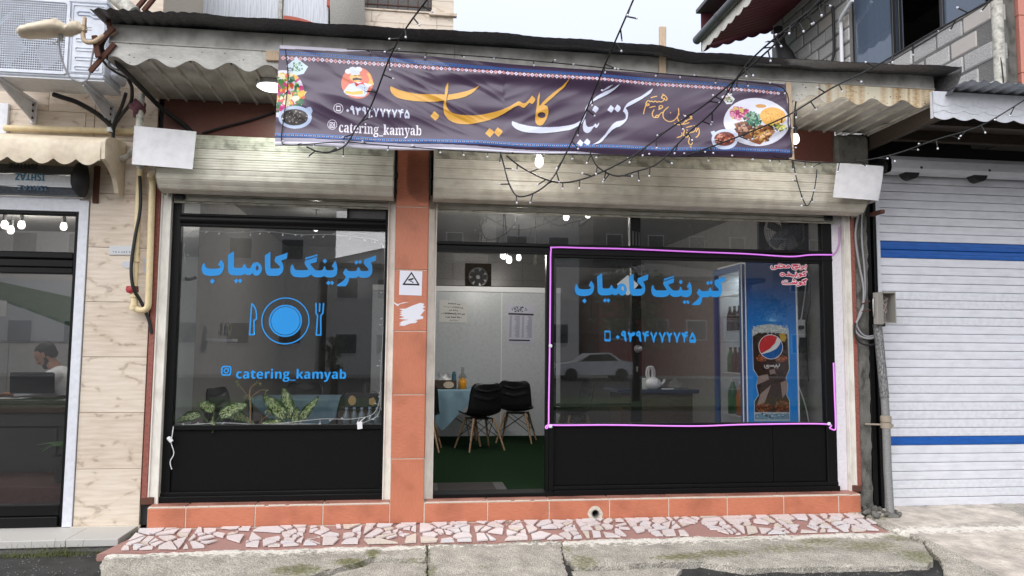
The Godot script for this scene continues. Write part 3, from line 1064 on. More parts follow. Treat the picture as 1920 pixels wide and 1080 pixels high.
func slat_profile(n: int, pts: Array) -> Array:   # a facet from pts[0] to pts[1] with fine raised ribs
	var a: Vector2 = pts[0]
	var b: Vector2 = pts[1]
	var o := (b - a).normalized().orthogonal()
	if o.x < 0 or (absf(o.x) < 0.2 and o.y > 0):
		o = -o
	var r := [a - o * 0.012]
	for i in n:
		var c := a.lerp(b, (i + 0.08) / n)
		var d := a.lerp(b, (i + 0.92) / n)
		r.append_array([c, a.lerp(b, (i + 0.2) / n) + o * 0.0014, a.lerp(b, (i + 0.8) / n) + o * 0.0014, d])
	r.append(b - o * 0.012)
	return r

func shutters() -> void:
	# raised roller shutters in their faceted boxes
	var prof := [Vector2(0.24, 3.245), Vector2(0.30, 3.19), Vector2(0.31, 3.108), Vector2(0.31, 3.026), Vector2(0.31, 2.938), Vector2(0.30, 2.848), Vector2(0.235, 2.778), Vector2(0.12, 2.762)]
	for b in [[-2.105, -0.196, 0], [0.158, 4.150, 1]]:
		var root := Node3D.new()
		root.name = "roller_shutter"
		shop_root.add_child(root, true)
		root.position = -shop_root.position
		for i in prof.size() - 1:
			var s := st()
			run_x(s, slat_profile(4 if i in [1, 2, 3] else 2, [prof[i], prof[i + 1]]), b[0], b[1])
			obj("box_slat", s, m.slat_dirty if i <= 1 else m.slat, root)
		var bk := st()
		b2(bk, Vector3(b[0] + 0.004, 2.80, 0.046), Vector3(b[1] - 0.004, 3.22, 0.22))
		obj("shutter_roll", bk, m.dark, root)
		var poly := PackedVector2Array()
		for p in prof:
			poly.append(Vector2(p.x, p.y))
		poly.append(Vector2(0.04, 2.762))
		poly.append(Vector2(0.04, 3.245))
		for x in [b[0] - 0.008, b[1] + 0.0]:
			var e := st()
			prism(e, poly, 0.0, 0.008, Transform3D(Basis(Vector3(0, 0, 1), Vector3(0, 1, 0), Vector3(1, 0, 0)), Vector3(x, 0, 0)))
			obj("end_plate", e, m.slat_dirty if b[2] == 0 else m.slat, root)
		# the lowered edge of the curtain under the box
		var x0: float = b[0] + 0.05 if b[2] == 0 else 0.197
		var x1: float = b[1] - 0.045 if b[2] == 0 else 4.0
		for k in 3:
			var s := st()
			var y := 2.722 + k * 0.045
			var sag := 0.0
			run_x(s, [Vector2(-0.012, y), Vector2(0.004, y + 0.006), Vector2(0.004, y + 0.037), Vector2(-0.012, y + 0.043)], x0, x1)
			run_x(s, [Vector2(-0.012, y), Vector2(-0.012, y + 0.043)], x0, x1, Vector3(0, 0, -1))
			obj("curtain_slat", s, m.slat, root)
		var lb := st()
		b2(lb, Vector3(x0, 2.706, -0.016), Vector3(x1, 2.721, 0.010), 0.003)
		obj("bottom_bar", lb, m.slat_dirty, root)
		# lock bracket at the end of the curtain
		var xk: float = -2.0 if b[2] == 0 else 3.93
		var lk := st()
		box(lk, Vector3(xk, 2.755, 0.022), Vector3(0.09, 0.05, 0.022), 0.01)
		lathe(lk, [Vector2(0, 0.012), Vector2(0.014, 0.012), Vector2(0.014, 0)], 12, Transform3D(Basis(Vector3.RIGHT, PI / 2), Vector3(xk + 0.02, 2.755, 0.034)), true)
		obj("lock_bracket", lk, m.sill_metal, root)
	# black greasy brackets each side of the pillar
	for x in [-0.175, 0.132]:
		var s := st()
		b2(s, Vector3(x - 0.014, 2.80, 0.03), Vector3(x - 0.004, 3.20, 0.25), 0.003)
		b2(s, Vector3(x + 0.002, 2.84, 0.03), Vector3(x + 0.012, 3.14, 0.20), 0.003)
		b2(s, Vector3(x - 0.004, 2.95, 0.06), Vector3(x + 0.002, 3.00, 0.23))
		tube(s, [Vector3(x - 0.02, 2.98, 0.16), Vector3(x + 0.02, 2.98, 0.16)], 0.03, 10)
		obj("shutter_bracket", s, m.rubber, shop_root)

func fascia_picture() -> StandardMaterial3D:
	# painted sheet: old dents' grime specks, and the rust that has run down its right end
	var w := 2048
	var h := 128
	var img := Image.create(w, h, false, Image.FORMAT_RGB8)
	var n := FastNoiseLite.new()
	n.seed = 8
	n.frequency = 0.01
	n.fractal_octaves = 4
	var g := n.get_image(w, h).get_data()
	n.frequency = 0.06
	n.seed = 9
	var g2 := n.get_image(w, h).get_data()
	var run := PackedFloat32Array()
	run.resize(w)
	for k in 30:
		var c := int(w * (0.84 + 0.16 * pow(rng.randf(), 0.8)))
		var wd := rng.randi_range(3, 18)
		var a := rng.randf_range(0.2, 0.9)
		for x in range(maxi(0, c - wd), mini(w, c + wd)):
			run[x] = maxf(run[x], a * (1.0 - absf(x - c) / wd))
	for y in h:
		for x in w:
			var i := y * w + x
			var v := 0.76 + (g[i] - 128) / 255.0 * 0.16 + (g2[i] - 128) / 255.0 * 0.08
			var c := Color(v, v * 0.99, v * 0.955)
			var right := clampf((x / float(w) - 0.80) * 12.0, 0.0, 1.0)
			c = c.lerp(Color(0.95, 0.91, 0.80), right * 0.9)
			if run[x] > 0.0:
				var k := run[x] * clampf(0.2 + g2[i] / 255.0 * 1.1 + (0.25 if y < 22 else 0.0), 0.0, 1.0)
				c = c.lerp(Color(0.62, 0.40, 0.16), k * 0.85)
			img.set_pixel(x, y, c)
	for k in 150:
		var p := Vector2(rng.randf() * w, rng.randf() * h)
		fill(img, [ring(p.x, p.y, rng.randf_range(1, 2.6), rng.randf_range(1, 3.5), 7)], Color(0.16, 0.14, 0.12))
	var x := picture(img, 0.5)
	return x

func canopy() -> void:
	var c := Node3D.new()
	c.name = "canopy"
	shop_root.add_child(c)
	c.position = -shop_root.position
	var xl := -2.245
	var xr := 4.335
	var fm := fascia_picture()
	# upper fascia sheets, with vertical joints
	var jx := [xl, -1.02, 0.28, 1.52, 2.62, 3.55, xr]
	for i in jx.size() - 1:
		var s := st()
		b2(s, Vector3(jx[i] + 0.001, 3.688, 0.975), Vector3(jx[i + 1] - 0.001, 3.84, 0.995 + 0.003 * (i % 2)), 0.002)
		obj("fascia_sheet", s, m.fascia_grey, c)
	# lower fascia with scalloped edge, its print laid along it
	var s := st()
	var step := 0.0135
	var n := int((xr - xl) / step)
	var prev := 0.0
	for i in n:
		for layer in 2:
			var a := xl + i * step
			var b := xl + (i + 1) * step
			var ya := 3.562 - 0.030 * cos(TAU * (a - xl + 0.10) / 0.272)
			var yb := 3.562 - 0.030 * cos(TAU * (b - xl + 0.10) / 0.272)
			var z := 1.004 if layer == 0 else 1.000
			var ztop := 1.010 if layer == 0 else 1.006
			var q := [Vector3(a, 3.70, ztop), Vector3(b, 3.70, ztop), Vector3(b, yb, z), Vector3(a, ya, z)]
			var uv := [Vector2((a - xl) / (xr - xl), 0), Vector2((b - xl) / (xr - xl), 0), Vector2((b - xl) / (xr - xl), (3.70 - yb) / 0.17), Vector2((a - xl) / (xr - xl), (3.70 - ya) / 0.17)]
			for k in [0, 1, 2, 0, 2, 3]:
				s.set_uv(uv[k])
				s.add_vertex(q[k])
	obj("scalloped_fascia", s, fm, c)
	var rl := st()
	run_x(rl, [Vector2(0.995, 3.708), Vector2(1.016, 3.704), Vector2(1.018, 3.694), Vector2(1.004, 3.688)], xl, xr)
	obj("fascia_bead", rl, m.fascia_grey, c)
	for x in [xl - 0.003, xr + 0.001]:
		var e := st()
		b2(e, Vector3(x, 3.565, 0.05), Vector3(x + 0.004, 3.84, 1.0))
		obj("canopy_end", e, m.fascia_grey, c)
	# ribbed soffit boards running from the wall to the fascia
	var sb := st()
	for p in [[[0.0, 0.0], [0.118, 0.0]], [[0.118, 0.0], [0.120, 0.022]], [[0.120, 0.022], [0.132, 0.022]], [[0.132, 0.022], [0.136, -0.004]], [[0.136, -0.004], [0.138, -0.006]], [[0.138, -0.006], [0.1415, -0.006]], [[0.1415, -0.006], [0.143, 0.0]], [[0.143, 0.0], [0.1465, 0.0]]]:
		face(sb, [Vector3(p[0][0], -p[0][1], 0.02), Vector3(p[1][0], -p[1][1], 0.02), Vector3(p[1][0], -p[1][1], 0.985), Vector3(p[0][0], -p[0][1], 0.985)], Vector3(0, -1, 0))
	var sbm := mesh(sb)
	for i in 45:
		piece("soffit_board", sbm, m.soffit, c, Vector3(xl + i * 0.1465, 3.602 + rng.randf() * 0.002, 0.0))
	var lid := st()
	b2(lid, Vector3(xl, 3.61, 0.03), Vector3(xr, 3.625, 0.98))
	obj("soffit_back", lid, m.dark, c)
	# roof sheet with its thin, wavy overhang
	var rf := st()
	for layer in 2:
		sheet(rf, 240, 16, func(u, v):
			var x: float = lerpf(-2.30, 4.42, u)
			var z: float = lerpf(1.225, -5.9, v * v)
			var front: float = 3.845 - 0.055 * smoothstep(1.75, 2.25, x) + 0.022 * smoothstep(2.4, 4.0, x) + 0.006 * sin(x * 3.1) + 0.004 * sin(x * 11.0)
			var cor: float = (0.010 * sin(x * 78.0)) * (1.0 - smoothstep(-2.0, -1.4, x) * 0.85)
			return Vector3(x, front + cor + (1.225 - z) * 0.022 + (0.004 if layer == 0 else 0.0) + bumps.get_noise_2d(x * 60, z * 60) * 0.012, z))
	obj("roof_sheet", rf, m.roof_metal, c)
	# bent flashing at the right end
	var fs := st()
	sheet(fs, 6, 10, func(u, v):
		return Vector3(4.34 + 0.10 * u + 0.03 * sin(v * 5.0 + u * 3.0), lerpf(3.60, 3.86 - 0.10 * u * v, u * 0.9) + 0.02 * sin(v * 7.0), lerpf(1.20, 0.2, v)))
	obj("flashing", fs, m.roof_metal, c)

func wall_slabs(t: Node3D, x0: float, x1: float, y0: float, y1: float, z: float, wdt: float, hgt: float, called := "stone_tile", mats := [], shift := 0.0) -> void:
	if mats.is_empty():
		mats = [m.travertine, m.travertine_pale]
	var r := 0
	var y := y0
	while y < y1 - 0.02:
		var x := x0 - (shift if r % 2 else 0.0)
		while x < x1 - 0.02:
			var a := maxf(x, x0)
			var b := minf(x + wdt, x1)
			if b - a > 0.03:
				var s := st()
				var d := rng.randf_range(-0.002, 0.002)
				b2(s, Vector3(a + 0.0015, y + 0.0015, z - 0.03), Vector3(b - 0.0015, minf(y + hgt, y1) - 0.0015, z + d), 0.002)
				obj(called, s, mats[(r + int((x - x0) / wdt + 9)) % mats.size()], t)
			x += wdt
		y += hgt
		r += 1

func left_building() -> void:
	var t := thing("neighbour_office", "cream travertine clad office with a white framed glass front and scalloped awning", "building", Vector3(-3.4, 0, 0))
	wall_slabs(t, -2.727, -2.215, 0.005, 5.52, 0.0, 0.56, 0.4605)
	wall_slabs(t, -6.4, -2.729, 3.228, 6.0, -0.002, 0.72, 0.2303, "stone_tile", [m.travertine_pale, m.travertine], 0.3)
	var core := st()
	b2(core, Vector3(-2.8, -0.1, -3.4), Vector3(-2.30, 5.6, -0.031))
	b2(core, Vector3(-6.4, 2.98, -0.3), Vector3(-2.81, 6.1, -0.034))
	b2(core, Vector3(-6.4, 2.98, -3.4), Vector3(-2.81, 3.2, -0.31))
	obj("wall", core, m.grout, t)
	var foot := st()
	b2(foot, Vector3(-2.74, -0.03, -0.02), Vector3(-2.205, 0.006, 0.014), 0.003)
	obj("wall_foot", foot, m.grout, t)
	# granite step in two stones
	for q in [[-6.4, -3.6], [-3.597, -2.60], [-2.597, -2.22]]:
		var s := st()
		b2(s, Vector3(q[0], -0.055, -0.02), Vector3(q[1], 0.002 - 0.002 * rng.randf(), 0.425), 0.004)
		obj("step_stone", s, m.granite, t)
	var under := st()
	b2(under, Vector3(-6.4, -0.2, -0.02), Vector3(-2.23, -0.055, 0.40))
	obj("step_base", under, m.mortar, t)
	# white jamb and the black framed glass front
	var j := st()
	b2(j, Vector3(-2.808, 0.003, -0.05), Vector3(-2.732, 2.70, 0.012), 0.003)
	b2(j, Vector3(-6.4, 2.605, -0.05), Vector3(-2.81, 2.72, -0.005), 0.003)
	obj("jamb", j, m.white, t)
	var dk := st()
	b2(dk, Vector3(-2.705, 2.68, -0.02), Vector3(-2.66, 3.0, 0.02), 0.004)
	obj("rail_end", dk, m.rust, t)
	var fr := st()
	b2(fr, Vector3(-2.85, 0.0, -0.12), Vector3(-2.808, 2.62, -0.03), 0.003)
	b2(fr, Vector3(-6.4, 2.08, -0.12), Vector3(-2.85, 2.13, -0.03), 0.006)
	b2(fr, Vector3(-6.4, 2.132, -0.12), Vector3(-2.85, 2.205, -0.045), 0.01)
	b2(fr, Vector3(-6.4, 2.207, -0.12), Vector3(-2.85, 2.262, -0.025), 0.008)
	b2(fr, Vector3(-6.4, 2.58, -0.12), Vector3(-2.85, 2.62, -0.03), 0.004)
	b2(fr, Vector3(-6.4, 0.003, -0.12), Vector3(-2.85, 0.085, -0.0), 0.006)
	b2(fr, Vector3(-6.4, 0.087, -0.12), Vector3(-2.85, 0.178, -0.03), 0.006)
	var w := obj("shop_window", fr, m.black, t)
	for p in [[2.255, 2.585], [0.17, 2.09]]:
		var s := st()
		b2(s, Vector3(-6.3, p[0], -0.073), Vector3(-2.845, p[1], -0.067))
		b2(s, Vector3(-6.3, p[0], -0.093), Vector3(-2.845, p[1], -0.087))  # inner sheet added so the front mirrors more
		obj("pane", s, m.glass, w)
	# rolled shutter box left in its printed wrapping, under the awning
	var roll := ["ISHTAZ", 3]
	var box_mats := [grainy(lin(0.07, 0.075, 0.085), lin(0.11, 0.115, 0.125), Vector3(2, 2, 2), 0.3, 70), grainy(lin(0.78, 0.81, 0.84), lin(0.82, 0.85, 0.88), Vector3(2, 2, 2), 0.3, 71), grainy(lin(0.09, 0.105, 0.13), lin(0.15, 0.17, 0.2), Vector3(2, 2, 2), 0.3, 72)]
	var rows := [[2.892, 2.975, 0.08, 0.10], [2.785, 2.888, 0.105, 0.10], [2.728, 2.782, 0.10, 0.06]]
	for i in 3:
		var r: Array = rows[i]
		var s := st()
		run_x(s, [Vector2(0.0, r[1]), Vector2(r[2], r[1] - 0.003), Vector2(r[3], r[0] + 0.003), Vector2(0.0, r[0])], -6.4, -2.805)
		var part := obj("shutter_slat", s, box_mats[i], t)
		for k in 3:
			var wd := words("ISHTAZ", 1, 0.20, 0.1)
			var o := MeshInstance3D.new()
			o.name = "lettering"
			o.mesh = wd[0]
			o.material_override = mat(lin(0.03, 0.22, 0.36) if i == 1 else (lin(0.035, 0.04, 0.05) if i == 0 else lin(0.03, 0.10, 0.18)), 0.4)
			var mid: float = (r[0] + r[1]) * 0.5
			var hi: float = [0.045, 0.056, 0.040][i]
			o.transform = Transform3D(Basis(Vector3.BACK, PI) * Basis.from_scale(Vector3(0.225 / wd[2].size.x, hi / 0.46, 0.06)), Vector3(-3.16 - k * 0.75 + (0.02 if i == 2 else -0.06 if i == 0 else 0.0), mid + hi * 0.5, maxf(r[2], r[3]) + 0.001))
			part.add_child(o, true)
	# small printed crest, numbers panel on the wrapping
	var crest := st()
	for k in 5:
		box(crest, Vector3(-2.985 + k * 0.018, 2.83 + 0.008 * sin(k * 2.0), 0.0975), Vector3(0.012, 0.022 + 0.008 * (k % 2), 0.003))
	obj("wrapping_print", crest, mat(lin(0.25, 0.33, 0.40), 0.4), t)
	var et := st()
	tube(et, cm([Vector3(-2.79, 2.99, 0.03), Vector3(-2.77, 2.93, 0.11), Vector3(-2.765, 2.82, 0.12), Vector3(-2.77, 2.73, 0.06)]), [0.02, 0.035, 0.05, 0.055, 0.06, 0.065, 0.07, 0.07, 0.07, 0.065, 0.055, 0.045, 0.03], 12)
	obj("wrapping_end", et, m.rubber, t)
	# awning: rolled front with a scalloped hem and a shaped end cheek
	var aw := st()
	var nx := 330
	for layer in 2:
		var o := 0.0 if layer == 0 else -0.006
		sheet(aw, nx, 10, func(u, v):
			var x: float = lerpf(-6.4, -2.49, u)
			var sc: float = absf(sin(PI * (x + 2.500) / 0.168))
			var hem: float = 2.905 + 0.045 * (1.0 - sc)
			if v < 0.6:
				var a: float = v / 0.6 * PI * 0.5
				return Vector3(x, 3.195 - (1.0 - cos(a)) * 0.10 + o, 0.02 + sin(a) * 0.42 + o)
			return Vector3(x, lerpf(3.095, hem, (v - 0.6) / 0.4) + o * 0.2, 0.44 + 0.01 * sin((v - 0.6) * 7.0) + o))
	obj("awning", aw, m.awning, t)
	var ck := PackedVector2Array()
	for i in 11:
		var a := PI * 0.5 * i / 10.0
		ck.append(Vector2(0.02 + sin(a) * 0.425, 3.198 - (1.0 - cos(a)) * 0.10))
	for p in [Vector2(0.44, 2.96), Vector2(0.36, 2.945), Vector2(0.27, 2.91), Vector2(0.20, 2.86), Vector2(0.155, 2.80), Vector2(0.13, 2.75), Vector2(0.09, 2.735), Vector2(0.03, 2.74), Vector2(0.02, 2.80)]:
		ck.append(p)
	var cs := st()
	prism(cs, ck, 0.0, 0.035, Transform3D(Basis(Vector3(0, 0, 1), Vector3(0, 1, 0), Vector3(1, 0, 0)), Vector3(-2.492, 0, 0)))
	obj("awning_cheek", cs, m.awning, t)
	# metal window edge high on the left
	var up := st()
	b2(up, Vector3(-3.52, 3.24, 0.0), Vector3(-3.40, 3.5, 0.03), 0.004)
	obj("upper_frame", up, m.white, t)

func right_building() -> void:
	var t := thing("shuttered_shop", "neighbouring shop closed with a white roller shutter striped in blue", "shop", Vector3(5.6, 0, 0))
	var core := st()
	b2(core, Vector3(4.335, 3.30, -4.5), Vector3(8.0, 3.62, -0.25))
	b2(core, Vector3(7.2, -0.1, -4.5), Vector3(8.0, 3.4, -0.05))
	b2(core, Vector3(4.335, -0.1, -4.5), Vector3(8.0, 3.4, -0.3))
	obj("wall", core, m.dark, t)
	var pst := st()
	b2(pst, Vector3(4.325, 0.0, -0.08), Vector3(4.372, 3.3, 0.005), 0.003)
	b2(pst, Vector3(4.374, 0.0, -0.12), Vector3(4.40, 3.3, -0.03), 0.003)
	b2(pst, Vector3(4.40, 0.0, -0.08), Vector3(4.432, 3.3, 0.01), 0.003)
	obj("post", pst, m.black, t)
	var gd := st()
	b2(gd, Vector3(4.434, -0.01, -0.12), Vector3(4.512, 3.26, -0.055), 0.003)
	b2(gd, Vector3(7.15, -0.01, -0.12), Vector3(7.22, 3.26, -0.055), 0.003)
	obj("guide_rail", gd, m.white, t)
	var pitch := 0.0828
	var prof := [Vector2(-0.014, 0.0), Vector2(0.002, 0.002), Vector2(0.004, 0.006), Vector2(0.0052, 0.028), Vector2(0.0040, 0.038), Vector2(0.0052, 0.046), Vector2(0.0046, 0.074), Vector2(0.002, 0.0785), Vector2(-0.014, 0.0800)]
	var s := st()
	run_x(s, prof, 4.506, 7.16)
	run_x(s, [Vector2(-0.014, 0.0), Vector2(-0.014, pitch)], 4.506, 7.16)
	var sm := mesh(s)
	for i in 39:
		piece("shutter_slat", sm, m.blue_slat if i in [7, 29, 30] else (m.white_slat if rng.randf() < 0.6 else m.white), t, Vector3(0, 0.004 + i * pitch, -0.1 + 0.0015 * sin(i * 1.7)))
	var bb := st()
	b2(bb, Vector3(4.506, -0.012, -0.115), Vector3(7.16, 0.006, -0.085), 0.003)
	obj("bottom_bar", bb, m.sill_metal, t)
	var hood := st()
	run_x(hood, [Vector2(-0.06, 3.40), Vector2(0.05, 3.385), Vector2(0.085, 3.34), Vector2(0.09, 3.26), Vector2(0.07, 3.225), Vector2(-0.06, 3.222)], 4.56, 7.3)
	obj("shutter_hood", hood, m.white_slat, t)
	var he := st()
	lathe(he, [Vector2(0, 0.0), Vector2(0.085, 0.0), Vector2(0.085, 0.03), Vector2(0.06, 0.04), Vector2(0.06, 0.06), Vector2(0, 0.06)], 20, Transform3D(Basis(Vector3.BACK, -PI / 2), Vector3(4.49, 3.29, 0.0)), true)
	b2(he, Vector3(4.36, 3.27, -0.02), Vector3(4.50, 3.31, 0.02))
	obj("shutter_axle", he, m.rubber, t)
	for x in [4.79, 5.52, 6.3]:
		var d := st()
		lathe(d, [Vector2(0, 0.0), Vector2(0.075, 0.0), Vector2(0.075, 0.10), Vector2(0, 0.10)], 22, Transform3D(Basis(Vector3.RIGHT, PI / 2), Vector3(x, 3.236, -0.03)), true)
		obj("strap_pulley", d, m.rubber, t)
		var sc := st()
		lathe(sc, [Vector2(0, 0.006), Vector2(0.010, 0.006), Vector2(0.014, 0.0)], 8, Transform3D(Basis(Vector3.RIGHT, PI / 2), Vector3(x + 0.08, 3.27, 0.092)), true)
		obj("screw", sc, m.sill_metal, t)
	# dark plank ceiling under the canopy and its beams
	for i in 7:
		var p := st()
		b2(p, Vector3(4.345, 3.60, -0.2 + i * 0.185), Vector3(8.0, 3.615 + 0.002 * (i % 2), -0.2 + i * 0.185 + 0.18), 0.003)
		obj("ceiling_plank", p, m.dark_wood, t)
	for z in [0.15, 0.62]:
		var p := st()
		b2(p, Vector3(4.345, 3.50, z), Vector3(8.0, 3.598, z + 0.06), 0.004)
		obj("beam", p, m.dark_wood, t)
	var sb := st()
	b2(sb, Vector3(4.345, 3.44, -0.1), Vector3(4.40, 3.59, 1.08), 0.004)
	obj("beam", sb, m.dark_wood, t)
	# fascia of three overlapping scalloped layers
	for layer in 3:
		var f := st()
		var top := 3.646 - layer * 0.0
		var low: float = [3.435, 3.492, 3.548][layer]
		var z: float = 1.10 + layer * 0.0035
		var n := 260
		for i in n:
			var a := lerpf(4.245, 8.0, float(i) / n)
			var b := lerpf(4.245, 8.0, float(i + 1) / n)
			var ph := 0.0925 * layer
			var ya := low - 0.026 * absf(sin(PI * (a - 4.245 + ph) / 0.185))
			var yb := low - 0.026 * absf(sin(PI * (b - 4.245 + ph) / 0.185))
			face(f, [Vector3(a, top, z), Vector3(b, top, z), Vector3(b, yb, z), Vector3(a, ya, z)], Vector3(0, 0, 1))
			face(f, [Vector3(a, ya, z), Vector3(b, yb, z), Vector3(b, yb, z - 0.0035), Vector3(a, ya, z - 0.0035)], Vector3(0, -1, 0))
		if layer == 0:
			b2(f, Vector3(4.242, 3.42, 1.07), Vector3(4.248, 3.646, 1.1))
		obj("fascia", f, m.white, t)
	# corrugated roof sheet reaching past the fascia
	var rf := st()
	for layer in 2:
		sheet(rf, 330, 6, func(u, v):
			var x: float = lerpf(4.37, 8.0, u)
			var z: float = lerpf(1.32, -0.6, v)
			return Vector3(x, 3.662 + 0.011 * sin(x * TAU / 0.105) + (1.32 - z) * 0.09 * v + (0.004 if layer == 0 else 0.0), z))
	obj("corrugated_roof", rf, m.roof_blue, t)

func block_house() -> void:
	var t := thing("block_house", "unplastered grey concrete block house with a half open window above the shops", "house", Vector3(6.6, 0, -2.0))
	var X := 5.68
	# courses of blocks on the side wall; the window opening is left free
	var wy := [5.0, 6.35]
	var wz := [-2.32, -0.03]
	var rows := 17
	for r in rows:
		var y0 := 3.60 + r * 0.2
		var z := 0.10 - (0.2 if r % 2 else 0.0)
		while z > -4.25:
			var za := z - 0.39
			var zb := minf(z, 0.10)
			var yc := y0 + 0.1
			var pieces := [[za, zb]]
			if yc > wy[0] and yc < wy[1]:
				pieces = []
				if za < wz[0]:
					pieces.append([za, minf(zb, wz[0])])
				if zb > wz[1]:
					pieces.append([maxf(za, wz[1]), zb])
			for p in pieces:
				if p[1] - p[0] < 0.03:
					continue
				var s := st()
				var hgt := 0.185 if not (yc < wy[0] and yc + 0.2 > wy[0]) else 0.185
				b2(s, Vector3(X + rng.randf_range(-0.012, 0.010), y0 + 0.010 + rng.randf() * 0.004, p[0] + 0.010 + rng.randf() * 0.006), Vector3(X + 0.18, y0 + hgt + rng.randf() * 0.007, p[1] - rng.randf() * 0.006), 0.012)
				var k := rng.randf()
				obj("block", s, m.block if k < 0.5 else (m.block_b if k < 0.9 else m.block_c), t)
			z -= 0.4
	var mo := st()
	b2(mo, Vector3(X + 0.012, 3.58, -4.25), Vector3(X + 0.17, 5.0, 0.09))
	b2(mo, Vector3(X + 0.012, 5.0, -4.25), Vector3(X + 0.17, 7.0, wz[0]))
	b2(mo, Vector3(X + 0.012, 6.4, wz[0]), Vector3(X + 0.17, 7.0, 0.09))
	obj("mortar", mo, m.mortar, t)
	var rest := st()
	b2(rest, Vector3(X + 0.2, 3.58, -4.4), Vector3(10.5, 3.75, 0.0))
	b2(rest, Vector3(X + 0.2, 6.9, -4.4), Vector3(10.5, 7.1, 0.0))
	b2(rest, Vector3(10.3, 3.75, -4.4), Vector3(10.5, 6.9, 0.0))
	b2(rest, Vector3(X + 0.0, 3.58, -4.4), Vector3(10.5, 7.0, -4.26))
	b2(rest, Vector3(6.05, 3.7, -0.15), Vector3(10.5, 6.9, -0.02))
	obj("wall", rest, m.plaster, t)
	# front corner: rough render and a salmon panel
	var fc := st()
	b2(fc, Vector3(5.87, 3.6, -0.1), Vector3(6.03, 7.0, 0.02), 0.01)
	obj("corner_render", fc, m.rough_wall, t)
	var op := st()
	for i in 6:
		b2(op, Vector3(6.032, 3.7 + i * 0.6, -0.05), Vector3(7.6, 4.295 + i * 0.6, 0.06), 0.004)
	obj("salmon_cladding", op, grainy(lin(0.56, 0.20, 0.15), lin(0.62, 0.25, 0.19), Vector3(2, 2, 2), 0.5, 73), t)
	# window: grey steel frame, hazy panes, one leaf slid open
	var fr := st()
	b2(fr, Vector3(X + 0.05, wy[0], wz[0]), Vector3(X + 0.10, wy[1], wz[0] + 0.05), 0.003)
	b2(fr, Vector3(X + 0.03, wy[0], -1.50), Vector3(X + 0.07, wy[1], -1.46), 0.003)
	b2(fr, Vector3(X + 0.08, wy[0], -1.44), Vector3(X + 0.12, wy[1], -1.41), 0.003)
	b2(fr, Vector3(X + 0.03, wy[0], -0.66), Vector3(X + 0.09, wy[1], -0.61), 0.003)
	b2(fr, Vector3(X + 0.03, wy[0] + 0.001, wz[0] + 0.05), Vector3(X + 0.1, wy[0] + 0.045, wz[1]), 0.003)
	b2(fr, Vector3(X + 0.03, wy[1] - 0.04, wz[0] + 0.05), Vector3(X + 0.1, wy[1], wz[1]), 0.003)
	var win := obj("window", fr, m.sill_metal, t)
	for p in [[wz[0] + 0.05, -1.50], [-0.61, wz[1]]]:
		var s := st()
		b2(s, Vector3(X + 0.055, wy[0] + 0.04, p[0]), Vector3(X + 0.061, wy[1] - 0.03, p[1]))
		obj("pane", s, glass(0.5, Color(0.40, 0.46, 0.54)), win)
	var cu := st()
	sheet(cu, 24, 4, func(u, v): return Vector3(X + 0.22 + 0.02 * sin(u * 40.0), lerpf(6.3, 5.02, v), lerpf(-2.25, -1.55, u)))
	obj("curtain", cu, mat(lin(0.16, 0.20, 0.27), 0.8), win)
	var sill := st()
	b2(sill, Vector3(X - 0.012, 4.985, wz[0] - 0.05), Vector3(X + 0.03, 5.004, 0.09), 0.004)
	obj("window_sill", sill, m.mortar, win)
	# deep eave at the back: maroon ribbed soffit, scalloped white edge, gutter
	var e := st()
	sheet(e, 12, 90, func(u, v): return Vector3(lerpf(4.48, 5.76, u), 6.30 + 0.44 * u + 0.008 * sin(v * 230.0), lerpf(-4.35, -2.0, v)), false)
	obj("eave_soffit", e, grainy(lin(0.16, 0.03, 0.045), lin(0.24, 0.055, 0.07), Vector3(2, 2, 2), 0.6, 74), t)
	var ef := st()
	var nn := 200
	for i in nn:
		var za := lerpf(-4.37, -2.0, float(i) / nn)
		var zb := lerpf(-4.37, -2.0, float(i + 1) / nn)
		var ya := 6.23 - 0.04 * absf(sin(PI * za / 0.26))
		var yb := 6.23 - 0.04 * absf(sin(PI * zb / 0.26))
		for x in [4.462, 4.468]:
			face(ef, [Vector3(x, 6.42, za), Vector3(x, 6.42, zb), Vector3(x, yb, zb), Vector3(x, ya, za)], Vector3(-1, 0, 0))
	obj("eave_fascia", ef, m.ivory, t)
	var eb := st()
	for i in 110:
		var xa := lerpf(4.462, 5.9, i / 110.0)
		var xb := lerpf(4.462, 5.9, (i + 1) / 110.0)
		var ya := 6.24 + 0.34 * (xa - 4.46) - 0.035 * absf(sin(PI * xa / 0.21))
		var yb := 6.24 + 0.34 * (xb - 4.46) - 0.035 * absf(sin(PI * xb / 0.21))
		for z in [-4.40, -4.394]:
			face(eb, [Vector3(xa, 6.9, z), Vector3(xb, 6.9, z), Vector3(xb, yb, z), Vector3(xa, ya, z)], Vector3(0, 0, 1))
	obj("eave_end", eb, mat(lin(0.10, 0.025, 0.035), 0.6), t)
	var gt := st()
	tube(gt, [Vector3(4.41, 6.42, -4.45), Vector3(4.41, 6.42, -2.0)], 0.07, 12)
	for z in [-3.6, -2.8]:
		tube(gt, [Vector3(4.41, 6.42, z), Vector3(4.41, 6.42, z + 0.03)], 0.078, 12)
	obj("gutter", gt, mat(lin(0.12, 0.12, 0.125), 0.5, 0.5), t)
	var ert := st()
	b2(ert, Vector3(4.4, 6.86, -4.45), Vector3(8.0, 6.92, -2.0))
	obj("eave_roof", ert, m.roof_metal, t)
	var dp := st()
	tube(dp, [Vector3(5.48, 6.42, -3.85), Vector3(5.46, 6.12, -3.75), Vector3(5.50, 5.95, -3.70), Vector3(5.56, 5.80, -3.70)], [0.07, 0.08, 0.12, 0.13], 14)
	obj("rain_head", dp, mat(lin(0.05, 0.05, 0.052), 0.6, 0.3), t)
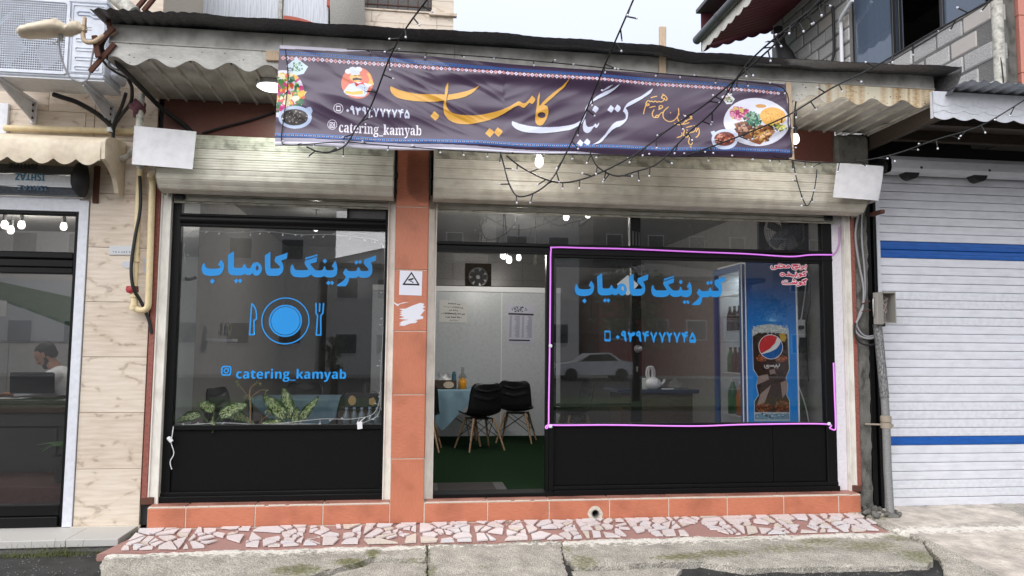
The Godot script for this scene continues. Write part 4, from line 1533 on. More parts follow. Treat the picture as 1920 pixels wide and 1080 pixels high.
	# pipes on the wall
	var p1 := st()
	tube(p1, [Vector3(5.70, 3.75, 0.16), Vector3(5.70, 7.0, 0.16)], 0.052, 14)
	b2(p1, Vector3(5.64, 3.72, 0.10), Vector3(5.76, 3.80, 0.22), 0.02)
	obj("down_pipe", p1, m.pvc, t)
	var p2 := st()
	tube(p2, cm([Vector3(5.63, 4.9, -2.42), Vector3(5.63, 5.6, -2.42), Vector3(5.63, 5.86, -2.42), Vector3(5.6, 5.93, -2.36), Vector3(5.6, 6.05, -2.1)]), 0.025, 10)
	obj("white_pipe", p2, m.plastic_white, t)
	var cl := st()
	tube(cl, [Vector3(5.63, 4.08, 0.16), Vector3(5.70, 4.08, 0.22), Vector3(5.78, 4.09, 0.16)], 0.012, 8)
	tube(cl, cm([Vector3(5.66, 6.0, 0.13), Vector3(5.67, 4.9, 0.14), Vector3(5.68, 4.3, 0.21), Vector3(5.69, 3.85, 0.22)]), 0.006, 6)
	obj("cable_clip", cl, m.rubber, t)
	var cb := st()
	tube(cb, cm([Vector3(5.63, 6.2, -2.6), Vector3(5.64, 5.55, -2.62), Vector3(5.60, 5.35, -2.68), Vector3(5.63, 4.9, -2.72)]), 0.02, 8)
	obj("black_hose", cb, m.rubber, t)

func back_house() -> void:
	var t := thing("upper_storey", "travertine clad upper storey with white metal panels rising behind the shop roof", "house", Vector3(-1.0, 4, -1.8))
	wall_slabs(t, -0.92, 0.20, 4.0, 5.215, -1.5, 0.75, 0.155, "stone_tile", [m.travertine_pale], 0.35)
	wall_slabs(t, 0.14, 0.385, 5.215, 6.4, -1.5, 0.3, 0.155, "stone_tile", [m.travertine_pale])
	wall_slabs(t, 0.20, 0.385, 4.0, 5.20, -1.5, 0.3, 0.155, "stone_tile", [m.travertine_pale])
	wall_slabs(t, -6.4, -2.72, 4.4, 6.4, -1.52, 0.75, 0.2, "stone_tile", [m.travertine_pale, m.travertine], 0.3)
	var core := st()
	b2(core, Vector3(-6.4, 3.9, -4.0), Vector3(-0.95, 6.6, -1.56))
	b2(core, Vector3(-0.95, 3.9, -1.8), Vector3(0.36, 5.20, -1.532))
	b2(core, Vector3(0.15, 3.9, -4.0), Vector3(0.36, 6.6, -1.54))
	b2(core, Vector3(-0.95, 3.9, -4.0), Vector3(0.36, 6.6, -3.2))
	obj("wall", core, m.mortar, t)
	var si := st()
	b2(si, Vector3(0.11, 5.19, -1.52), Vector3(0.42, 5.225, -1.46), 0.004)
	b2(si, Vector3(-0.90, 5.215, -1.52), Vector3(0.11, 5.235, -1.485), 0.004)
	obj("window_sill", si, m.travertine, t)
	var rl := st()
	for i in 7:
		b2(rl, Vector3(-0.62 + i * 0.12, 5.235, -2.2), Vector3(-0.61 + i * 0.12, 6.2, -2.19))
	for y in [5.42, 5.6]:
		b2(rl, Vector3(-0.8, y, -2.203), Vector3(0.15, y + 0.012, -2.186))
	obj("window_bars", rl, m.rust, t)
	for q in [[-2.62, -1.515], [-1.47, -0.985]]:
		var s := st()
		b2(s, Vector3(q[0], 4.3, -1.5), Vector3(q[1], 6.3, -1.47), 0.006)
		obj("metal_panel", s, grainy(lin(0.42, 0.45, 0.50), lin(0.72, 0.75, 0.80), Vector3(4.5, 0.35, 4.5), 0.45, 75, {"freq": 0.02}), t)
	var ps := st()
	b2(ps, Vector3(-1.512, 4.3, -1.5), Vector3(-1.474, 6.3, -1.44), 0.004)
	obj("panel_post", ps, m.pvc, t)
	ps = st()
	b2(ps, Vector3(-2.69, 4.3, -1.5), Vector3(-2.625, 6.3, -1.46), 0.004)
	obj("panel_post", ps, m.pvc, t)
	var rp := st()
	sheet(rp, 10, 3, func(u, v): return Vector3(lerpf(-1.46, -1.05, u), lerpf(5.07, 4.7, v) - 0.10 * u * u, -1.455))
	obj("red_strip", rp, mat(lin(0.45, 0.10, 0.06), 0.6), t)
	var tp := st()
	for layer in 2:
		sheet(tp, 10, 10, func(u, v): return Vector3(lerpf(-0.93, -0.56, u) - 0.04 * (1.0 - v), lerpf(5.4, 4.5, v), -1.40 + 0.06 * sin(u * 3.0 + v) + 0.03 * sin(v * 5.0) + layer * 0.004))
	obj("tarpaulin", tp, grainy(lin(0.22, 0.21, 0.19), lin(0.34, 0.33, 0.30), Vector3(3, 3, 3), 0.8, 76), t)
	var rd := st()
	b2(rd, Vector3(-1.0, 5.17, -1.46), Vector3(-0.86, 5.5, -1.40), 0.02)
	obj("red_post", rd, mat(lin(0.42, 0.08, 0.05), 0.5), t)

# ---------- what the glass mirrors: the far side of the street ----------
func leafy(s: SurfaceTool, c: Vector3, r: Vector3, n: int, size: float) -> void:
	for i in n:
		var d := Vector3(rng.randfn(), rng.randfn(), rng.randfn()).normalized() * pow(rng.randf(), 0.4)
		var p := c + d * r * (0.8 + 0.2 * sin(d.x * 7.0 + d.y * 5.0))
		var b := Basis.from_euler(Vector3(rng.randf() * TAU, rng.randf() * TAU, rng.randf() * TAU))
		var k := size * rng.randf_range(0.6, 1.3)
		face(s, [p + b * Vector3(-k, 0, 0), p + b * Vector3(0, k * 0.35, 0), p + b * Vector3(k, 0, 0), p + b * Vector3(0, -k * 0.35, 0)], Vector3.UP)

func street_tree(at: Vector3, h: float, r: float, label: String) -> void:
	var t := thing("street_tree", label, "tree", at, "trees across the street")
	var s := st()
	tube(s, cm([at + Vector3(0, -0.2, 0), at + Vector3(0.05, h * 0.3, 0.03), at + Vector3(-0.04, h * 0.6, 0), at + Vector3(0.02, h * 0.85, 0)]), [0.14, 0.13, 0.12, 0.11, 0.10, 0.09, 0.08, 0.07, 0.06, 0.05, 0.04, 0.03, 0.02], 8)
	for k in 5:
		var a := k * 1.3
		tube(s, [at + Vector3(0, h * (0.35 + 0.08 * k), 0), at + Vector3(cos(a) * r * 0.6, h * (0.55 + 0.08 * k), sin(a) * r * 0.6)], [0.05, 0.015], 6)
	obj("trunk", s, m.dark_wood, t)
	var c := st()
	for k in 7:
		var a := k * 2.4
		leafy(c, at + Vector3(cos(a) * r * 0.5, h * (0.5 + 0.07 * k), sin(a) * r * 0.5), Vector3(r, r * 0.8, r) * 0.62, 200, 0.11 * minf(1.0, r))
	obj("crown", c, grainy(lin(0.05, 0.08, 0.03), lin(0.10, 0.16, 0.05), Vector3(1, 1, 1), 0.7, 77), t)

func far_house(called: String, label: String, lo: Vector3, hi: Vector3, wall: Material, hip: float, floors: int, cols: int) -> Node3D:
	lo = Vector3(lo.x * 1.37, lo.y, lo.z * 1.45)
	hi = Vector3(hi.x * 1.37, hi.y * 1.36, hi.z * 1.45)
	var t := thing(called, label, "house", Vector3((lo.x + hi.x) * 0.5, lo.y, lo.z))
	var s := st()
	b2(s, lo, hi)
	obj("wall", s, wall, t)
	var fh := (hi.y - lo.y) / floors
	var fs := st()
	b2(fs, Vector3(0, 0, 0), Vector3(1.3, 1.25, 0.08), 0.01)
	var fm := mesh(fs)
	var gs := st()
	b2(gs, Vector3(0.08, 0.08, -0.01), Vector3(1.22, 1.17, 0.0))
	var gm := mesh(gs)
	for j in floors:
		for i in cols:
			var x := lerpf(lo.x, hi.x, (i + 0.5) / cols) - 0.65
			var at := Vector3(x, lo.y + fh * j + fh * 0.36, lo.z - 0.07)
			var w := piece("window", fm, m.white, t, at)
			piece("pane", gm, mat(lin(0.03, 0.035, 0.04), 0.1), w, at)
	var r := st()
	if hip > 0.0:
		var e := 0.6
		var a := Vector3(lo.x - e, hi.y, lo.z - e)
		var b := Vector3(hi.x + e, hi.y, lo.z - e)
		var c := Vector3(hi.x + e, hi.y, hi.z + e)
		var d := Vector3(lo.x - e, hi.y, hi.z + e)
		var dz := (hi.z - lo.z) * 0.5
		var p := Vector3(lo.x + dz, hi.y + hip, lo.z + dz)
		var q := Vector3(hi.x - dz, hi.y + hip, lo.z + dz)
		face(r, [a, b, q, p], Vector3(0, 1, -1))
		face(r, [c, d, p, q], Vector3(0, 1, 1))
		face(r, [a, d, p], Vector3(-1, 1, 0))
		face(r, [b, c, q], Vector3(1, 1, 0))
		b2(r, a - Vector3(0, 0.25, 0), c - Vector3(0, 0.01, 0))
	else:
		b2(r, Vector3(lo.x - 0.15, hi.y, lo.z - 0.15), Vector3(hi.x + 0.15, hi.y + 0.3, hi.z), 0.02)
	obj("roof", r, m.roof_metal, t)
	return t

func across_the_street() -> void:
	var pv := st()
	b2(pv, Vector3(-60, -0.4, 13.0), Vector3(60, -0.05, 16.5))
	var g := struct("verge", pv, m.lawn)
	var fp := st()
	b2(fp, Vector3(-60, -0.4, 32.5), Vector3(60, -0.04, 35.6))
	struct("far_pavement", fp, m.plaster)
	var rd := st()
	b2(rd, Vector3(-60, -0.4, 16.5), Vector3(60, -0.12, 32.5))
	struct("road", rd, m.asphalt)
	far_house("shutter_house", "long grey three storey house mirrored in the left window", Vector3(-16.0, -0.1, 24.6), Vector3(-3.9, 10.2, 31.0), grainy(lin(0.58, 0.56, 0.51), lin(0.72, 0.69, 0.64), Vector3(0.5, 0.5, 0.5), 0.8, 78), 0.0, 3, 6)
	far_house("hip_roof_house", "low house with dark hipped roof mirrored beside the pillar", Vector3(-3.6, -0.1, 25.5), Vector3(1.4, 4.6, 31.0), grainy(lin(0.58, 0.57, 0.54), lin(0.72, 0.70, 0.67), Vector3(0.5, 0.5, 0.5), 0.8, 79), 1.5, 2, 3)
	far_house("pale_house", "pale brick house mirrored at the left of the right window", Vector3(3.4, -0.1, 24.8), Vector3(7.0, 7.4, 31.0), grainy(lin(0.55, 0.54, 0.51), lin(0.68, 0.66, 0.63), Vector3(0.8, 3, 0.8), 0.8, 80), 0.0, 2, 2)
	far_house("red_house", "dark red walled house with pitched roof mirrored behind the trees", Vector3(8.0, -0.1, 25.2), Vector3(15.0, 4.3, 31.0), grainy(lin(0.24, 0.05, 0.045), lin(0.32, 0.08, 0.07), Vector3(0.8, 0.8, 0.8), 0.8, 81), 1.3, 1, 4)
	far_house("end_house", "plain grey house mirrored at the far right", Vector3(16.0, -0.1, 25.2), Vector3(26.0, 5.5, 31.0), m.plaster, 0.0, 2, 4)
	far_house("added_grey_block", "plain grey block added behind the pale brick house to cover mirrored sky", Vector3(-0.6, -0.1, 34.0), Vector3(6.8, 8.4, 40.0), m.mortar, 0.0, 3, 4)  # this block and the next are added to keep bright sky out of the glass
	far_house("added_grey_block", "wide plain grey block added behind the dark red house to cover mirrored sky", Vector3(10.0, -0.1, 34.0), Vector3(32.0, 8.6, 40.0), m.mortar, 0.0, 3, 9)
	street_tree(Vector3(6.6, -0.05, 15.0), 4.0, 1.3, "bushy dark tree left of the red house across the street")
	street_tree(Vector3(10.6, -0.05, 15.4), 3.4, 1.0, "second bushy tree right of the red house across the street")
	street_tree(Vector3(-2.2, -0.05, 14.6), 1.9, 0.32, "small round headed tree in front of the hip roofed house")
	street_tree(Vector3(12.6, -0.05, 15.0), 2.6, 0.7, "small tree at the far right across the street")
	# parked white car
	var c := thing("parked_car", "white saloon car parked across the street, mirrored in the right window", "car", Vector3(9.2, -0.1, 31.0))
	var o := Vector3(9.2, -0.12, 31.0)
	var side := PackedVector2Array([Vector2(-2.1, 0.28), Vector2(-2.12, 0.62), Vector2(-1.9, 0.82), Vector2(-1.0, 0.95), Vector2(-0.35, 1.38), Vector2(0.75, 1.42), Vector2(1.35, 1.02), Vector2(2.0, 0.95), Vector2(2.12, 0.7), Vector2(2.1, 0.3)])
	var s := st()
	prism(s, side, -0.8, 0.8, Transform3D(Basis(), o))
	obj("body", s, mat(lin(0.7, 0.71, 0.72), 0.25), c)
	var gl := st()
	prism(gl, PackedVector2Array([Vector2(-0.85, 0.97), Vector2(-0.32, 1.31), Vector2(0.70, 1.35), Vector2(1.15, 1.02)]), -0.806, 0.806, Transform3D(Basis(), o))
	obj("window", gl, mat(lin(0.015, 0.016, 0.018), 0.1), c)
	for x in [-1.3, 1.3]:
		for z in [-0.78, 0.78]:
			var w := st()
			lathe(w, [Vector2(0.0, 0.1), Vector2(0.2, 0.1), Vector2(0.31, 0.09), Vector2(0.32, -0.09), Vector2(0.2, -0.1), Vector2(0, -0.1)], 20, Transform3D(Basis(Vector3.RIGHT, PI / 2), o + Vector3(x, 0.32, z)), true)
			obj("wheel", w, m.rubber, c)

# ---------- vinyl lettering on the glass ----------
func put_shapes(s: SurfaceTool, shapes: Array, at: Vector2, k: float, z: float) -> void:
	for g in shapes:
		for p in holed(poly2(g[0], 0.001 * k), poly2(g[1], 0.001 * k)):
			prism(s, p, z - 0.0012, z, Transform3D(Basis(), Vector3(at.x, at.y, 0)))

func frame_of(s: SurfaceTool, outer: PackedVector2Array, inner: PackedVector2Array, z: float) -> void:
	for p in holed(outer, inner):
		prism(s, p, z - 0.0012, z)

func line(s: SurfaceTool, pts: Array, w: float, z: float) -> void:
	for i in pts.size() - 1:
		var a: Vector2 = pts[i]
		var b: Vector2 = pts[i + 1]
		var d := (b - a).normalized()
		var n := d.orthogonal() * w * 0.5
		a -= d * w * 0.35
		b += d * w * 0.35
		prism(s, PackedVector2Array([a + n, b + n, b - n, a - n]), z - 0.0012, z + 0.00005 * i)

func rounded(x0: float, y0: float, x1: float, y1: float, r: float) -> PackedVector2Array:
	var p := PackedVector2Array()
	for q in [[x1 - r, y1 - r, 0], [x0 + r, y1 - r, 1], [x0 + r, y0 + r, 2], [x1 - r, y0 + r, 3]]:
		for k in 5:
			p.append(Vector2(q[0], q[1]) + Vector2.from_angle(PI * 0.5 * (q[2] + k / 4.0)) * r)
	return p

func window_lettering() -> void:
	var z := -0.0495
	var s := st()
	put_shapes(s, blue_words(), Vector2(-1.0892, 2.1254), 1.0, z)
	obj("lettering", s, m.vinyl, win_left)
	s = st()
	put_shapes(s, blue_words(), Vector2(2.1773, 1.9955 + 0.012), 0.978, z)
	obj("lettering", s, m.vinyl, win_right)
	s = st()
	put_shapes(s, digit_shapes(), Vector2(2.1796, 1.5997), 1.0, z)
	frame_of(s, rounded(1.743, 1.556, 1.800, 1.654, 0.006), rounded(1.751, 1.577, 1.792, 1.639, 0.002), z)
	prism(s, ring(1.7715, 1.566, 0.005, 0.005, 12), z, z + 0.0006)
	obj("phone_number", s, m.vinyl, win_right)
	# plate, knife and fork
	s = st()
	var c := Vector2(-1.103, 1.708)
	prism(s, ring(c.x, c.y, 0.121, 0.121, 48), z - 0.0012, z)
	frame_of(s, ring(c.x, c.y, 0.140, 0.140, 48), ring(c.x, c.y, 0.126, 0.126, 48), z)
	frame_of(s, ring(c.x, c.y, 0.204, 0.204, 64), ring(c.x, c.y, 0.194, 0.194, 64), z)
	line(s, [Vector2(-1.400, 1.585), Vector2(-1.391, 1.852)], 0.0125, z)
	line(s, [Vector2(-1.391, 1.852), Vector2(-1.375, 1.838), Vector2(-1.357, 1.805), Vector2(-1.348, 1.765), Vector2(-1.346, 1.722), Vector2(-1.366, 1.708), Vector2(-1.362, 1.586), Vector2(-1.400, 1.585)], 0.0125, z + 0.0003)
	line(s, [Vector2(-0.848, 1.864), Vector2(-0.846, 1.778), Vector2(-0.832, 1.758), Vector2(-0.838, 1.588), Vector2(-0.800, 1.588), Vector2(-0.805, 1.758), Vector2(-0.788, 1.778), Vector2(-0.784, 1.864)], 0.0125, z + 0.0003)
	line(s, [Vector2(-0.816, 1.862), Vector2(-0.817, 1.795)], 0.0125, z)
	obj("plate_emblem", s, m.vinyl, win_left)
	# camera emblem of the page name
	s = st()
	frame_of(s, rounded(-1.624, 1.232, -1.539, 1.317, 0.022), rounded(-1.612, 1.244, -1.551, 1.305, 0.014), z)
	frame_of(s, ring(-1.5815, 1.2745, 0.023, 0.023, 24), ring(-1.5815, 1.2745, 0.0125, 0.0125, 24), z)
	prism(s, ring(-1.5635, 1.2935, 0.0045, 0.0045, 10), z - 0.0012, z)
	obj("camera_emblem", s, m.vinyl, win_left)
	var w := words("catering_kamyab", 1, 0.925, 0.1)
	var o := MeshInstance3D.new()
	o.name = "page_name"
	o.mesh = w[0]
	o.material_override = m.vinyl
	var k: float = 0.925 / w[2].size.x
	o.transform = Transform3D(Basis.from_scale(Vector3(k, k * 0.95, 0.012)), Vector3(-1.036, 1.246, z))
	win_left.add_child(o, true)
	# red and white menu words, top right of the window
	var pair := [[0.0215, lin(0.80, 0.76, 0.78), 0.0], [0.0115, lin(0.52, 0.02, 0.07), 0.0012]]
	for q in pair:
		s = st()
		for a in red_strokes():
			var pts := poly2(a, 0.0005)
			for i in pts.size():
				var p := pts[i] + Vector2(3.5521, 2.2235)
				prism(s, ring(p.x, p.y, q[0] * 0.5, q[0] * 0.5, 8), z - 0.0012 + q[2], z + q[2] + 0.00002 * (i % 3))
				if i + 1 < pts.size():
					var b := pts[i + 1] + Vector2(3.5521, 2.2235)
					var n: Vector2 = (b - p).normalized().orthogonal() * q[0] * 0.5
					prism(s, PackedVector2Array([p + n, b + n, b - n, p - n]), z - 0.0012 + q[2], z + q[2] + 0.00008 + 0.00002 * (i % 2))
		obj("menu_words", s, mat(q[1], 0.4), win_right)

# ---------- the printed banner ----------
func bp(x: float, y: float) -> Vector2:   # photograph units on the cloth's plane to picture units
	var w: float = 1.0 + BX[6] * x + BX[7] * y
	var px: float = (BX[0] * x + BX[1] * y + BX[2]) / w
	var py: float = (BX[3] * x + BX[4] * y + BX[5]) / w
	var u := 0.5
	var v := 0.5
	for k in 3:
		var yt := 3.733 - 0.08 * u
		v = (yt - py) / (yt - 2.969 - 0.069 * u)
		u = (px + 1.030 + 0.006 * v) / (4.012 + 0.037 * v)
	return Vector2(u * 2048.0, v * 384.0)

const BX := [0.00378449, 0.0000707346, -2.97568, -0.000102124, -0.00372524, 3.941086, -0.0000894544, 0.0000537622]

func bpoly(a: Array) -> PackedVector2Array:
	var r := PackedVector2Array()
	for i in a.size() / 2:
		r.append(bp(a[i * 2], a[i * 2 + 1]))
	return r

func bring(x: float, y: float, rx: float, ry: float, n := 36) -> PackedVector2Array:
	var r := PackedVector2Array()
	for i in n:
		r.append(bp(x + rx * cos(TAU * i / n), y + ry * sin(TAU * i / n)))
	return r

func banner_picture() -> Image:
	var img := Image.create(2048, 384, false, Image.FORMAT_RGB8)
	img.fill(Color(0.300, 0.232, 0.325))
	# woven looking bands along top and bottom
	for y in [[24, 38], [342, 358]]:
		img.fill_rect(Rect2i(0, y[0], 2048, y[1] - y[0]), Color(0.20, 0.42, 0.72))
		img.fill_rect(Rect2i(0, y[0] + 4, 2048, y[1] - y[0] - 8), Color(0.10, 0.13, 0.26))
		for i in 256:
			var c := Color(0.45, 0.68, 0.92) if i % 3 else Color(0.75, 0.55, 0.65)
			img.fill_rect(Rect2i(i * 8 + (i % 2), y[0] + 6, 5, y[1] - y[0] - 12), c)
	for i in 124:
		var x := 16.0 + i * 16.2
		fill(img, [PackedVector2Array([Vector2(x - 9, 52), Vector2(x, 43), Vector2(x + 9, 52), Vector2(x, 61)])], Color(0.90, 0.84, 0.92) if i % 2 else Color(0.88, 0.62, 0.62))
		fill(img, [PackedVector2Array([Vector2(x - 3, 52), Vector2(x, 49), Vector2(x + 3, 52), Vector2(x, 55)])], Color(0.40, 0.28, 0.40))
	# white unprinted hems
	fill(img, [PackedVector2Array([Vector2(0, 0), Vector2(330, 0), Vector2(230, 12), Vector2(0, 14)])], Color(0.9, 0.88, 0.94))
	fill(img, [PackedVector2Array([Vector2(0, 360), Vector2(600, 362), Vector2(1150, 374), Vector2(1250, 384), Vector2(0, 384)])], Color(0.88, 0.86, 0.93))
	# dishes on the left
	fill(img, [bring(531, 178, 40, 45)], Color(0.86, 0.85, 0.90))
	blot(img, bp(534, 178), Vector2(70, 76), 220, Vector2(5, 16), [Color(0.78, 0.16, 0.48), Color(0.95, 0.70, 0.15), Color(0.20, 0.48, 0.14), Color(0.93, 0.88, 0.72), Color(0.85, 0.32, 0.12), Color(0.12, 0.40, 0.24), Color(0.55, 0.74, 0.30)])
	fill(img, [bring(541, 184, 8, 6)], Color(0.95, 0.86, 0.62))
	fill(img, [bring(555, 186, 7, 5)], Color(0.96, 0.92, 0.80))
	fill(img, [bpoly([574, 205, 583, 203, 587, 210, 583, 218, 575, 218])], Color(0.72, 0.78, 0.90))
	fill(img, [bring(554, 222, 31, 21)], Color(0.74, 0.80, 0.92))
	fill(img, [bring(553, 222, 25, 15)], Color(0.14, 0.11, 0.10))
	blot(img, bp(553, 222), Vector2(46, 24), 70, Vector2(2, 5), [Color(0.30, 0.27, 0.25), Color(0.62, 0.58, 0.54), Color(0.08, 0.06, 0.06)])
	fill(img, [bpoly([556, 110, 578, 127, 570, 141, 556, 144, 546, 139, 537, 125])], Color(0.82, 0.90, 0.95))
	blot(img, bp(558, 128), Vector2(22, 20), 26, Vector2(2, 6), [Color(0.32, 0.52, 0.34), Color(0.55, 0.72, 0.52)])
	# the cook in his round badge: a plain figure
	fill(img, [bring(670, 158, 30, 30)], Color(0.88, 0.46, 0.36))
	fill(img, [bpoly([646, 172, 655, 160, 672, 156, 690, 160, 696, 156, 702, 160, 692, 166, 688, 178, 684, 183, 668, 184, 650, 181, 645, 176])], Color(0.84, 0.88, 0.95))
	fill(img, [bpoly([690, 160, 693, 152, 691, 146, 688, 141, 690, 138, 694, 141, 696, 149, 700, 157, 701, 162])], Color(0.93, 0.72, 0.32))
	fill(img, [bpoly([658, 142, 672, 140, 678, 146, 676, 154, 668, 158, 660, 153, 655, 148])], Color(0.93, 0.74, 0.42))
	fill(img, [bring(653, 136, 6, 5), ], Color(0.90, 0.93, 0.97))
	fill(img, [bring(661, 132, 7, 5)], Color(0.86, 0.90, 0.95))
	fill(img, [bring(672, 132, 7, 5)], Color(0.92, 0.94, 0.98))
	fill(img, [bpoly([657, 134, 675, 134, 674, 142, 658, 143])], Color(0.82, 0.86, 0.93))
	fill(img, [bpoly([661, 150, 668, 148, 678, 150, 679, 153, 670, 153, 662, 154])], Color(0.16, 0.09, 0.09))
	stroke(img, bpoly([664, 145, 668, 144]), 2.5, Color(0.1, 0.06, 0.06))
	stroke(img, bpoly([672, 144, 676, 145]), 2.5, Color(0.1, 0.06, 0.06))
	fill(img, [bpoly([664, 156, 672, 160, 681, 157, 684, 162, 675, 161, 668, 165])], Color(0.82, 0.20, 0.20))
	fill(img, [bpoly([647, 173, 660, 175, 680, 172, 681, 179, 662, 181, 648, 179])], Color(0.94, 0.76, 0.32))
	for k in 4:
		fill(img, [bring(684, 163 + k * 4.5, 0.8, 0.8, 6)], Color(0.15, 0.15, 0.3))
	# round emblems and page name
	for q in [[635, 206], [623, 234.5]]:
		fill(img, [bring(q[0], q[1], 9, 9), bring(q[0], q[1], 8, 8)], Color(0.95, 0.93, 0.97))
	fill(img, [bpoly([631, 201, 639, 201, 639, 211, 631, 211]), bpoly([632, 203, 638, 203, 638, 209, 632, 209])], Color(0.95, 0.93, 0.97))
	fill(img, [bpoly([618, 230, 628, 230, 628, 240, 618, 240]), bpoly([619.3, 231.3, 626.7, 231.3, 626.7, 238.7, 619.3, 238.7])], Color(0.95, 0.93, 0.97))
	fill(img, [bring(623, 235, 3, 3), bring(623, 235, 1.7, 1.7)], Color(0.95, 0.93, 0.97))
	var a := bp(636, 229)
	print_words(img, "catering_kamyab", Rect2(a, Vector2(310, 52)), Color(0.95, 0.93, 0.97), true)
	# calligraphy
	for g in banner_words():
		var polys := [poly2(g[1], 1.0)]
		if g[2].size():
			polys.append(poly2(g[2], 1.0))
		var sh := []
		for p in polys:
			var q := PackedVector2Array()
			for v in p:
				q.append(v + Vector2(2.5, 4))
			sh.append(q)
		if polys[0].size() > 60:
			fill(img, sh, Color(0.16, 0.11, 0.17))
		fill(img, polys, Color(0.90, 0.67, 0.25) if g[0] == 0 else Color(0.87, 0.89, 0.97))
	for sk in banner_strokes():
		stroke(img, poly2(sk, 1.0), 4.2, Color(0.97, 0.76, 0.40))
	# dishes on the right
	fill(img, [bring(1417, 230, 61, 45)], Color(0.90, 0.90, 0.95))
	fill(img, [bring(1424, 201, 17, 13)], Color(0.90, 0.91, 0.95))
	fill(img, [bring(1426, 200, 10, 3.5)], Color(0.86, 0.62, 0.34))
	blot(img, bp(1387, 215), Vector2(44, 32), 110, Vector2(4, 12), [Color(0.74, 0.22, 0.48), Color(0.62, 0.14, 0.38), Color(0.90, 0.60, 0.72), Color(0.85, 0.76, 0.4)])
	blot(img, bp(1410, 226), Vector2(36, 38), 90, Vector2(4, 12), [Color(0.10, 0.36, 0.28), Color(0.20, 0.50, 0.36), Color(0.06, 0.22, 0.18), Color(0.5, 0.66, 0.54)])
	fill(img, [bring(1447, 220, 24, 18)], Color(0.93, 0.70, 0.34))
	blot(img, bp(1447, 220), Vector2(46, 32), 160, Vector2(2, 5), [Color(0.96, 0.78, 0.42), Color(0.85, 0.58, 0.26), Color(0.95, 0.74, 0.38)])
	blot(img, bp(1455, 240), Vector2(38, 18), 80, Vector2(3, 8), [Color(0.86, 0.80, 0.24), Color(0.42, 0.44, 0.30), Color(0.74, 0.78, 0.22), Color(0.30, 0.26, 0.30)])
	fill(img, [bpoly([1375, 234, 1388, 230, 1400, 238, 1412, 247, 1422, 236, 1440, 238, 1452, 248, 1440, 258, 1424, 272, 1408, 268, 1392, 258, 1380, 246])], Color(0.60, 0.36, 0.20))
	blot(img, bp(1393, 245), Vector2(34, 34), 80, Vector2(4, 12), [Color(0.22, 0.15, 0.14), Color(0.50, 0.30, 0.20), Color(0.80, 0.62, 0.52), Color(0.32, 0.2, 0.18)])
	blot(img, bp(1425, 253), Vector2(44, 34), 120, Vector2(3, 11), [Color(0.82, 0.60, 0.24), Color(0.58, 0.30, 0.14), Color(0.30, 0.24, 0.16), Color(0.92, 0.74, 0.5)])
	fill(img, [bpoly([1331, 248, 1338, 246, 1342, 254, 1336, 262])], Color(0.80, 0.85, 0.95))
	fill(img, [bring(1357, 263, 25, 19)], Color(0.82, 0.86, 0.95))
	fill(img, [bring(1357, 262, 20, 13)], Color(0.48, 0.19, 0.12))
	blot(img, bp(1357, 262), Vector2(38, 26), 80, Vector2(3, 9), [Color(0.68, 0.36, 0.26), Color(0.38, 0.13, 0.10), Color(0.84, 0.58, 0.48)])
	fill(img, [bpoly([1365, 177, 1377, 188, 1371, 197, 1361, 198, 1351, 184])], Color(0.90, 0.90, 0.92))
	blot(img, bp(1364, 188), Vector2(18, 20), 40, Vector2(2, 6), [Color(0.30, 0.46, 0.30), Color(0.60, 0.62, 0.40), Color(0.2, 0.3, 0.3), Color(0.80, 0.6, 0.45)])
	return img

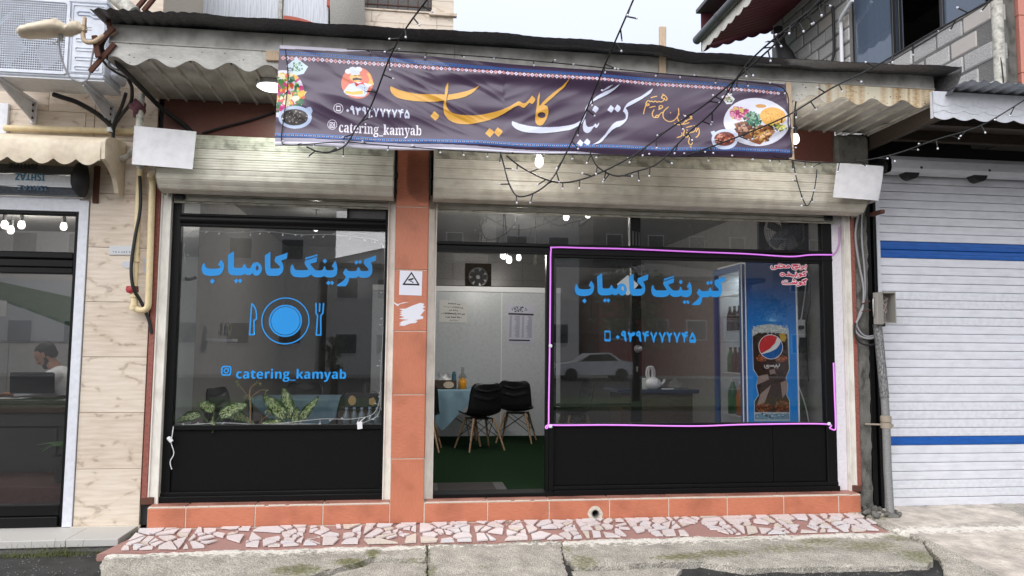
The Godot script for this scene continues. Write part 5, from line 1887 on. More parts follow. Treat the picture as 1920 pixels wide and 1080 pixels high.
func banner() -> void:
	var t := thing("banner", "wrinkled plum coloured catering banner with yellow and white calligraphy and plates of food", "banner", Vector3(0.98, 2.97, 1.05))
	var n := FastNoiseLite.new()
	n.seed = 21
	n.frequency = 0.8
	n.fractal_octaves = 2
	var n2 := FastNoiseLite.new()
	n2.seed = 4
	n2.frequency = 1.1
	n2.fractal_octaves = 2
	n2.fractal_type = FastNoiseLite.FRACTAL_RIDGED
	var s := st()
	var f := func(u: float, v: float) -> Vector3:
		var top := Vector3(-1.030, 3.733, 0).lerp(Vector3(2.982, 3.653, 0), u)
		var low := Vector3(-1.036, 2.969, 0).lerp(Vector3(3.013, 3.038, 0), u)
		var p := top.lerp(low, v)
		p.y += 0.010 * sin(u * PI * 3.0) * (1.0 - v) - 0.012 * sin(u * PI) * v + 0.006 * sin(u * 23.0) * v
		var mid := 4.0 * v * (1.0 - v)
		# pulls run from the fixings at the top down across the cloth
		var a: float = n.get_noise_2d(p.x * 0.9 + p.y * 1.6, p.y * 3.0 - p.x * 0.8)
		var side := -1.0 if u < 0.42 else 1.0
		var b: float = n2.get_noise_2d(p.x * 0.55 + 7.0 * side, p.y * 3.2 - side * p.x * 1.35)
		var where := clampf(0.55 + 0.9 * n.get_noise_2d(p.x * 0.7 + 40.0, p.y * 0.9), 0.12, 1.0)
		var fold := 0.050 * exp(-pow((v - 0.17 - 0.05 * sin(u * 9.0)) / 0.085, 2.0)) * smoothstep(0.22, 0.40, u) * (1.0 - smoothstep(0.60, 0.74, u))
		var z := 1.066 + 0.020 * a * (0.4 + 0.6 * mid) + 0.016 * maxf(0.0, b) * where * (0.3 + 0.7 * mid) + fold - 0.02 * (1.0 - mid) + 0.022 * exp(-pow((v - 0.93) / 0.06, 2.0))
		return Vector3(p.x, p.y, z)
	sheet(s, 420, 90, f, true, true)
	var bm := picture(banner_picture(), 0.36)
	bm.metallic_specular = 0.6
	obj("cloth", s, bm, t)
	# folded strip of white hem along the bottom edge
	var h := st()
	var pts := []
	for i in 60:
		var u := i / 59.0 * 0.56
		pts.append(f.call(u, 0.985) + Vector3(0, -0.004, 0.004))
	var rr := []
	for i in 60:
		rr.append(0.017 - 0.012 * i / 59.0)
	tube(h, pts, rr, 8, 0.5)
	obj("hem", h, mat(lin(0.70, 0.68, 0.76), 0.4), t)
	# battens it is nailed to
	var b := st()
	box(b, Vector3(-1.05, 3.655, 1.02), Vector3(0.16, 0.075, 0.025), 0.004)
	var bt := one("batten", b, m.raw_wood, "short raw wood batten end sticking out at the banner's top left corner", "batten")
	b = st()
	box(b, Vector3(0.55, 3.655, 1.018), Vector3(1.5, 0.05, 0.02), 0.003, Basis(Vector3.BACK, -0.02))
	for k in 3:
		face(b, [Vector3(0.145 + k * 0.018, 3.67, 1.03), Vector3(0.165 + k * 0.018, 3.67, 1.03), Vector3(0.158 + k * 0.018, 3.745 - 0.012 * k, 1.03)], Vector3(0, 0, 1))
	one("batten", b, m.raw_wood, "long raw wood batten behind the banner's top edge, splintered at its left", "batten")
	b = st()
	box(b, Vector3(1.947, 3.86, 1.022), Vector3(0.055, 0.44, 0.03), 0.004, Basis(Vector3.BACK, -0.01))
	one("batten", b, m.raw_wood, "upright raw wood batten rising above the banner against the roof edge", "batten")
	b = st()
	box(b, Vector3(3.008, 3.34, 1.045), Vector3(0.045, 0.66, 0.028), 0.004, Basis(Vector3.BACK, 0.02))
	one("batten", b, m.raw_wood, "upright raw wood batten along the banner's right edge", "batten")

# ---------- lamps, boards, notices ----------
func bulb_lamp(at: Vector3, label: String, energy: float, cord: Array, dark_cap := true) -> void:
	var t := thing("light_bulb", label, "light bulb", at)
	var s := st()
	lathe(s, [Vector2(0, -0.045), Vector2(0.017, -0.041), Vector2(0.029, -0.028), Vector2(0.034, -0.008), Vector2(0.032, 0.012), Vector2(0.026, 0.032), Vector2(0.020, 0.042)], 20, Transform3D(Basis(), at))
	obj("globe", s, m.bulb, t)
	s = st()
	lathe(s, [Vector2(0.0195, 0.04), Vector2(0.021, 0.06), Vector2(0.021, 0.10), Vector2(0.012, 0.11), Vector2(0, 0.112)], 14, Transform3D(Basis(), at), true)
	obj("cap", s, m.rubber if dark_cap else m.plastic_white, t)
	if cord.size():
		s = st()
		tube(s, cm(cord), 0.006, 6)
		obj("cord", s, m.rubber, t)
	var l := OmniLight3D.new()
	l.name = "bulb_light"
	l.light_color = Color(1.0, 0.98, 0.95)
	l.light_energy = energy
	l.light_size = 0.03
	l.omni_range = 12.0
	l.omni_attenuation = 2.0
	l.shadow_enabled = true
	t.add_child(l)

func fixtures() -> void:
	# round lamp under the canopy
	var at := Vector3(-1.165, 3.575, 0.58)
	var t := thing("ceiling_lamp", "round white lamp glowing under the canopy left of the banner", "ceiling lamp", at)
	var s := st()
	lathe(s, [Vector2(0.0, 0.026), Vector2(0.120, 0.026), Vector2(0.124, 0.0), Vector2(0.118, -0.010), Vector2(0.112, -0.006)], 32, Transform3D(Basis(), at), true)
	obj("rim", s, m.plastic_white, t)
	s = st()
	lathe(s, [Vector2(0.112, -0.006), Vector2(0.09, -0.022), Vector2(0.05, -0.03), Vector2(0, -0.033)], 32, Transform3D(Basis(), at))
	obj("diffuser", s, glow(Color(0.97, 1.0, 0.98), 2.2), t)
	var l := AreaLight3D.new()
	l.name = "lamp_light"
	l.area_size = Vector2(0.18, 0.18)
	l.light_energy = 0.22
	l.light_color = Color(0.96, 1.0, 0.97)
	l.shadow_enabled = true
	t.add_child(l)
	l.position = Vector3(0, -0.045, 0)
	l.rotation_degrees = Vector3(-90, 0, 0)
	bulb_lamp(Vector3(0.967, 2.965, 0.90), "lit round bulb hanging below the middle of the banner", 0.10, [Vector3(0.967, 3.07, 0.90), Vector3(0.97, 3.2, 0.95), Vector3(0.95, 3.5, 0.9)], false)
	bulb_lamp(Vector3(3.131, 3.245, 0.90), "lit bulb in a black holder hanging right of the banner", 0.08, [Vector3(3.131, 3.35, 0.90), Vector3(3.12, 3.45, 0.92), Vector3(3.15, 3.59, 0.9)])
	# white boards closing the ends of the shutter boxes
	s = st()
	prism(s, PackedVector2Array([Vector2(-2.247, 3.245), Vector2(-1.776, 3.219), Vector2(-1.793, 2.908), Vector2(-2.252, 2.930)]), 0.418, 0.424)
	prism(s, PackedVector2Array([Vector2(-2.252, 3.244), Vector2(-2.245, 3.245), Vector2(-2.250, 2.930), Vector2(-2.257, 2.931)]), 0.20, 0.426)
	one("cover_board", s, m.card_white, "plain white board over the left end of the left shutter box", "board")
	s = st()
	sheet(s, 12, 12, func(u, v):
		var a := Vector3(3.792, 3.190, 0.42).lerp(Vector3(4.249, 3.178, 0.42), u)
		var b := Vector3(3.742, 2.872, 0.42).lerp(Vector3(4.196, 2.856, 0.42), u)
		var p := a.lerp(b, v)
		p.z += 0.012 * u * u * sin(v * 3.0) - 0.02 * maxf(0.0, u - 0.85) * 6.0 * v
		return p)
	sheet(s, 2, 12, func(u, v):
		var a := Vector3(4.249, 3.178, 0.42)
		var b := Vector3(4.196, 2.856, 0.40)
		return a.lerp(b, v) + Vector3(0.004 * u, 0, -0.20 * u))
	one("cover_board", s, m.card_white, "plain white bent board over the right end of the long shutter box", "board")
	# watch-camera notice and the torn sticker under it
	t = thing("camera_notice", "white notice with a black camera warning triangle on the tiled pillar", "notice", Vector3(-0.024, 1.93, 0.145))
	s = st()
	prism(s, PackedVector2Array([Vector2(-0.124, 2.150), Vector2(0.070, 2.147), Vector2(0.067, 1.934), Vector2(-0.127, 1.938)]), 0.1425, 0.146)
	obj("sheet", s, mat(lin(0.72, 0.72, 0.80), 0.4), t)
	s = st()
	var z := 0.1468
	frame_of(s, PackedVector2Array([Vector2(-0.024, 2.141), Vector2(0.048, 2.030), Vector2(0.046, 2.022), Vector2(-0.097, 2.024), Vector2(-0.098, 2.031)]), PackedVector2Array([Vector2(-0.0245, 2.121), Vector2(0.029, 2.036), Vector2(-0.079, 2.038)]), z)
	prism(s, PackedVector2Array([Vector2(-0.054, 2.067), Vector2(-0.048, 2.076), Vector2(-0.008, 2.088), Vector2(-0.002, 2.079), Vector2(-0.016, 2.070), Vector2(-0.044, 2.062)]), z - 0.0012, z + 0.0004)
	prism(s, PackedVector2Array([Vector2(-0.040, 2.060), Vector2(-0.022, 2.064), Vector2(-0.016, 2.056), Vector2(-0.034, 2.054)]), z - 0.0012, z + 0.0002)
	prism(s, PackedVector2Array([Vector2(-0.018, 2.060), Vector2(-0.012, 2.052), Vector2(-0.006, 2.054), Vector2(-0.004, 2.044), Vector2(-0.012, 2.042), Vector2(-0.022, 2.054)]), z - 0.0012, z + 0.0001)
	obj("warning_triangle", s, mat(lin(0.01, 0.01, 0.012), 0.5), t)
	s = st()
	var torn := PackedVector2Array()
	for p in [[435, 640], [500, 655], [480, 690], [520, 705], [470, 735], [520, 765], [440, 775], [500, 770], [440, 850], [490, 870], [480, 905], [420, 915], [360, 930], [400, 940], [370, 975], [285, 985], [190, 1025], [105, 1020], [140, 985], [105, 985], [170, 940], [260, 925], [95, 910], [190, 880], [105, 855], [155, 830], [110, 820], [150, 800], [110, 795], [160, 775], [105, 745], [200, 740], [330, 680]]:
		var px: float = p[0] / 8.64
		var py: float = p[1] / 8.64
		torn.append(Vector2(-0.176 + px * 0.00467 - 0.003, 2.205 - py * 0.00450))
	prism(s, torn, 0.1425, 0.1440)
	prism(s, PackedVector2Array([Vector2(-0.176, 1.866), Vector2(-0.160, 1.858), Vector2(-0.140, 1.840), Vector2(-0.128, 1.846), Vector2(-0.120, 1.858), Vector2(-0.042, 1.876), Vector2(-0.085, 1.874), Vector2(-0.138, 1.857), Vector2(-0.166, 1.874)]), 0.1425, 0.1440)
	one("torn_sticker", s, mat(lin(0.72, 0.72, 0.78), 0.6), "torn remains of a white sticker on the orange pillar tiles", "sticker")
	# small plaque and sticker scraps on the travertine
	s = st()
	box(s, Vector3(-2.437, 2.285, 0.006), Vector3(0.235, 0.078, 0.006), 0.001, Basis(Vector3.BACK, 0.03))
	var pq := one("house_plaque", s, grainy(lin(0.45, 0.47, 0.50), lin(0.66, 0.68, 0.70), Vector3(9, 9, 9), 0.5, 82), "small grey painted plaque on the travertine wall", "plaque")
	s = st()
	for i in 9:
		box(s, Vector3(-2.52 + i * 0.021 + rng.randf() * 0.006, 2.268 + rng.randf() * 0.004, 0.0095), Vector3(0.008, 0.010 + rng.randf() * 0.008, 0.001))
	obj("worn_print", s, mat(lin(0.22, 0.24, 0.27), 0.6), pq)
	s = st()
	for q in [[-2.40, 2.165, 0.075, 0.042], [-2.245, 2.20, 0.045, 0.04], [-2.235, 2.13, 0.05, 0.05]]:
		var g := PackedVector2Array()
		for i in 12:
			g.append(Vector2(q[0], q[1]) + Vector2(cos(TAU * i / 12) * q[2], sin(TAU * i / 12) * q[3]) * rng.randf_range(0.6, 1.0))
		prism(s, g, 0.002, 0.0045)
	one("paper_scraps", s, grainy(lin(0.35, 0.38, 0.46), lin(0.74, 0.74, 0.76), Vector3(25, 25, 25), 0.7, 83, {"freq": 0.05}), "scraps of torn stickers below the plaque on travertine", "sticker")

# ---------- wires ----------
func festoon(key: String, label: String, r := 0.0064, every := 0.115, white := false, grp := "strings of small lights", drop := 0.088) -> void:
	var pts := cm(v3s(pth[key]), 6)
	var t := thing("string_light", label, "string light", pts[0], grp)
	var s := st()
	tube(s, pts, r, 6)
	obj("wire", s, m.plastic_white if white else m.rubber, t)
	var stub := st()
	tube(stub, [Vector3(0, 0, 0), Vector3(0, -drop * 0.8, 0)], r * 0.8, 6)
	var stubm := mesh(stub)
	var tip := st()
	lathe(tip, [Vector2(0, 0.0), Vector2(0.006, -0.002), Vector2(0.0075, -0.008), Vector2(0.005, -0.015), Vector2(0, -0.017)], 8, Transform3D())
	var tipm := mesh(tip)
	var wht := mat(lin(0.72, 0.72, 0.78), 0.3)
	var run := 0.0
	var k := 0
	for i in pts.size() - 1:
		run += (pts[i + 1] as Vector3).distance_to(pts[i])
		if run > every:
			run = rng.randf() * 0.03
			k += 1
			var b := Basis(Vector3.BACK, rng.randf_range(-2.2, 2.2) if k % 3 else rng.randf_range(-0.4, 0.4)) * Basis(Vector3.RIGHT, rng.randf_range(-0.7, 0.7))
			var h := piece("bulb", stubm, m.plastic_white if white else m.rubber, t, pts[i], b)
			var tp := MeshInstance3D.new()
			tp.name = "tip"
			tp.mesh = tipm
			tp.material_override = wht
			tp.position = Vector3(0, -drop * 0.78, 0)
			h.add_child(tp)

func cable(key: String, r: float, material: Material, label: String, called := "cable", n := 8) -> void:
	var s := st()
	tube(s, cm(v3s(pth[key]), 6), r, n)
	one(called, s, material, label, "cable")

func wires() -> void:
	festoon("festoon_a", "upper of two black light strings sagging from top right across the banner")
	festoon("festoon_b", "lower of two black light strings sagging from top right across the banner")
	festoon("festoon_c", "black light string dropping steeply over the white lettering to the long shutter box")
	festoon("festoon_d", "black light string dropping past the cook emblem to the banner's lower left")
	festoon("festoon_e", "black light string running from the block house window to the banner's lower right")
	festoon("festoon_f", "light string rising over the right white board to the blue grey canopy", 0.005)
	festoon("festoon_g", "short loop of light string hanging below the banner's right corner", 0.0045, 0.09, false, "strings of small lights", 0.035)
	festoon("border", "thin light string pinned all round the banner's edge", 0.0042, 0.16, false, "strings of small lights", 0.035)
	festoon("window_string", "white light string along the sill and right side of the left window", 0.0042, 0.09, true, "white light strings in the left window", 0.03)
	festoon("window_string_b", "second white light string drooping behind the first on the left window sill", 0.0038, 0.10, true, "white light strings in the left window", 0.03)
	festoon("window_string_top", "thin white light string along the top of the left window", 0.0025, 0.08, true, "white light strings in the left window", 0.025)
	cable("cable_thick", 0.021, m.rubber, "thick black cable running down the canopy's left edge to the shutter box")
	cable("cable_loop", 0.009, m.rubber, "slack black cable looping under the rusty bars")
	cable("cable_loop_b", 0.008, m.grey_cable, "thin grey cable twisted round the rusty bars")
	cable("cable_drop", 0.014, m.rubber, "black cable falling from the canopy corner to the cable tie")
	cable("cable_drop_b", 0.014, m.rubber, "second black cable joining the bundle beside the bracket")
	cable("cable_hose", 0.020, m.rubber, "black insulated hose from under the air conditioner to the cable tie")
	cable("cable_lamp", 0.007, m.grey_cable, "thin pale wire looping down from the street lamp")
	cable("cable_wall", 0.014, m.rubber, "black cable snaking down beside the yellow gas pipes")
	cable("cable_meter", 0.010, m.grey_cable, "grey cable hanging down the rough wall to the meter box")
	cable("cable_meter_b", 0.009, m.grey_cable, "second grey cable hanging close beside the first above the meter box")
	cable("cable_meter_c", 0.009, m.rubber, "black cable looped under the meter box")
	cable("cable_red_wall", 0.010, m.rubber, "black cable crossing the maroon wall under the canopy")
	cable("plug_cord", 0.004, m.plastic_white, "curly thin white cord hanging below the left window's corner")
	cable("inner_cord", 0.014, m.rubber, "black cord curving down inside the left window")
	cable("fridge_cord", 0.007, m.plastic_white, "white cord hanging beside the blue fridge")
	cable("fridge_cord_b", 0.006, m.rubber, "black cord hanging beside the blue fridge")
	# tie, plug, tag
	var s := st()
	lathe(s, [Vector2(0.02, -0.02), Vector2(0.026, -0.018), Vector2(0.026, 0.018), Vector2(0.02, 0.02)], 12, Transform3D(Basis(), Vector3(-2.552, 3.285, 0.12)), true)
	one("cable_tie", s, m.plastic_white, "white tie holding the black cable bundle", "cable tie")
	s = st()
	lathe(s, [Vector2(0, 0.0), Vector2(0.017, 0.0), Vector2(0.018, 0.04), Vector2(0.012, 0.05), Vector2(0, 0.05)], 14, Transform3D(Basis(Vector3.BACK, 0.7), Vector3(-1.985, 0.683, 0.0)), true)
	one("plug", s, m.plastic_white, "small white plug dangling below the left window's left corner", "plug")
	s = st()
	prism(s, PackedVector2Array([Vector2(-0.468, 0.838), Vector2(-0.424, 0.842), Vector2(-0.420, 0.782), Vector2(-0.462, 0.776)]), -0.016, -0.004)
	var sb := one("switch_box", s, m.plastic_white, "small white switch box hanging at the right of the left window sill", "switch")
	s = st()
	tube(s, [Vector3(-0.445, 0.84, -0.01), Vector3(-0.40, 0.875, -0.03)], 0.003, 6)
	obj("cord", s, m.plastic_white, sb)
	# glowing rope round the right window
	var rope := glow(Color(0.78, 0.28, 0.88), 0.21)
	rope.albedo_color = lin(0.6, 0.3, 0.65)
	var t := thing("light_rope", "glowing magenta light rope framing the right window", "light rope", Vector3(3.88, 0.8, -0.015))
	s = st()
	tube(s, cm(v3s(pth.led_rope), 8), 0.0072, 8)
	obj("rope", s, rope, t)
	s = st()
	tube(s, cm(v3s(pth.led_rope_tail), 4), 0.008, 8)
	obj("lead", s, mat(lin(0.5, 0.25, 0.5), 0.4), t)
	for q in [[1.232, 1.51], [1.236, 0.792], [3.90, 0.80]]:
		s = st()
		box(s, Vector3(q[0], q[1], -0.008), Vector3(0.03, 0.03, 0.02), 0.006)
		obj("clip", s, m.plastic_white, t)

func bend(a: Vector3, b: Vector3, c: Vector3, r: float, n := 8) -> Array:
	var p := b + (a - b).normalized() * r
	var q := b + (c - b).normalized() * r
	var out := []
	for i in n + 1:
		var t := float(i) / n
		out.append(p * (1 - t) * (1 - t) + b * 2 * t * (1 - t) + q * t * t)
	return out

func pipes() -> void:
	# yellow gas pipe
	var t := thing("gas_pipe", "yellow painted gas pipe running down the travertine with a red valve", "pipe", Vector3(-2.25, 1.76, 0.08))
	var s := st()
	tube(s, [Vector3(-3.41, 3.283, 0.05), Vector3(-2.36, 3.298, 0.05), Vector3(-2.2, 3.30, 0.05)], 0.026, 12)
	obj("pipe", s, m.cream_paint, t)
	s = st()
	var p := [Vector3(-2.318, 3.28, 0.08), Vector3(-2.312, 2.2, 0.08)]
	tube(s, p, 0.026, 12)
	obj("pipe", s, m.cream_paint, t)
	s = st()
	p = [Vector3(-2.310, 1.90, 0.08)]
	p.append_array(bend(Vector3(-2.310, 1.90, 0.08), Vector3(-2.307, 1.775, 0.08), Vector3(-2.20, 1.775, 0.08), 0.06))
	p.append_array(bend(Vector3(-2.30, 1.775, 0.08), Vector3(-2.196, 1.775, 0.08), Vector3(-2.199, 1.9, 0.08), 0.06))
	p.append(Vector3(-2.209, 2.82, 0.08))
	p.append_array(bend(Vector3(-2.209, 2.7, 0.08), Vector3(-2.209, 2.90, 0.08), Vector3(-2.209, 2.92, 0.2), 0.06))
	tube(s, p, 0.027, 12)
	obj("pipe", s, m.cream_paint, t)
	s = st()
	for y in [2.20, 1.905, 1.80]:
		lathe(s, [Vector2(0.027, -0.022), Vector2(0.034, -0.02), Vector2(0.034, 0.02), Vector2(0.027, 0.022)], 12, Transform3D(Basis(), Vector3(-2.311, y, 0.08)), true)
	tube(s, [Vector3(-2.311, 2.2, 0.08), Vector3(-2.310, 1.88, 0.08)], 0.025, 12)
	obj("coupling", s, m.cream_paint, t)
	s = st()
	lathe(s, [Vector2(0, -0.04), Vector2(0.03, -0.036), Vector2(0.033, 0.0), Vector2(0.03, 0.036), Vector2(0, 0.04)], 10, Transform3D(Basis(), Vector3(-2.310, 1.94, 0.082)), true)
	obj("valve", s, m.rust, t)
	s = st()
	lathe(s, [Vector2(0, 0.0), Vector2(0.03, 0.0), Vector2(0.032, 0.012), Vector2(0.014, 0.02), Vector2(0, 0.022)], 8, Transform3D(Basis(Vector3.RIGHT, PI / 2), Vector3(-2.335, 1.945, 0.112)), true)
	box(s, Vector3(-2.345, 1.95, 0.125), Vector3(0.022, 0.05, 0.012), 0.004, Basis(Vector3.BACK, 0.4))
	obj("valve_handle", s, mat(lin(0.36, 0.03, 0.035), 0.5), t)
	# white wrapped conduit in two runs, with the cloth stuffed at its top
	cable("conduit", 0.028, m.pvc, "white tape wrapped conduit standing behind the left white board", "conduit", 12)
	cable("conduit_b", 0.026, m.pvc, "white tape wrapped conduit curving from the awning to the left white board", "conduit", 12)
	s = st()
	sheet(s, 40, 28, func(u, v):
		var a: float = u * TAU
		var b: float = v * PI
		var k := 0.055 * (1.0 + 0.28 * bumps.get_noise_2d(u * 160, v * 160) + 0.20 * sin(a * 3.0 + b * 4.0))
		return Vector3(-2.262 + cos(a) * sin(b) * k, 3.415 + cos(b) * k * 1.15, 0.34 + sin(a) * sin(b) * k))
	one("rag", s, grainy(lin(0.07, 0.02, 0.03), lin(0.16, 0.06, 0.075), Vector3(30, 30, 30), 0.9, 84), "crumpled maroon rag stuffed in the conduit's open end", "rag")
	# grey pvc waste pipe coming over the roof corner
	s = st()
	tube(s, [Vector3(-2.06, 3.90, 1.06), Vector3(-2.30, 4.10, 0.98), Vector3(-2.75, 4.50, 0.85)], 0.052, 16)
	one("waste_pipe", s, m.pvc, "dirty white plastic pipe slanting over the roof's left corner", "pipe")
	# rusty flat bars crossing at the canopy corner
	var rb := thing("bar_bracket", "rusty steel bars crossing at the canopy's left corner", "bracket", Vector3(-2.3, 3.6, 1.0))
	for q in [[Vector3(-2.36, 3.46, 1.02), Vector3(-2.20, 3.68, 1.02), 0.034], [Vector3(-2.33, 3.72, 1.05), Vector3(-2.295, 3.56, 1.05), 0.038], [Vector3(-2.31, 3.66, 1.06), Vector3(-2.20, 3.79, 1.04), 0.036], [Vector3(-2.235, 3.78, 1.03), Vector3(-2.26, 3.90, 1.03), 0.03]]:
		s = st()
		var d: Vector3 = q[1] - q[0]
		box(s, (q[0] + q[1]) * 0.5, Vector3(d.length(), q[2], 0.022), 0.003, Basis(Vector3.BACK, atan2(d.y, d.x)))
		obj("bar", s, m.rust, rb)
	# bolted rod ends above the roof
	s = st()
	for x in [-2.08, -2.02]:
		box(s, Vector3(x, 4.045, 0.9), Vector3(0.03, 0.13, 0.03), 0.004, Basis(Vector3.BACK, -0.6))
	one("rod_ends", s, m.rust, "two rusty rod ends standing on the roof above its left corner", "rod")
	# street lamp head on a curved arm
	t = thing("street_lamp", "cream plastic street lamp head on a curved arm before the air conditioner", "street lamp", Vector3(-2.3, 3.7, 1.08))
	s = st()
	var pts := []
	var prof := [[-2.812, 3.690, 0.012, 0.03], [-2.808, 3.693, 0.036, 0.062], [-2.78, 3.698, 0.046, 0.085], [-2.70, 3.713, 0.054, 0.098], [-2.62, 3.730, 0.062, 0.10], [-2.565, 3.742, 0.066, 0.095], [-2.53, 3.737, 0.050, 0.085], [-2.49, 3.727, 0.040, 0.07], [-2.465, 3.748, 0.056, 0.06], [-2.43, 3.757, 0.050, 0.05], [-2.40, 3.748, 0.030, 0.034], [-2.39, 3.745, 0.012, 0.015]]
	sheet(s, 20, 50, func(u, v):
		var f: float = v * (prof.size() - 1.001)
		var i := int(f)
		var k := f - i
		k = k * k * (3.0 - 2.0 * k)
		var a: float = TAU * u
		var cx: float = lerpf(prof[i][0], prof[i + 1][0], f - i)
		var cy: float = lerpf(prof[i][1], prof[i + 1][1], k)
		var ry: float = lerpf(prof[i][2], prof[i + 1][2], k)
		var rz: float = lerpf(prof[i][3], prof[i + 1][3], k)
		var sy := sin(a)
		return Vector3(cx, cy + (ry * sy if sy > 0.0 else ry * 0.75 * sy), 1.08 + rz * cos(a)))
	var head := obj("lamp_head", s, m.awning, t)
	s = st()
	box(s, Vector3(-2.39, 3.755, 1.08), Vector3(0.03, 0.05, 0.05), 0.006)
	box(s, Vector3(-2.385, 3.80, 1.09), Vector3(0.02, 0.07, 0.03), 0.003)
	obj("clamp", s, m.raw_wood, t)
	s = st()
	for y in [3.745, 3.762]:
		s = st()
		tube(s, [Vector3(-2.385, y, 1.09), Vector3(-2.335, y - 0.001, 1.09)], 0.004, 6)
		obj("bolt", s, m.steel, t)
	s = st()
	tube(s, [Vector3(-2.475, 3.80, 1.06), Vector3(-2.51, 3.85, 1.03)], 0.004, 6)
	obj("bolt", s, m.steel, t)
	s = st()
	tube(s, [Vector3(-2.54, 3.70, 1.08), Vector3(-2.545, 3.66, 1.06)], 0.012, 8)
	tube(s, [Vector3(-2.54, 3.675, 1.07), Vector3(-2.60, 3.64, 1.06)], 0.005, 6)
	obj("lamp_socket", s, m.pvc, t)
	s = st()
	tube(s, cm([Vector3(-2.395, 3.745, 1.08), Vector3(-2.390, 3.68, 1.08), Vector3(-2.36, 3.655, 1.08), Vector3(-2.315, 3.67, 1.07), Vector3(-2.27, 3.72, 1.05), Vector3(-2.20, 3.78, 1.0)], 5), 0.016, 10)
	obj("arm", s, m.raw_wood, t)
	air_conditioner()
	meter()

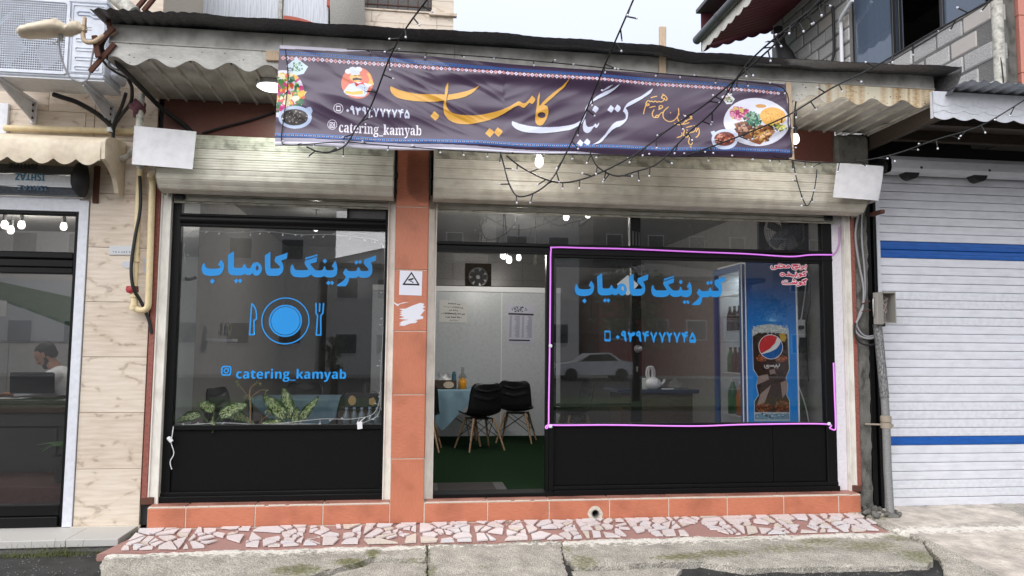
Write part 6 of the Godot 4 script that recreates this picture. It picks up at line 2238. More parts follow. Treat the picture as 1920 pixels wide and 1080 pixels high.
func air_conditioner() -> void:
	var t := thing("air_conditioner", "white outdoor air conditioner unit on wall brackets above the awning", "air conditioner", Vector3(-2.88, 3.54, 0.4))
	var paint := grainy(lin(0.68, 0.72, 0.80), lin(0.73, 0.77, 0.85), Vector3(1, 1, 1), 0.4, 85)
	var x0 := -3.36
	var x1 := -2.43
	var y0 := 3.55
	var y1 := 4.20
	var s := st()
	b2(s, Vector3(x0, y0, 0.24), Vector3(-3.33, y1, 0.60), 0.01)
	b2(s, Vector3(x0, y1 - 0.045, 0.24), Vector3(x1, y1, 0.60), 0.012)
	b2(s, Vector3(x0, y0, 0.24), Vector3(x1, y0 + 0.035, 0.60), 0.01)
	b2(s, Vector3(-2.705, y0 + 0.034, 0.26), Vector3(x1, y1 - 0.044, 0.597), 0.008)
	b2(s, Vector3(-3.33, y0 + 0.034, 0.24), Vector3(-2.70, y1 - 0.044, 0.27))
	obj("casing", s, paint, t)
	# raised frame round the grille, wires, fan behind
	s = st()
	for p in holed(rounded(-3.325, 3.572, -2.700, 4.165, 0.03), rounded(-3.305, 3.592, -2.722, 4.145, 0.025)):
		prism(s, p, 0.585, 0.612)
	obj("grille_frame", s, paint, t)
	s = st()
	var x := -3.305
	while x < -2.72:
		b2(s, Vector3(x, 3.59, 0.598), Vector3(x + 0.0045, 4.15, 0.604))
		x += 0.0165
	var y := 3.592
	while y < 4.15:
		b2(s, Vector3(-3.31, y, 0.600), Vector3(-2.718, y + 0.006, 0.607))
		y += 0.0185
	var gr := obj("grille", s, paint, t)
	gr.set_meta("kind", "stuff")
	s = st()
	for k in 3:
		var b := Basis(Vector3.BACK, TAU * k / 3.0 + 0.4)
		sheet(s, 8, 6, func(u, v):
			var r: float = lerpf(0.06, 0.25, u)
			var a: float = lerpf(-0.55, 0.55, v)
			return Vector3(-3.02, 3.87, 0.50) + b * Vector3(cos(a) * r, sin(a) * r, 0.05 * (v - 0.5)))
	lathe(s, [Vector2(0, 0.03), Vector2(0.06, 0.02), Vector2(0.065, -0.04)], 20, Transform3D(Basis(Vector3.RIGHT, PI / 2), Vector3(-3.02, 3.87, 0.51)))
	obj("fan", s, mat(lin(0.05, 0.05, 0.06), 0.5), t)
	s = st()
	for p in holed(PackedVector2Array([Vector2(-3.33, 3.58), Vector2(-2.70, 3.58), Vector2(-2.70, 4.16), Vector2(-3.33, 4.16)]), ring(-3.02, 3.87, 0.268, 0.268, 40)):
		prism(s, p, 0.52, 0.53)
	obj("fan_shroud", s, mat(lin(0.10, 0.10, 0.12), 0.6), t)
	# pressed ribs of the service panel
	s = st()
	for k in 4:
		for p in holed(rounded(-2.655, 3.62 + k * 0.075, -2.475, 3.65 + k * 0.075, 0.014), rounded(-2.650, 3.625 + k * 0.075, -2.480, 3.645 + k * 0.075, 0.009)):
			prism(s, p, 0.595, 0.604)
	for p in holed(rounded(-2.685, 3.60, -2.445, 4.14, 0.012), rounded(-2.680, 3.605, -2.450, 4.135, 0.010)):
		prism(s, p, 0.595, 0.603)
	obj("panel_rib", s, paint, t)
	s = st()
	for p in holed(PackedVector2Array([Vector2(-2.66, 4.075), Vector2(-2.64, 4.09), Vector2(-2.56, 4.09), Vector2(-2.535, 4.07), Vector2(-2.475, 4.07), Vector2(-2.46, 4.055), Vector2(-2.475, 4.035), Vector2(-2.53, 4.035), Vector2(-2.56, 4.055), Vector2(-2.645, 4.055)]), PackedVector2Array([Vector2(-2.65, 4.075), Vector2(-2.635, 4.084), Vector2(-2.56, 4.084), Vector2(-2.538, 4.064), Vector2(-2.475, 4.064), Vector2(-2.467, 4.055), Vector2(-2.477, 4.041), Vector2(-2.53, 4.041), Vector2(-2.56, 4.061), Vector2(-2.64, 4.061)])):
		prism(s, p, 0.595, 0.603)
	obj("panel_emblem", s, mat(lin(0.28, 0.34, 0.46), 0.5), t)
	s = st()
	b2(s, Vector3(x1 - 0.002, 3.60, 0.28), Vector3(x1 + 0.055, 3.98, 0.52), 0.02)
	obj("valve_cover", s, paint, t)
	s = st()
	b2(s, Vector3(x0, y0 - 0.012, 0.25), Vector3(x1, y0 - 0.001, 0.59))
	obj("base_plate", s, m.white, t)
	for bx in [-3.205, -2.59]:
		s = st()
		b2(s, Vector3(bx - 0.022, 3.515, 0.01), Vector3(bx + 0.022, 3.537, 0.60), 0.003)
		b2(s, Vector3(bx - 0.022, 3.34, 0.005), Vector3(bx + 0.022, 3.52, 0.025), 0.003)
		prism(s, PackedVector2Array([Vector2(0.02, 3.36), Vector2(0.02, 3.52), Vector2(0.57, 3.52), Vector2(0.57, 3.50)]), -0.003, 0.003, Transform3D(Basis(Vector3(0, 0, 1), Vector3(0, 1, 0), Vector3(1, 0, 0)), Vector3(bx, 0, 0)))
		tube(s, [Vector3(bx + 0.003, 3.35, 0.02), Vector3(bx + 0.003, 3.505, 0.58)], 0.007, 8)
		obj("wall_bracket", s, m.white, t)
		s = st()
		for yy in [3.38, 3.44, 3.49]:
			s = st()
			lathe(s, [Vector2(0, 0.008), Vector2(0.010, 0.008), Vector2(0.012, 0)], 6, Transform3D(Basis(Vector3.BACK, -PI / 2), Vector3(bx + 0.004, yy, 0.05)), true)
			obj("bolt", s, m.rust, t)

func meter() -> void:
	# leaning pole, and the old open meter box on its top
	var t := thing("conduit_pole", "grey paint worn steel pole leaning against the white shutter's post", "pole", Vector3(4.306, 0, 0.25))
	var s := st()
	var galv := grainy(lin(0.10, 0.10, 0.10), lin(0.36, 0.36, 0.35), Vector3(5, 2.5, 5), 0.6, 86, {"freq": 0.05, "metal": 0.2})
	tube(s, [Vector3(4.355, 1.74, 0.09), Vector3(4.362, 1.6, 0.10), Vector3(4.374, 1.05, 0.14)], 0.040, 14)
	obj("upper_tube", s, grainy(lin(0.012, 0.012, 0.013), lin(0.40, 0.40, 0.39), Vector3(7, 2.2, 7), 0.6, 87, {"freq": 0.02}), t)
	s = st()
	tube(s, [Vector3(4.374, 1.05, 0.14), Vector3(4.37, 0.80, 0.155), Vector3(4.34, 0.40, 0.20), Vector3(4.318, -0.01, 0.25)], 0.036, 14)
	obj("lower_tube", s, galv, t)
	s = st()
	for y in [0.86, 0.80]:
		lathe(s, [Vector2(0.038, -0.03), Vector2(0.048, -0.025), Vector2(0.048, 0.025), Vector2(0.038, 0.03)], 12, Transform3D(Basis(), Vector3(4.371, y, 0.152)), true)
	tube(s, [Vector3(4.25, 0.80, 0.02), Vector3(4.32, 0.805, 0.12), Vector3(4.43, 0.80, 0.16)], 0.009, 6)
	box(s, Vector3(4.42, 0.80, 0.16), Vector3(0.03, 0.025, 0.025), 0.003)
	obj("clamp", s, grainy(lin(0.2, 0.16, 0.12), lin(0.45, 0.38, 0.3), Vector3(9, 9, 9), 0.7, 88), t)
	s = st()
	for q in [[4.318, -0.005, 0.25], [4.34, -0.01, 0.285], [4.30, -0.01, 0.27]]:
		lathe(s, [Vector2(0, 0.04), Vector2(0.03, 0.03), Vector2(0.045, 0.0), Vector2(0.05, -0.03)], 8, Transform3D(Basis(), Vector3(q[0], q[1], q[2])))
	obj("cement_foot", s, m.rough_wall, t)
	t = thing("meter_box", "old open metal meter box with its door swung out and loose wires", "meter box", Vector3(4.38, 1.74, 0.1))
	var wx := grainy(lin(0.12, 0.11, 0.09), lin(0.48, 0.46, 0.42), Vector3(8, 8, 8), 0.65, 89, {"freq": 0.08})
	s = st()
	b2(s, Vector3(4.375, 1.752, 0.02), Vector3(4.50, 2.045, 0.03), 0.002)
	b2(s, Vector3(4.492, 1.752, 0.03), Vector3(4.50, 2.045, 0.17), 0.002)
	b2(s, Vector3(4.372, 2.03, 0.03), Vector3(4.492, 2.045, 0.18), 0.002)
	b2(s, Vector3(4.38, 1.752, 0.03), Vector3(4.492, 1.76, 0.16), 0.002)
	obj("case", s, wx, t)
	s = st()
	box(s, Vector3(4.335, 1.885, 0.145), Vector3(0.085, 0.30, 0.05), 0.005, Basis(Vector3.UP, 0.3))
	obj("door", s, wx, t)
	s = st()
	tube(s, cm([Vector3(4.29, 1.98, 0.15), Vector3(4.275, 1.97, 0.16), Vector3(4.275, 1.82, 0.16), Vector3(4.29, 1.81, 0.15)], 3), 0.006, 6)
	obj("handle", s, m.steel, t)
	s = st()
	for k in 5:
		var pp := [Vector3(4.40 + 0.012 * k, 2.02, 0.08)]
		for j in 6:
			pp.append(Vector3(4.40 + 0.07 * rng.randf(), 1.98 - j * 0.034, 0.07 + 0.05 * rng.randf()))
		tube(s, cm(pp, 4), 0.004, 5)
	obj("wires", s, mat(lin(0.40, 0.33, 0.32), 0.6), t)
	s = st()
	box(s, Vector3(4.44, 1.90, 0.05), Vector3(0.025, 0.025, 0.03), 0.004)
	box(s, Vector3(4.40, 1.735, 0.10), Vector3(0.05, 0.03, 0.03), 0.004)
	tube(s, [Vector3(4.33, 1.745, 0.13), Vector3(4.29, 1.735, 0.13)], 0.008, 6)
	obj("fittings", s, m.rubber, t)
	s = st()
	tube(s, [Vector3(4.22, 1.93, 0.05), Vector3(4.285, 1.96, 0.10)], 0.006, 6)
	tube(s, [Vector3(4.22, 1.86, 0.05), Vector3(4.285, 1.875, 0.10)], 0.006, 6)
	obj("stays", s, m.rust, t)
	s = st()
	b2(s, Vector3(4.285, 2.765, 0.12), Vector3(4.33, 2.80, 0.30), 0.003)
	b2(s, Vector3(4.25, 2.93, 0.22), Vector3(4.285, 2.97, 0.30), 0.003)
	one("steel_stub", s, m.rust, "short rusty steel stub beside the right white board", "stub")

# ---------- furniture seen through the glass ----------
func shell_chair() -> Node3D:
	# origin on the floor under the seat, facing +z
	var t := thing("chair", "black moulded chair", "chair")
	var prof := [[0.225, 0.425, 0.18], [0.20, 0.440, 0.20], [0.10, 0.432, 0.225], [0.0, 0.425, 0.235], [-0.10, 0.432, 0.238], [-0.165, 0.46, 0.236], [-0.195, 0.52, 0.232], [-0.215, 0.62, 0.228], [-0.235, 0.72, 0.222], [-0.252, 0.79, 0.212], [-0.262, 0.83, 0.175], [-0.264, 0.838, 0.13]]
	var f := func(u: float, v: float, off: float) -> Vector3:
		var k: float = v * (prof.size() - 1.0001)
		var i := int(k)
		var a: Array = prof[i]
		var b: Array = prof[i + 1]
		var q := k - i
		var z: float = lerpf(a[0], b[0], q)
		var y: float = lerpf(a[1], b[1], q)
		var w: float = lerpf(a[2], b[2], q)
		var d := Vector2(b[0] - a[0], b[1] - a[1]).normalized()
		var e := u * 2.0 - 1.0
		var lift := 0.045 * pow(absf(e), 2.5)
		var crease := 0.0
		for c in [0.70, 0.80]:
			crease += 0.010 * exp(-pow((v - c + 0.05 * (1.0 - absf(e))) / 0.012, 2.0)) * (1.0 - smoothstep(0.6, 0.85, absf(e)))
		var nrm := Vector3(0, -d.x, d.y)
		return Vector3(e * w, y, z) + nrm * (lift - off - crease)
	var s := st()
	sheet(s, 20, 60, func(u, v): return f.call(u, v, 0.0))
	sheet(s, 20, 60, func(u, v): return f.call(u, v, 0.013))
	for e in [0.0, 1.0]:
		sheet(s, 1, 60, func(u, v): return f.call(e, v, 0.013 * u))
		sheet(s, 20, 1, func(u, v): return f.call(u, e, 0.013 * v))
	obj("seat_shell", s, m.shell, t)
	for x in [-1.0, 1.0]:
		for z in [-1.0, 1.0]:
			s = st()
			tube(s, [Vector3(x * 0.245, 0.0, z * 0.23 - 0.01), Vector3(x * 0.14, 0.40, z * 0.12 - 0.01)], [0.011, 0.018], 8)
			obj("leg", s, m.beech, t)
	s = st()
	for x in [-1.0, 1.0]:
		tube(s, [Vector3(x * 0.225, 0.12, 0.20), Vector3(x * 0.14, 0.39, -0.12)], 0.005, 6)
		tube(s, [Vector3(x * 0.225, 0.12, -0.22), Vector3(x * 0.14, 0.39, 0.11)], 0.005, 6)
	for z in [-1.0, 1.0]:
		tube(s, [Vector3(-0.215, 0.14, z * 0.20), Vector3(0.14, 0.39, z * 0.12)], 0.005, 6)
		tube(s, [Vector3(0.215, 0.14, z * 0.20), Vector3(-0.14, 0.39, z * 0.12)], 0.005, 6)
	b2(s, Vector3(-0.15, 0.385, -0.14), Vector3(0.15, 0.40, 0.12), 0.003)
	obj("wire_brace", s, m.rubber, t)
	return t

func dining_table(at: Vector3, turn: float, label: String, clabel: String) -> void:
	var t := thing("dining_table", label, "table", at, "dining tables with blue cloths")
	t.rotation.y = turn
	var s := st()
	b2(s, Vector3(-0.55, 0.71, -0.36), Vector3(0.55, 0.735, 0.36), 0.004)
	var o := obj("tabletop", s, m.dark_wood, t)
	o.position = Vector3.ZERO
	for x in [-1.0, 1.0]:
		for z in [-1.0, 1.0]:
			s = st()
			tube(s, [Vector3(x * 0.50, 0.0, z * 0.32), Vector3(x * 0.36, 0.71, z * 0.22)], [0.014, 0.022], 8)
			o = obj("leg", s, m.beech, t)
			o.position = Vector3.ZERO
	s = st()
	tube(s, [Vector3(-0.47, 0.15, -0.29), Vector3(0.37, 0.69, 0.22)], 0.006, 6)
	tube(s, [Vector3(0.47, 0.15, -0.29), Vector3(-0.37, 0.69, 0.22)], 0.006, 6)
	o = obj("wire_brace", s, m.rubber, t)
	o.position = Vector3.ZERO
	# the cloth lies corner-wise, its corners hanging
	s = st()
	sheet(s, 60, 60, func(u, v):
		var a: float = (u - 0.5) * 1.24
		var b: float = (v - 0.5) * 1.24
		var p := Vector2(a + b, a - b) * 0.72
		var q := Vector3(p.x, 0.742, p.y)
		var ox := maxf(0.0, absf(p.x) - 0.555)
		var oz := maxf(0.0, absf(p.y) - 0.365)
		if oz > 0.0:
			q = Vector3(p.x, 0.742 - oz, signf(p.y) * (0.368 + 0.02 * sin(p.x * 22.0) * smoothstep(0.0, 0.15, oz)))
		if ox > 0.0:
			q.x = signf(p.x) * (0.558 + 0.015 * sin(p.y * 24.0))
			q.y = minf(q.y, 0.742 - ox)
		return q)
	o = obj("tablecloth", s, m.cloth_blue)
	tag(o, clabel, "tablecloth", "blue table cloths")
	o.position = at
	o.rotation.y = turn

func bottle(at: Vector3, h: float, r: float, c: Material, cap: Material, label: String, category := "bottle", grp := "") -> Node3D:
	var t := thing("bottle", label, category, at, grp)
	var s := st()
	lathe(s, [Vector2(0, 0.0), Vector2(r, 0.0), Vector2(r, h * 0.55), Vector2(r * 0.85, h * 0.68), Vector2(r * 0.42, h * 0.84), Vector2(r * 0.36, h * 0.93), Vector2(0, h * 0.93)], 16)
	piece("body", s, c, t, at)
	s = st()
	lathe(s, [Vector2(r * 0.42, h * 0.92), Vector2(r * 0.42, h), Vector2(0, h)], 12, Transform3D(), true)
	piece("cap", s, cap, t, at)
	return t

func leaf_picture() -> StandardMaterial3D:
	# variegated dumb-cane leaf: cream flecks along the veins on green
	var img := Image.create(128, 256, false, Image.FORMAT_RGB8)
	for y in 256:
		for x in 128:
			var e := absf(x - 64) / 64.0
			var v := 0.5 + 0.5 * sin((y + e * 70.0) * 0.22)
			img.set_pixel(x, y, Color(0.13, 0.24, 0.09).lerp(Color(0.20, 0.33, 0.13), v))
	for k in 260:
		var side := 1.0 if k % 2 else -1.0
		var e := rng.randf_range(2.0, 44.0)
		var p := Vector2(64.0 + side * e, rng.randf_range(16, 235) )
		var d := Vector2(side, -1.1).normalized()
		var l := rng.randf_range(5, 16)
		var w := rng.randf_range(1.5, 4.0)
		var n := d.orthogonal() * w
		fill(img, [PackedVector2Array([p - d * l, p + n, p + d * l, p - n])], Color(0.86, 0.89, 0.70).lerp(Color(0.62, 0.72, 0.42), rng.randf()))
	img.fill_rect(Rect2i(63, 0, 3, 256), Color(0.55, 0.62, 0.36))
	var x := picture(img, 0.4)
	x.backlight_enabled = true
	x.backlight = Color(0.12, 0.16, 0.05)
	return x

func plant(at: Vector3, leaves: Array, mt: Material, label: String) -> void:
	var t := thing("dumb_cane", label, "house plant", at, "variegated plants on the left window sill")
	var s := st()
	for q in leaves:   # base direction, length, width, droop
		tube(s, cm([at, at + Vector3(q[0].x * 0.3, q[0].y * 0.45, q[0].z * 0.3), at + q[0]], 4), 0.009, 6)
	obj("stem", s, mat(lin(0.08, 0.14, 0.04), 0.5), t)
	for q in leaves:
		s = st()
		var base: Vector3 = at + q[0]
		var dir: Vector3 = (q[1] as Vector3).normalized()
		var len: float = q[2] * 0.92
		var wid: float = q[3] * 0.78
		var droop: float = q[4]
		var side := dir.cross(q[5] if q.size() > 5 else Vector3(0, 0.3, 1)).normalized()
		var nrm := side.cross(dir).normalized()
		sheet(s, 8, 14, func(u, v):
			var e: float = u * 2.0 - 1.0
			var w := wid * pow(sin(PI * pow(v, 0.75) * 0.985 + 0.02), 0.8)
			return base + dir * len * v + side * e * w + nrm * (0.18 * absf(e) * w + 0.012 * sin(v * 14.0) * absf(e)) + Vector3.DOWN * droop * v * v, true, true)
		obj("leaf", s, mt, t)

func interior() -> void:
	# partition with papers
	var s := st()
	b2(s, Vector3(-0.6, 0.27, -4.46), Vector3(2.2, 2.32, -4.42), 0.003)
	b2(s, Vector3(-0.6, 0.20, -4.455), Vector3(2.2, 0.27, -4.41))
	var pt := thing("partition", "glossy white partition at the back of the dining room", "partition", Vector3(0.8, 0.2, -4.44))
	obj("panel", s, m.partition, pt)
	s = st()
	for x in [0.31, 1.30]:
		b2(s, Vector3(x, 0.27, -4.419), Vector3(x + 0.012, 2.32, -4.4165))
	b2(s, Vector3(-0.6, 2.32, -4.47), Vector3(2.2, 2.40, -4.40), 0.004)
	obj("trim", s, m.plastic_white, pt)
	var np := Image.create(256, 200, false, Image.FORMAT_RGB8)
	np.fill(Color(0.80, 0.80, 0.79))
	var rows := [[24, 80, 176, 7], [58, 40, 216, 5], [86, 90, 166, 6], [116, 20, 236, 9], [148, 60, 200, 8], [178, 90, 170, 3]]
	for r in rows:
		var x: int = r[1]
		while x < r[2]:
			var w := rng.randi_range(4, 15)
			np.fill_rect(Rect2i(x, r[0] + rng.randi_range(-2, 2), w, r[3]), Color(0.12, 0.12, 0.12))
			if rng.randf() < 0.4:
				np.fill_rect(Rect2i(x + 2, r[0] - 8, 3, 8), Color(0.12, 0.12, 0.12))
			x += w + (rng.randi_range(1, 3) if rng.randf() < 0.7 else 9)
	s = st()
	card(s, Vector3(0.378, 2.19, -4.412), Vector3(0.79, 2.165, -4.412), Vector3(0.79, 1.855, -4.412), Vector3(0.372, 1.86, -4.412))
	one("notice", s, picture(np), "plain paper notice with black lines of writing on the white partition", "notice")
	var pl := Image.create(256, 384, false, Image.FORMAT_RGB8)
	pl.fill(Color(0.72, 0.72, 0.78))
	blot(pl, Vector2(110, 45), Vector2(80, 28), 70, Vector2(3, 9), [Color(0.1, 0.1, 0.16), Color(0.55, 0.55, 0.62), Color(0.2, 0.2, 0.28)])
	pl.fill_rect(Rect2i(6, 84, 244, 18), Color(0.06, 0.06, 0.1))
	for c in [[20, 118], [138, 236]]:
		for r in 27:
			var w := rng.randi_range(30, 60)
			pl.fill_rect(Rect2i(c[1] - w, 112 + r * 8, w, 3), Color(0.32, 0.32, 0.42))
			pl.fill_rect(Rect2i(c[0], 112 + r * 8, 22, 3), Color(0.36, 0.36, 0.46))
	pl.fill_rect(Rect2i(20, 345, 200, 14), Color(0.08, 0.08, 0.14))
	s = st()
	card(s, Vector3(1.40, 2.14, -4.411), Vector3(1.80, 2.13, -4.411), Vector3(1.79, 1.555, -4.411), Vector3(1.385, 1.56, -4.411))
	one("price_list", s, picture(pl), "tall printed price list with two columns on the white partition", "price list")
	# wall fan at the back, lamps
	var t := thing("wall_fan", "square extractor fan high on the dark kitchen wall", "fan", Vector3(1.08, 2.68, -5.95))
	s = st()
	for p in holed(PackedVector2Array([Vector2(0.86, 2.46), Vector2(1.30, 2.46), Vector2(1.30, 2.92), Vector2(0.86, 2.92)]), ring(1.08, 2.69, 0.17, 0.17, 24)):
		prism(s, p, -5.97, -5.93)
	obj("housing", s, m.dark_wood, t)
	s = st()
	for p in holed(ring(1.08, 2.69, 0.17, 0.17, 24), ring(1.08, 2.69, 0.155, 0.155, 24)):
		prism(s, p, -5.96, -5.94)
	for k in 7:
		var b := Basis(Vector3.BACK, TAU * k / 7.0)
		sheet(s, 4, 3, func(u, v):
			var r: float = lerpf(0.035, 0.145, u)
			return Vector3(1.08, 2.69, -5.955) + b * Vector3(r, (v - 0.5) * 0.08, 0.02 * (v - 0.5)))
	obj("blades", s, mat(lin(0.10, 0.10, 0.10), 0.5), t)
	bulb_lamp(Vector3(1.03, 2.575, -2.0), "lit bulb highest of the pair hanging inside the doorway", 0.22, [Vector3(1.03, 2.68, -2.0), Vector3(1.03, 3.15, -2.0)])
	bulb_lamp(Vector3(1.10, 2.52, -1.98), "lit bulb lower of the pair hanging inside the doorway", 0.22, [Vector3(1.10, 2.63, -1.98), Vector3(1.06, 2.9, -1.98), Vector3(1.04, 3.14, -2.0)])
	bulb_lamp(Vector3(1.385, 2.70, -3.2), "lit bulb farther back right of the hanging pair", 0.14, [Vector3(1.385, 2.81, -3.2), Vector3(1.385, 3.15, -3.2)])
	bulb_lamp(Vector3(1.68, 2.965, -1.5), "lit bulb seen through the top light above the door", 0.07, [Vector3(1.68, 3.07, -1.5), Vector3(1.68, 3.15, -1.5)])
	bulb_lamp(Vector3(-1.2, 2.93, -2.6), "added unseen bulb brightening the room behind the left window", 0.06, [Vector3(-1.2, 3.09, -2.6), Vector3(-1.2, 3.15, -2.6)])  # extra lamp added out of sight to light the left room
	bulb_lamp(Vector3(1.93, 3.0, -1.5), "lit bulb just right of the one in the top light above the door", 0.12, [Vector3(1.93, 3.11, -1.5), Vector3(1.93, 3.15, -1.5)])
	s = st()
	lathe(s, [Vector2(0, -0.08), Vector2(0.03, -0.07), Vector2(0.036, -0.03), Vector2(0.024, 0.02), Vector2(0.02, 0.08), Vector2(0, 0.09)], 14, Transform3D(Basis(), Vector3(1.50, 2.60, -2.5)))
	tube(s, [Vector3(1.50, 2.68, -2.5), Vector3(1.49, 3.14, -2.5)], 0.005, 6)
	one("unlit_bulb", s, glass(0.5, Color(0.2, 0.2, 0.18)), "unlit bulb hanging near the right side of the doorway", "light bulb")
	# tables, cloths, chairs
	dining_table(Vector3(0.40, 0.2, -3.55), 0.0, "dining table with pale wood legs behind the doorway's left side", "blue cloth hanging corner-wise on the doorway table")
	dining_table(Vector3(-1.15, 0.2, -1.75), 0.05, "dining table in the middle of the left window", "blue cloth on the table behind the left window")
	var c0 := shell_chair()
	c0.position = Vector3(0.86, 0.2, -2.98)
	c0.rotation.y = PI + 0.35
	c0.set_meta("label", "black moulded chair nearest the doorway, its back to the street")
	c0.set_meta("group", "black moulded dining chairs")
	copy(c0, Vector3(1.45, 0.2, -3.75), PI - 0.30, "black moulded chair standing behind the nearest one by the partition")
	copy(c0, Vector3(0.12, 0.2, -2.95), PI - 0.1, "black moulded chair half hidden by the doorway's left jamb")
	copy(c0, Vector3(2.18, 0.2, -3.4), -1.4, "black moulded chair mostly hidden behind the door post")
	copy(c0, Vector3(-0.62, 0.2, -1.12), PI + 0.55, "black chair at the right end of the left window's table")
	copy(c0, Vector3(-1.28, 0.2, -2.55), 0.1, "black chair beyond the left window's table")
	copy(c0, Vector3(-1.85, 0.2, -1.65), 1.3, "black chair at the left end of the left window's table")
	# things on the doorway table
	t = thing("tissue_box", "dark tissue box with a white tissue on the doorway table", "tissue box", Vector3(0.42, 0.945, -3.35))
	s = st()
	b2(s, Vector3(0.28, 0.945, -3.42), Vector3(0.58, 1.06, -3.27), 0.006)
	obj("case", s, m.dark_wood, t)
	s = st()
	sheet(s, 10, 6, func(u, v): return Vector3(0.34 + 0.16 * u + 0.02 * sin(v * 5.0), 1.055 + 0.11 * v * (0.7 + 0.3 * sin(u * 9.0)), -3.345 + 0.04 * sin(u * 7.0) * v))
	obj("tissue", s, m.plastic_white, t)
	s = st()
	prism(s, ring(0.475, 1.0, 0.07, 0.045, 16), -3.27, -3.255)
	obj("print", s, mat(lin(0.5, 0.42, 0.32), 0.5), t)
	s = st()
	lathe(s, [Vector2(0, 0), Vector2(0.03, 0), Vector2(0.03, 0.08), Vector2(0.02, 0.09), Vector2(0.022, 0.11), Vector2(0, 0.115)], 12, Transform3D(Basis(), Vector3(0.55, 1.06, -3.35)), true)
	one("salt_shaker", s, mat(lin(0.05, 0.12, 0.16), 0.3), "small dark blue shaker on top of the tissue box", "shaker")
	var jb := bottle(Vector3(0.66, 0.945, -3.30), 0.17, 0.055, mat(lin(0.62, 0.27, 0.02), 0.15), glass(0.3, Color(0.5, 0.45, 0.35)), "clear glass bottle half full of orange drink on the doorway table")
	s = st()
	lathe(s, [Vector2(0.055, 0.14), Vector2(0.05, 0.17), Vector2(0.022, 0.21), Vector2(0.018, 0.27), Vector2(0.022, 0.285), Vector2(0, 0.286)], 14)
	piece("neck", s, glass(0.35, Color(0.45, 0.47, 0.45)), jb, Vector3(0.66, 0.945, -3.30))
	# doormat
	t = thing("door_mat", "brown doormat with a grey patterned border just inside the doorway", "doormat", Vector3(0.53, 0.2, -0.34))
	s = st()
	b2(s, Vector3(0.205, 0.2, -0.58), Vector3(0.875, 0.209, -0.17), 0.003)
	obj("border", s, grainy(lin(0.01, 0.01, 0.01), lin(0.16, 0.155, 0.145), Vector3(30, 30, 30), 0.9, 90, {"freq": 0.06}), t)
	s = st()
	b2(s, Vector3(0.25, 0.205, -0.55), Vector3(0.775, 0.212, -0.195), 0.003)
	obj("middle", s, grainy(lin(0.016, 0.012, 0.011), lin(0.03, 0.023, 0.021), Vector3(9, 9, 9), 0.95, 91), t)
	# exhaust fan in the top light
	t = thing("exhaust_fan", "large black exhaust fan in the top light right of the door", "fan", Vector3(3.65, 2.66, -0.22))
	s = st()
	for p in holed(PackedVector2Array([Vector2(3.36, 2.44), Vector2(3.88, 2.44), Vector2(3.88, 3.0), Vector2(3.36, 3.0)]), ring(3.63, 2.66, 0.215, 0.215, 32)):
		prism(s, p, -0.30, -0.26)
	obj("mount_plate", s, m.dark, t)
	s = st()
	for r in [0.06, 0.08, 0.10, 0.12, 0.14, 0.16, 0.18, 0.20, 0.215]:
		var pp := []
		for k in 33:
			pp.append(Vector3(3.63 + cos(TAU * k / 32) * r, 2.66 + sin(TAU * k / 32) * r, -0.19 - 0.05 * pow(r / 0.215, 2.0)))
		tube(s, pp, 0.0022, 5)
	for k in 12:
		var d := Vector3(cos(TAU * k / 12), sin(TAU * k / 12), 0)
		tube(s, [Vector3(3.63, 2.66, -0.188) + d * 0.04, Vector3(3.63, 2.66, -0.24) + d * 0.215], 0.002, 5)
	obj("guard", s, m.sill_metal, t)
	s = st()
	for k in 5:
		var b := Basis(Vector3.BACK, TAU * k / 5.0 + 0.2)
		sheet(s, 6, 4, func(u, v):
			var r: float = lerpf(0.05, 0.19, u)
			return Vector3(3.63, 2.66, -0.27) + b * Vector3(r, (v - 0.5) * 0.10, 0.05 * (v - 0.5)))
	lathe(s, [Vector2(0, 0.04), Vector2(0.055, 0.03), Vector2(0.06, -0.04)], 18, Transform3D(Basis(Vector3.RIGHT, PI / 2), Vector3(3.63, 2.66, -0.26)))
	obj("blades", s, mat(lin(0.20, 0.20, 0.21), 0.5), t)
	fridge()
	# counter
	t = thing("counter", "dark counter with a blue edged top behind the right window", "counter", Vector3(2.75, 0.2, -1.7))
	s = st()
	b2(s, Vector3(2.30, 0.2, -1.95), Vector3(3.12, 1.0, -1.45), 0.006)
	obj("body", s, m.dark_wood, t)
	s = st()
	b2(s, Vector3(2.24, 1.0, -2.0), Vector3(3.18, 1.04, -1.40), 0.006)
	obj("countertop", s, mat(lin(0.02, 0.035, 0.07), 0.2), t)
	t = thing("teapot", "white teapot with a ring handle on the counter", "teapot", Vector3(2.70, 1.04, -1.6))
	s = st()
	lathe(s, [Vector2(0, 0), Vector2(0.05, 0), Vector2(0.085, 0.03), Vector2(0.095, 0.06), Vector2(0.08, 0.10), Vector2(0.04, 0.125), Vector2(0.015, 0.13), Vector2(0.012, 0.145), Vector2(0, 0.148)], 20, Transform3D(Basis(), Vector3(2.71, 1.04, -1.6)))
	tube(s, cm([Vector3(2.78, 1.08, -1.6), Vector3(2.83, 1.11, -1.6), Vector3(2.845, 1.15, -1.6)], 4), 0.014, 8)
	obj("body", s, m.plastic_white, t)
	s = st()
	for o in [Vector3(2.665, 1.215, -1.59), Vector3(2.70, 1.215, -1.62)]:
		var pp := []
		for k in 25:
			pp.append(o + Vector3(cos(TAU * k / 24) * 0.036, sin(TAU * k / 24) * 0.075, 0))
		tube(s, pp, 0.011, 8)
	obj("ring_handle", s, m.plastic_white, t)
	s = st()
	b2(s, Vector3(2.58, 1.04, -1.66), Vector3(2.68, 1.16, -1.60), 0.004)
	one("white_carton", s, mat(lin(0.55, 0.60, 0.52), 0.5), "small pale carton beside the teapot on the counter", "carton")
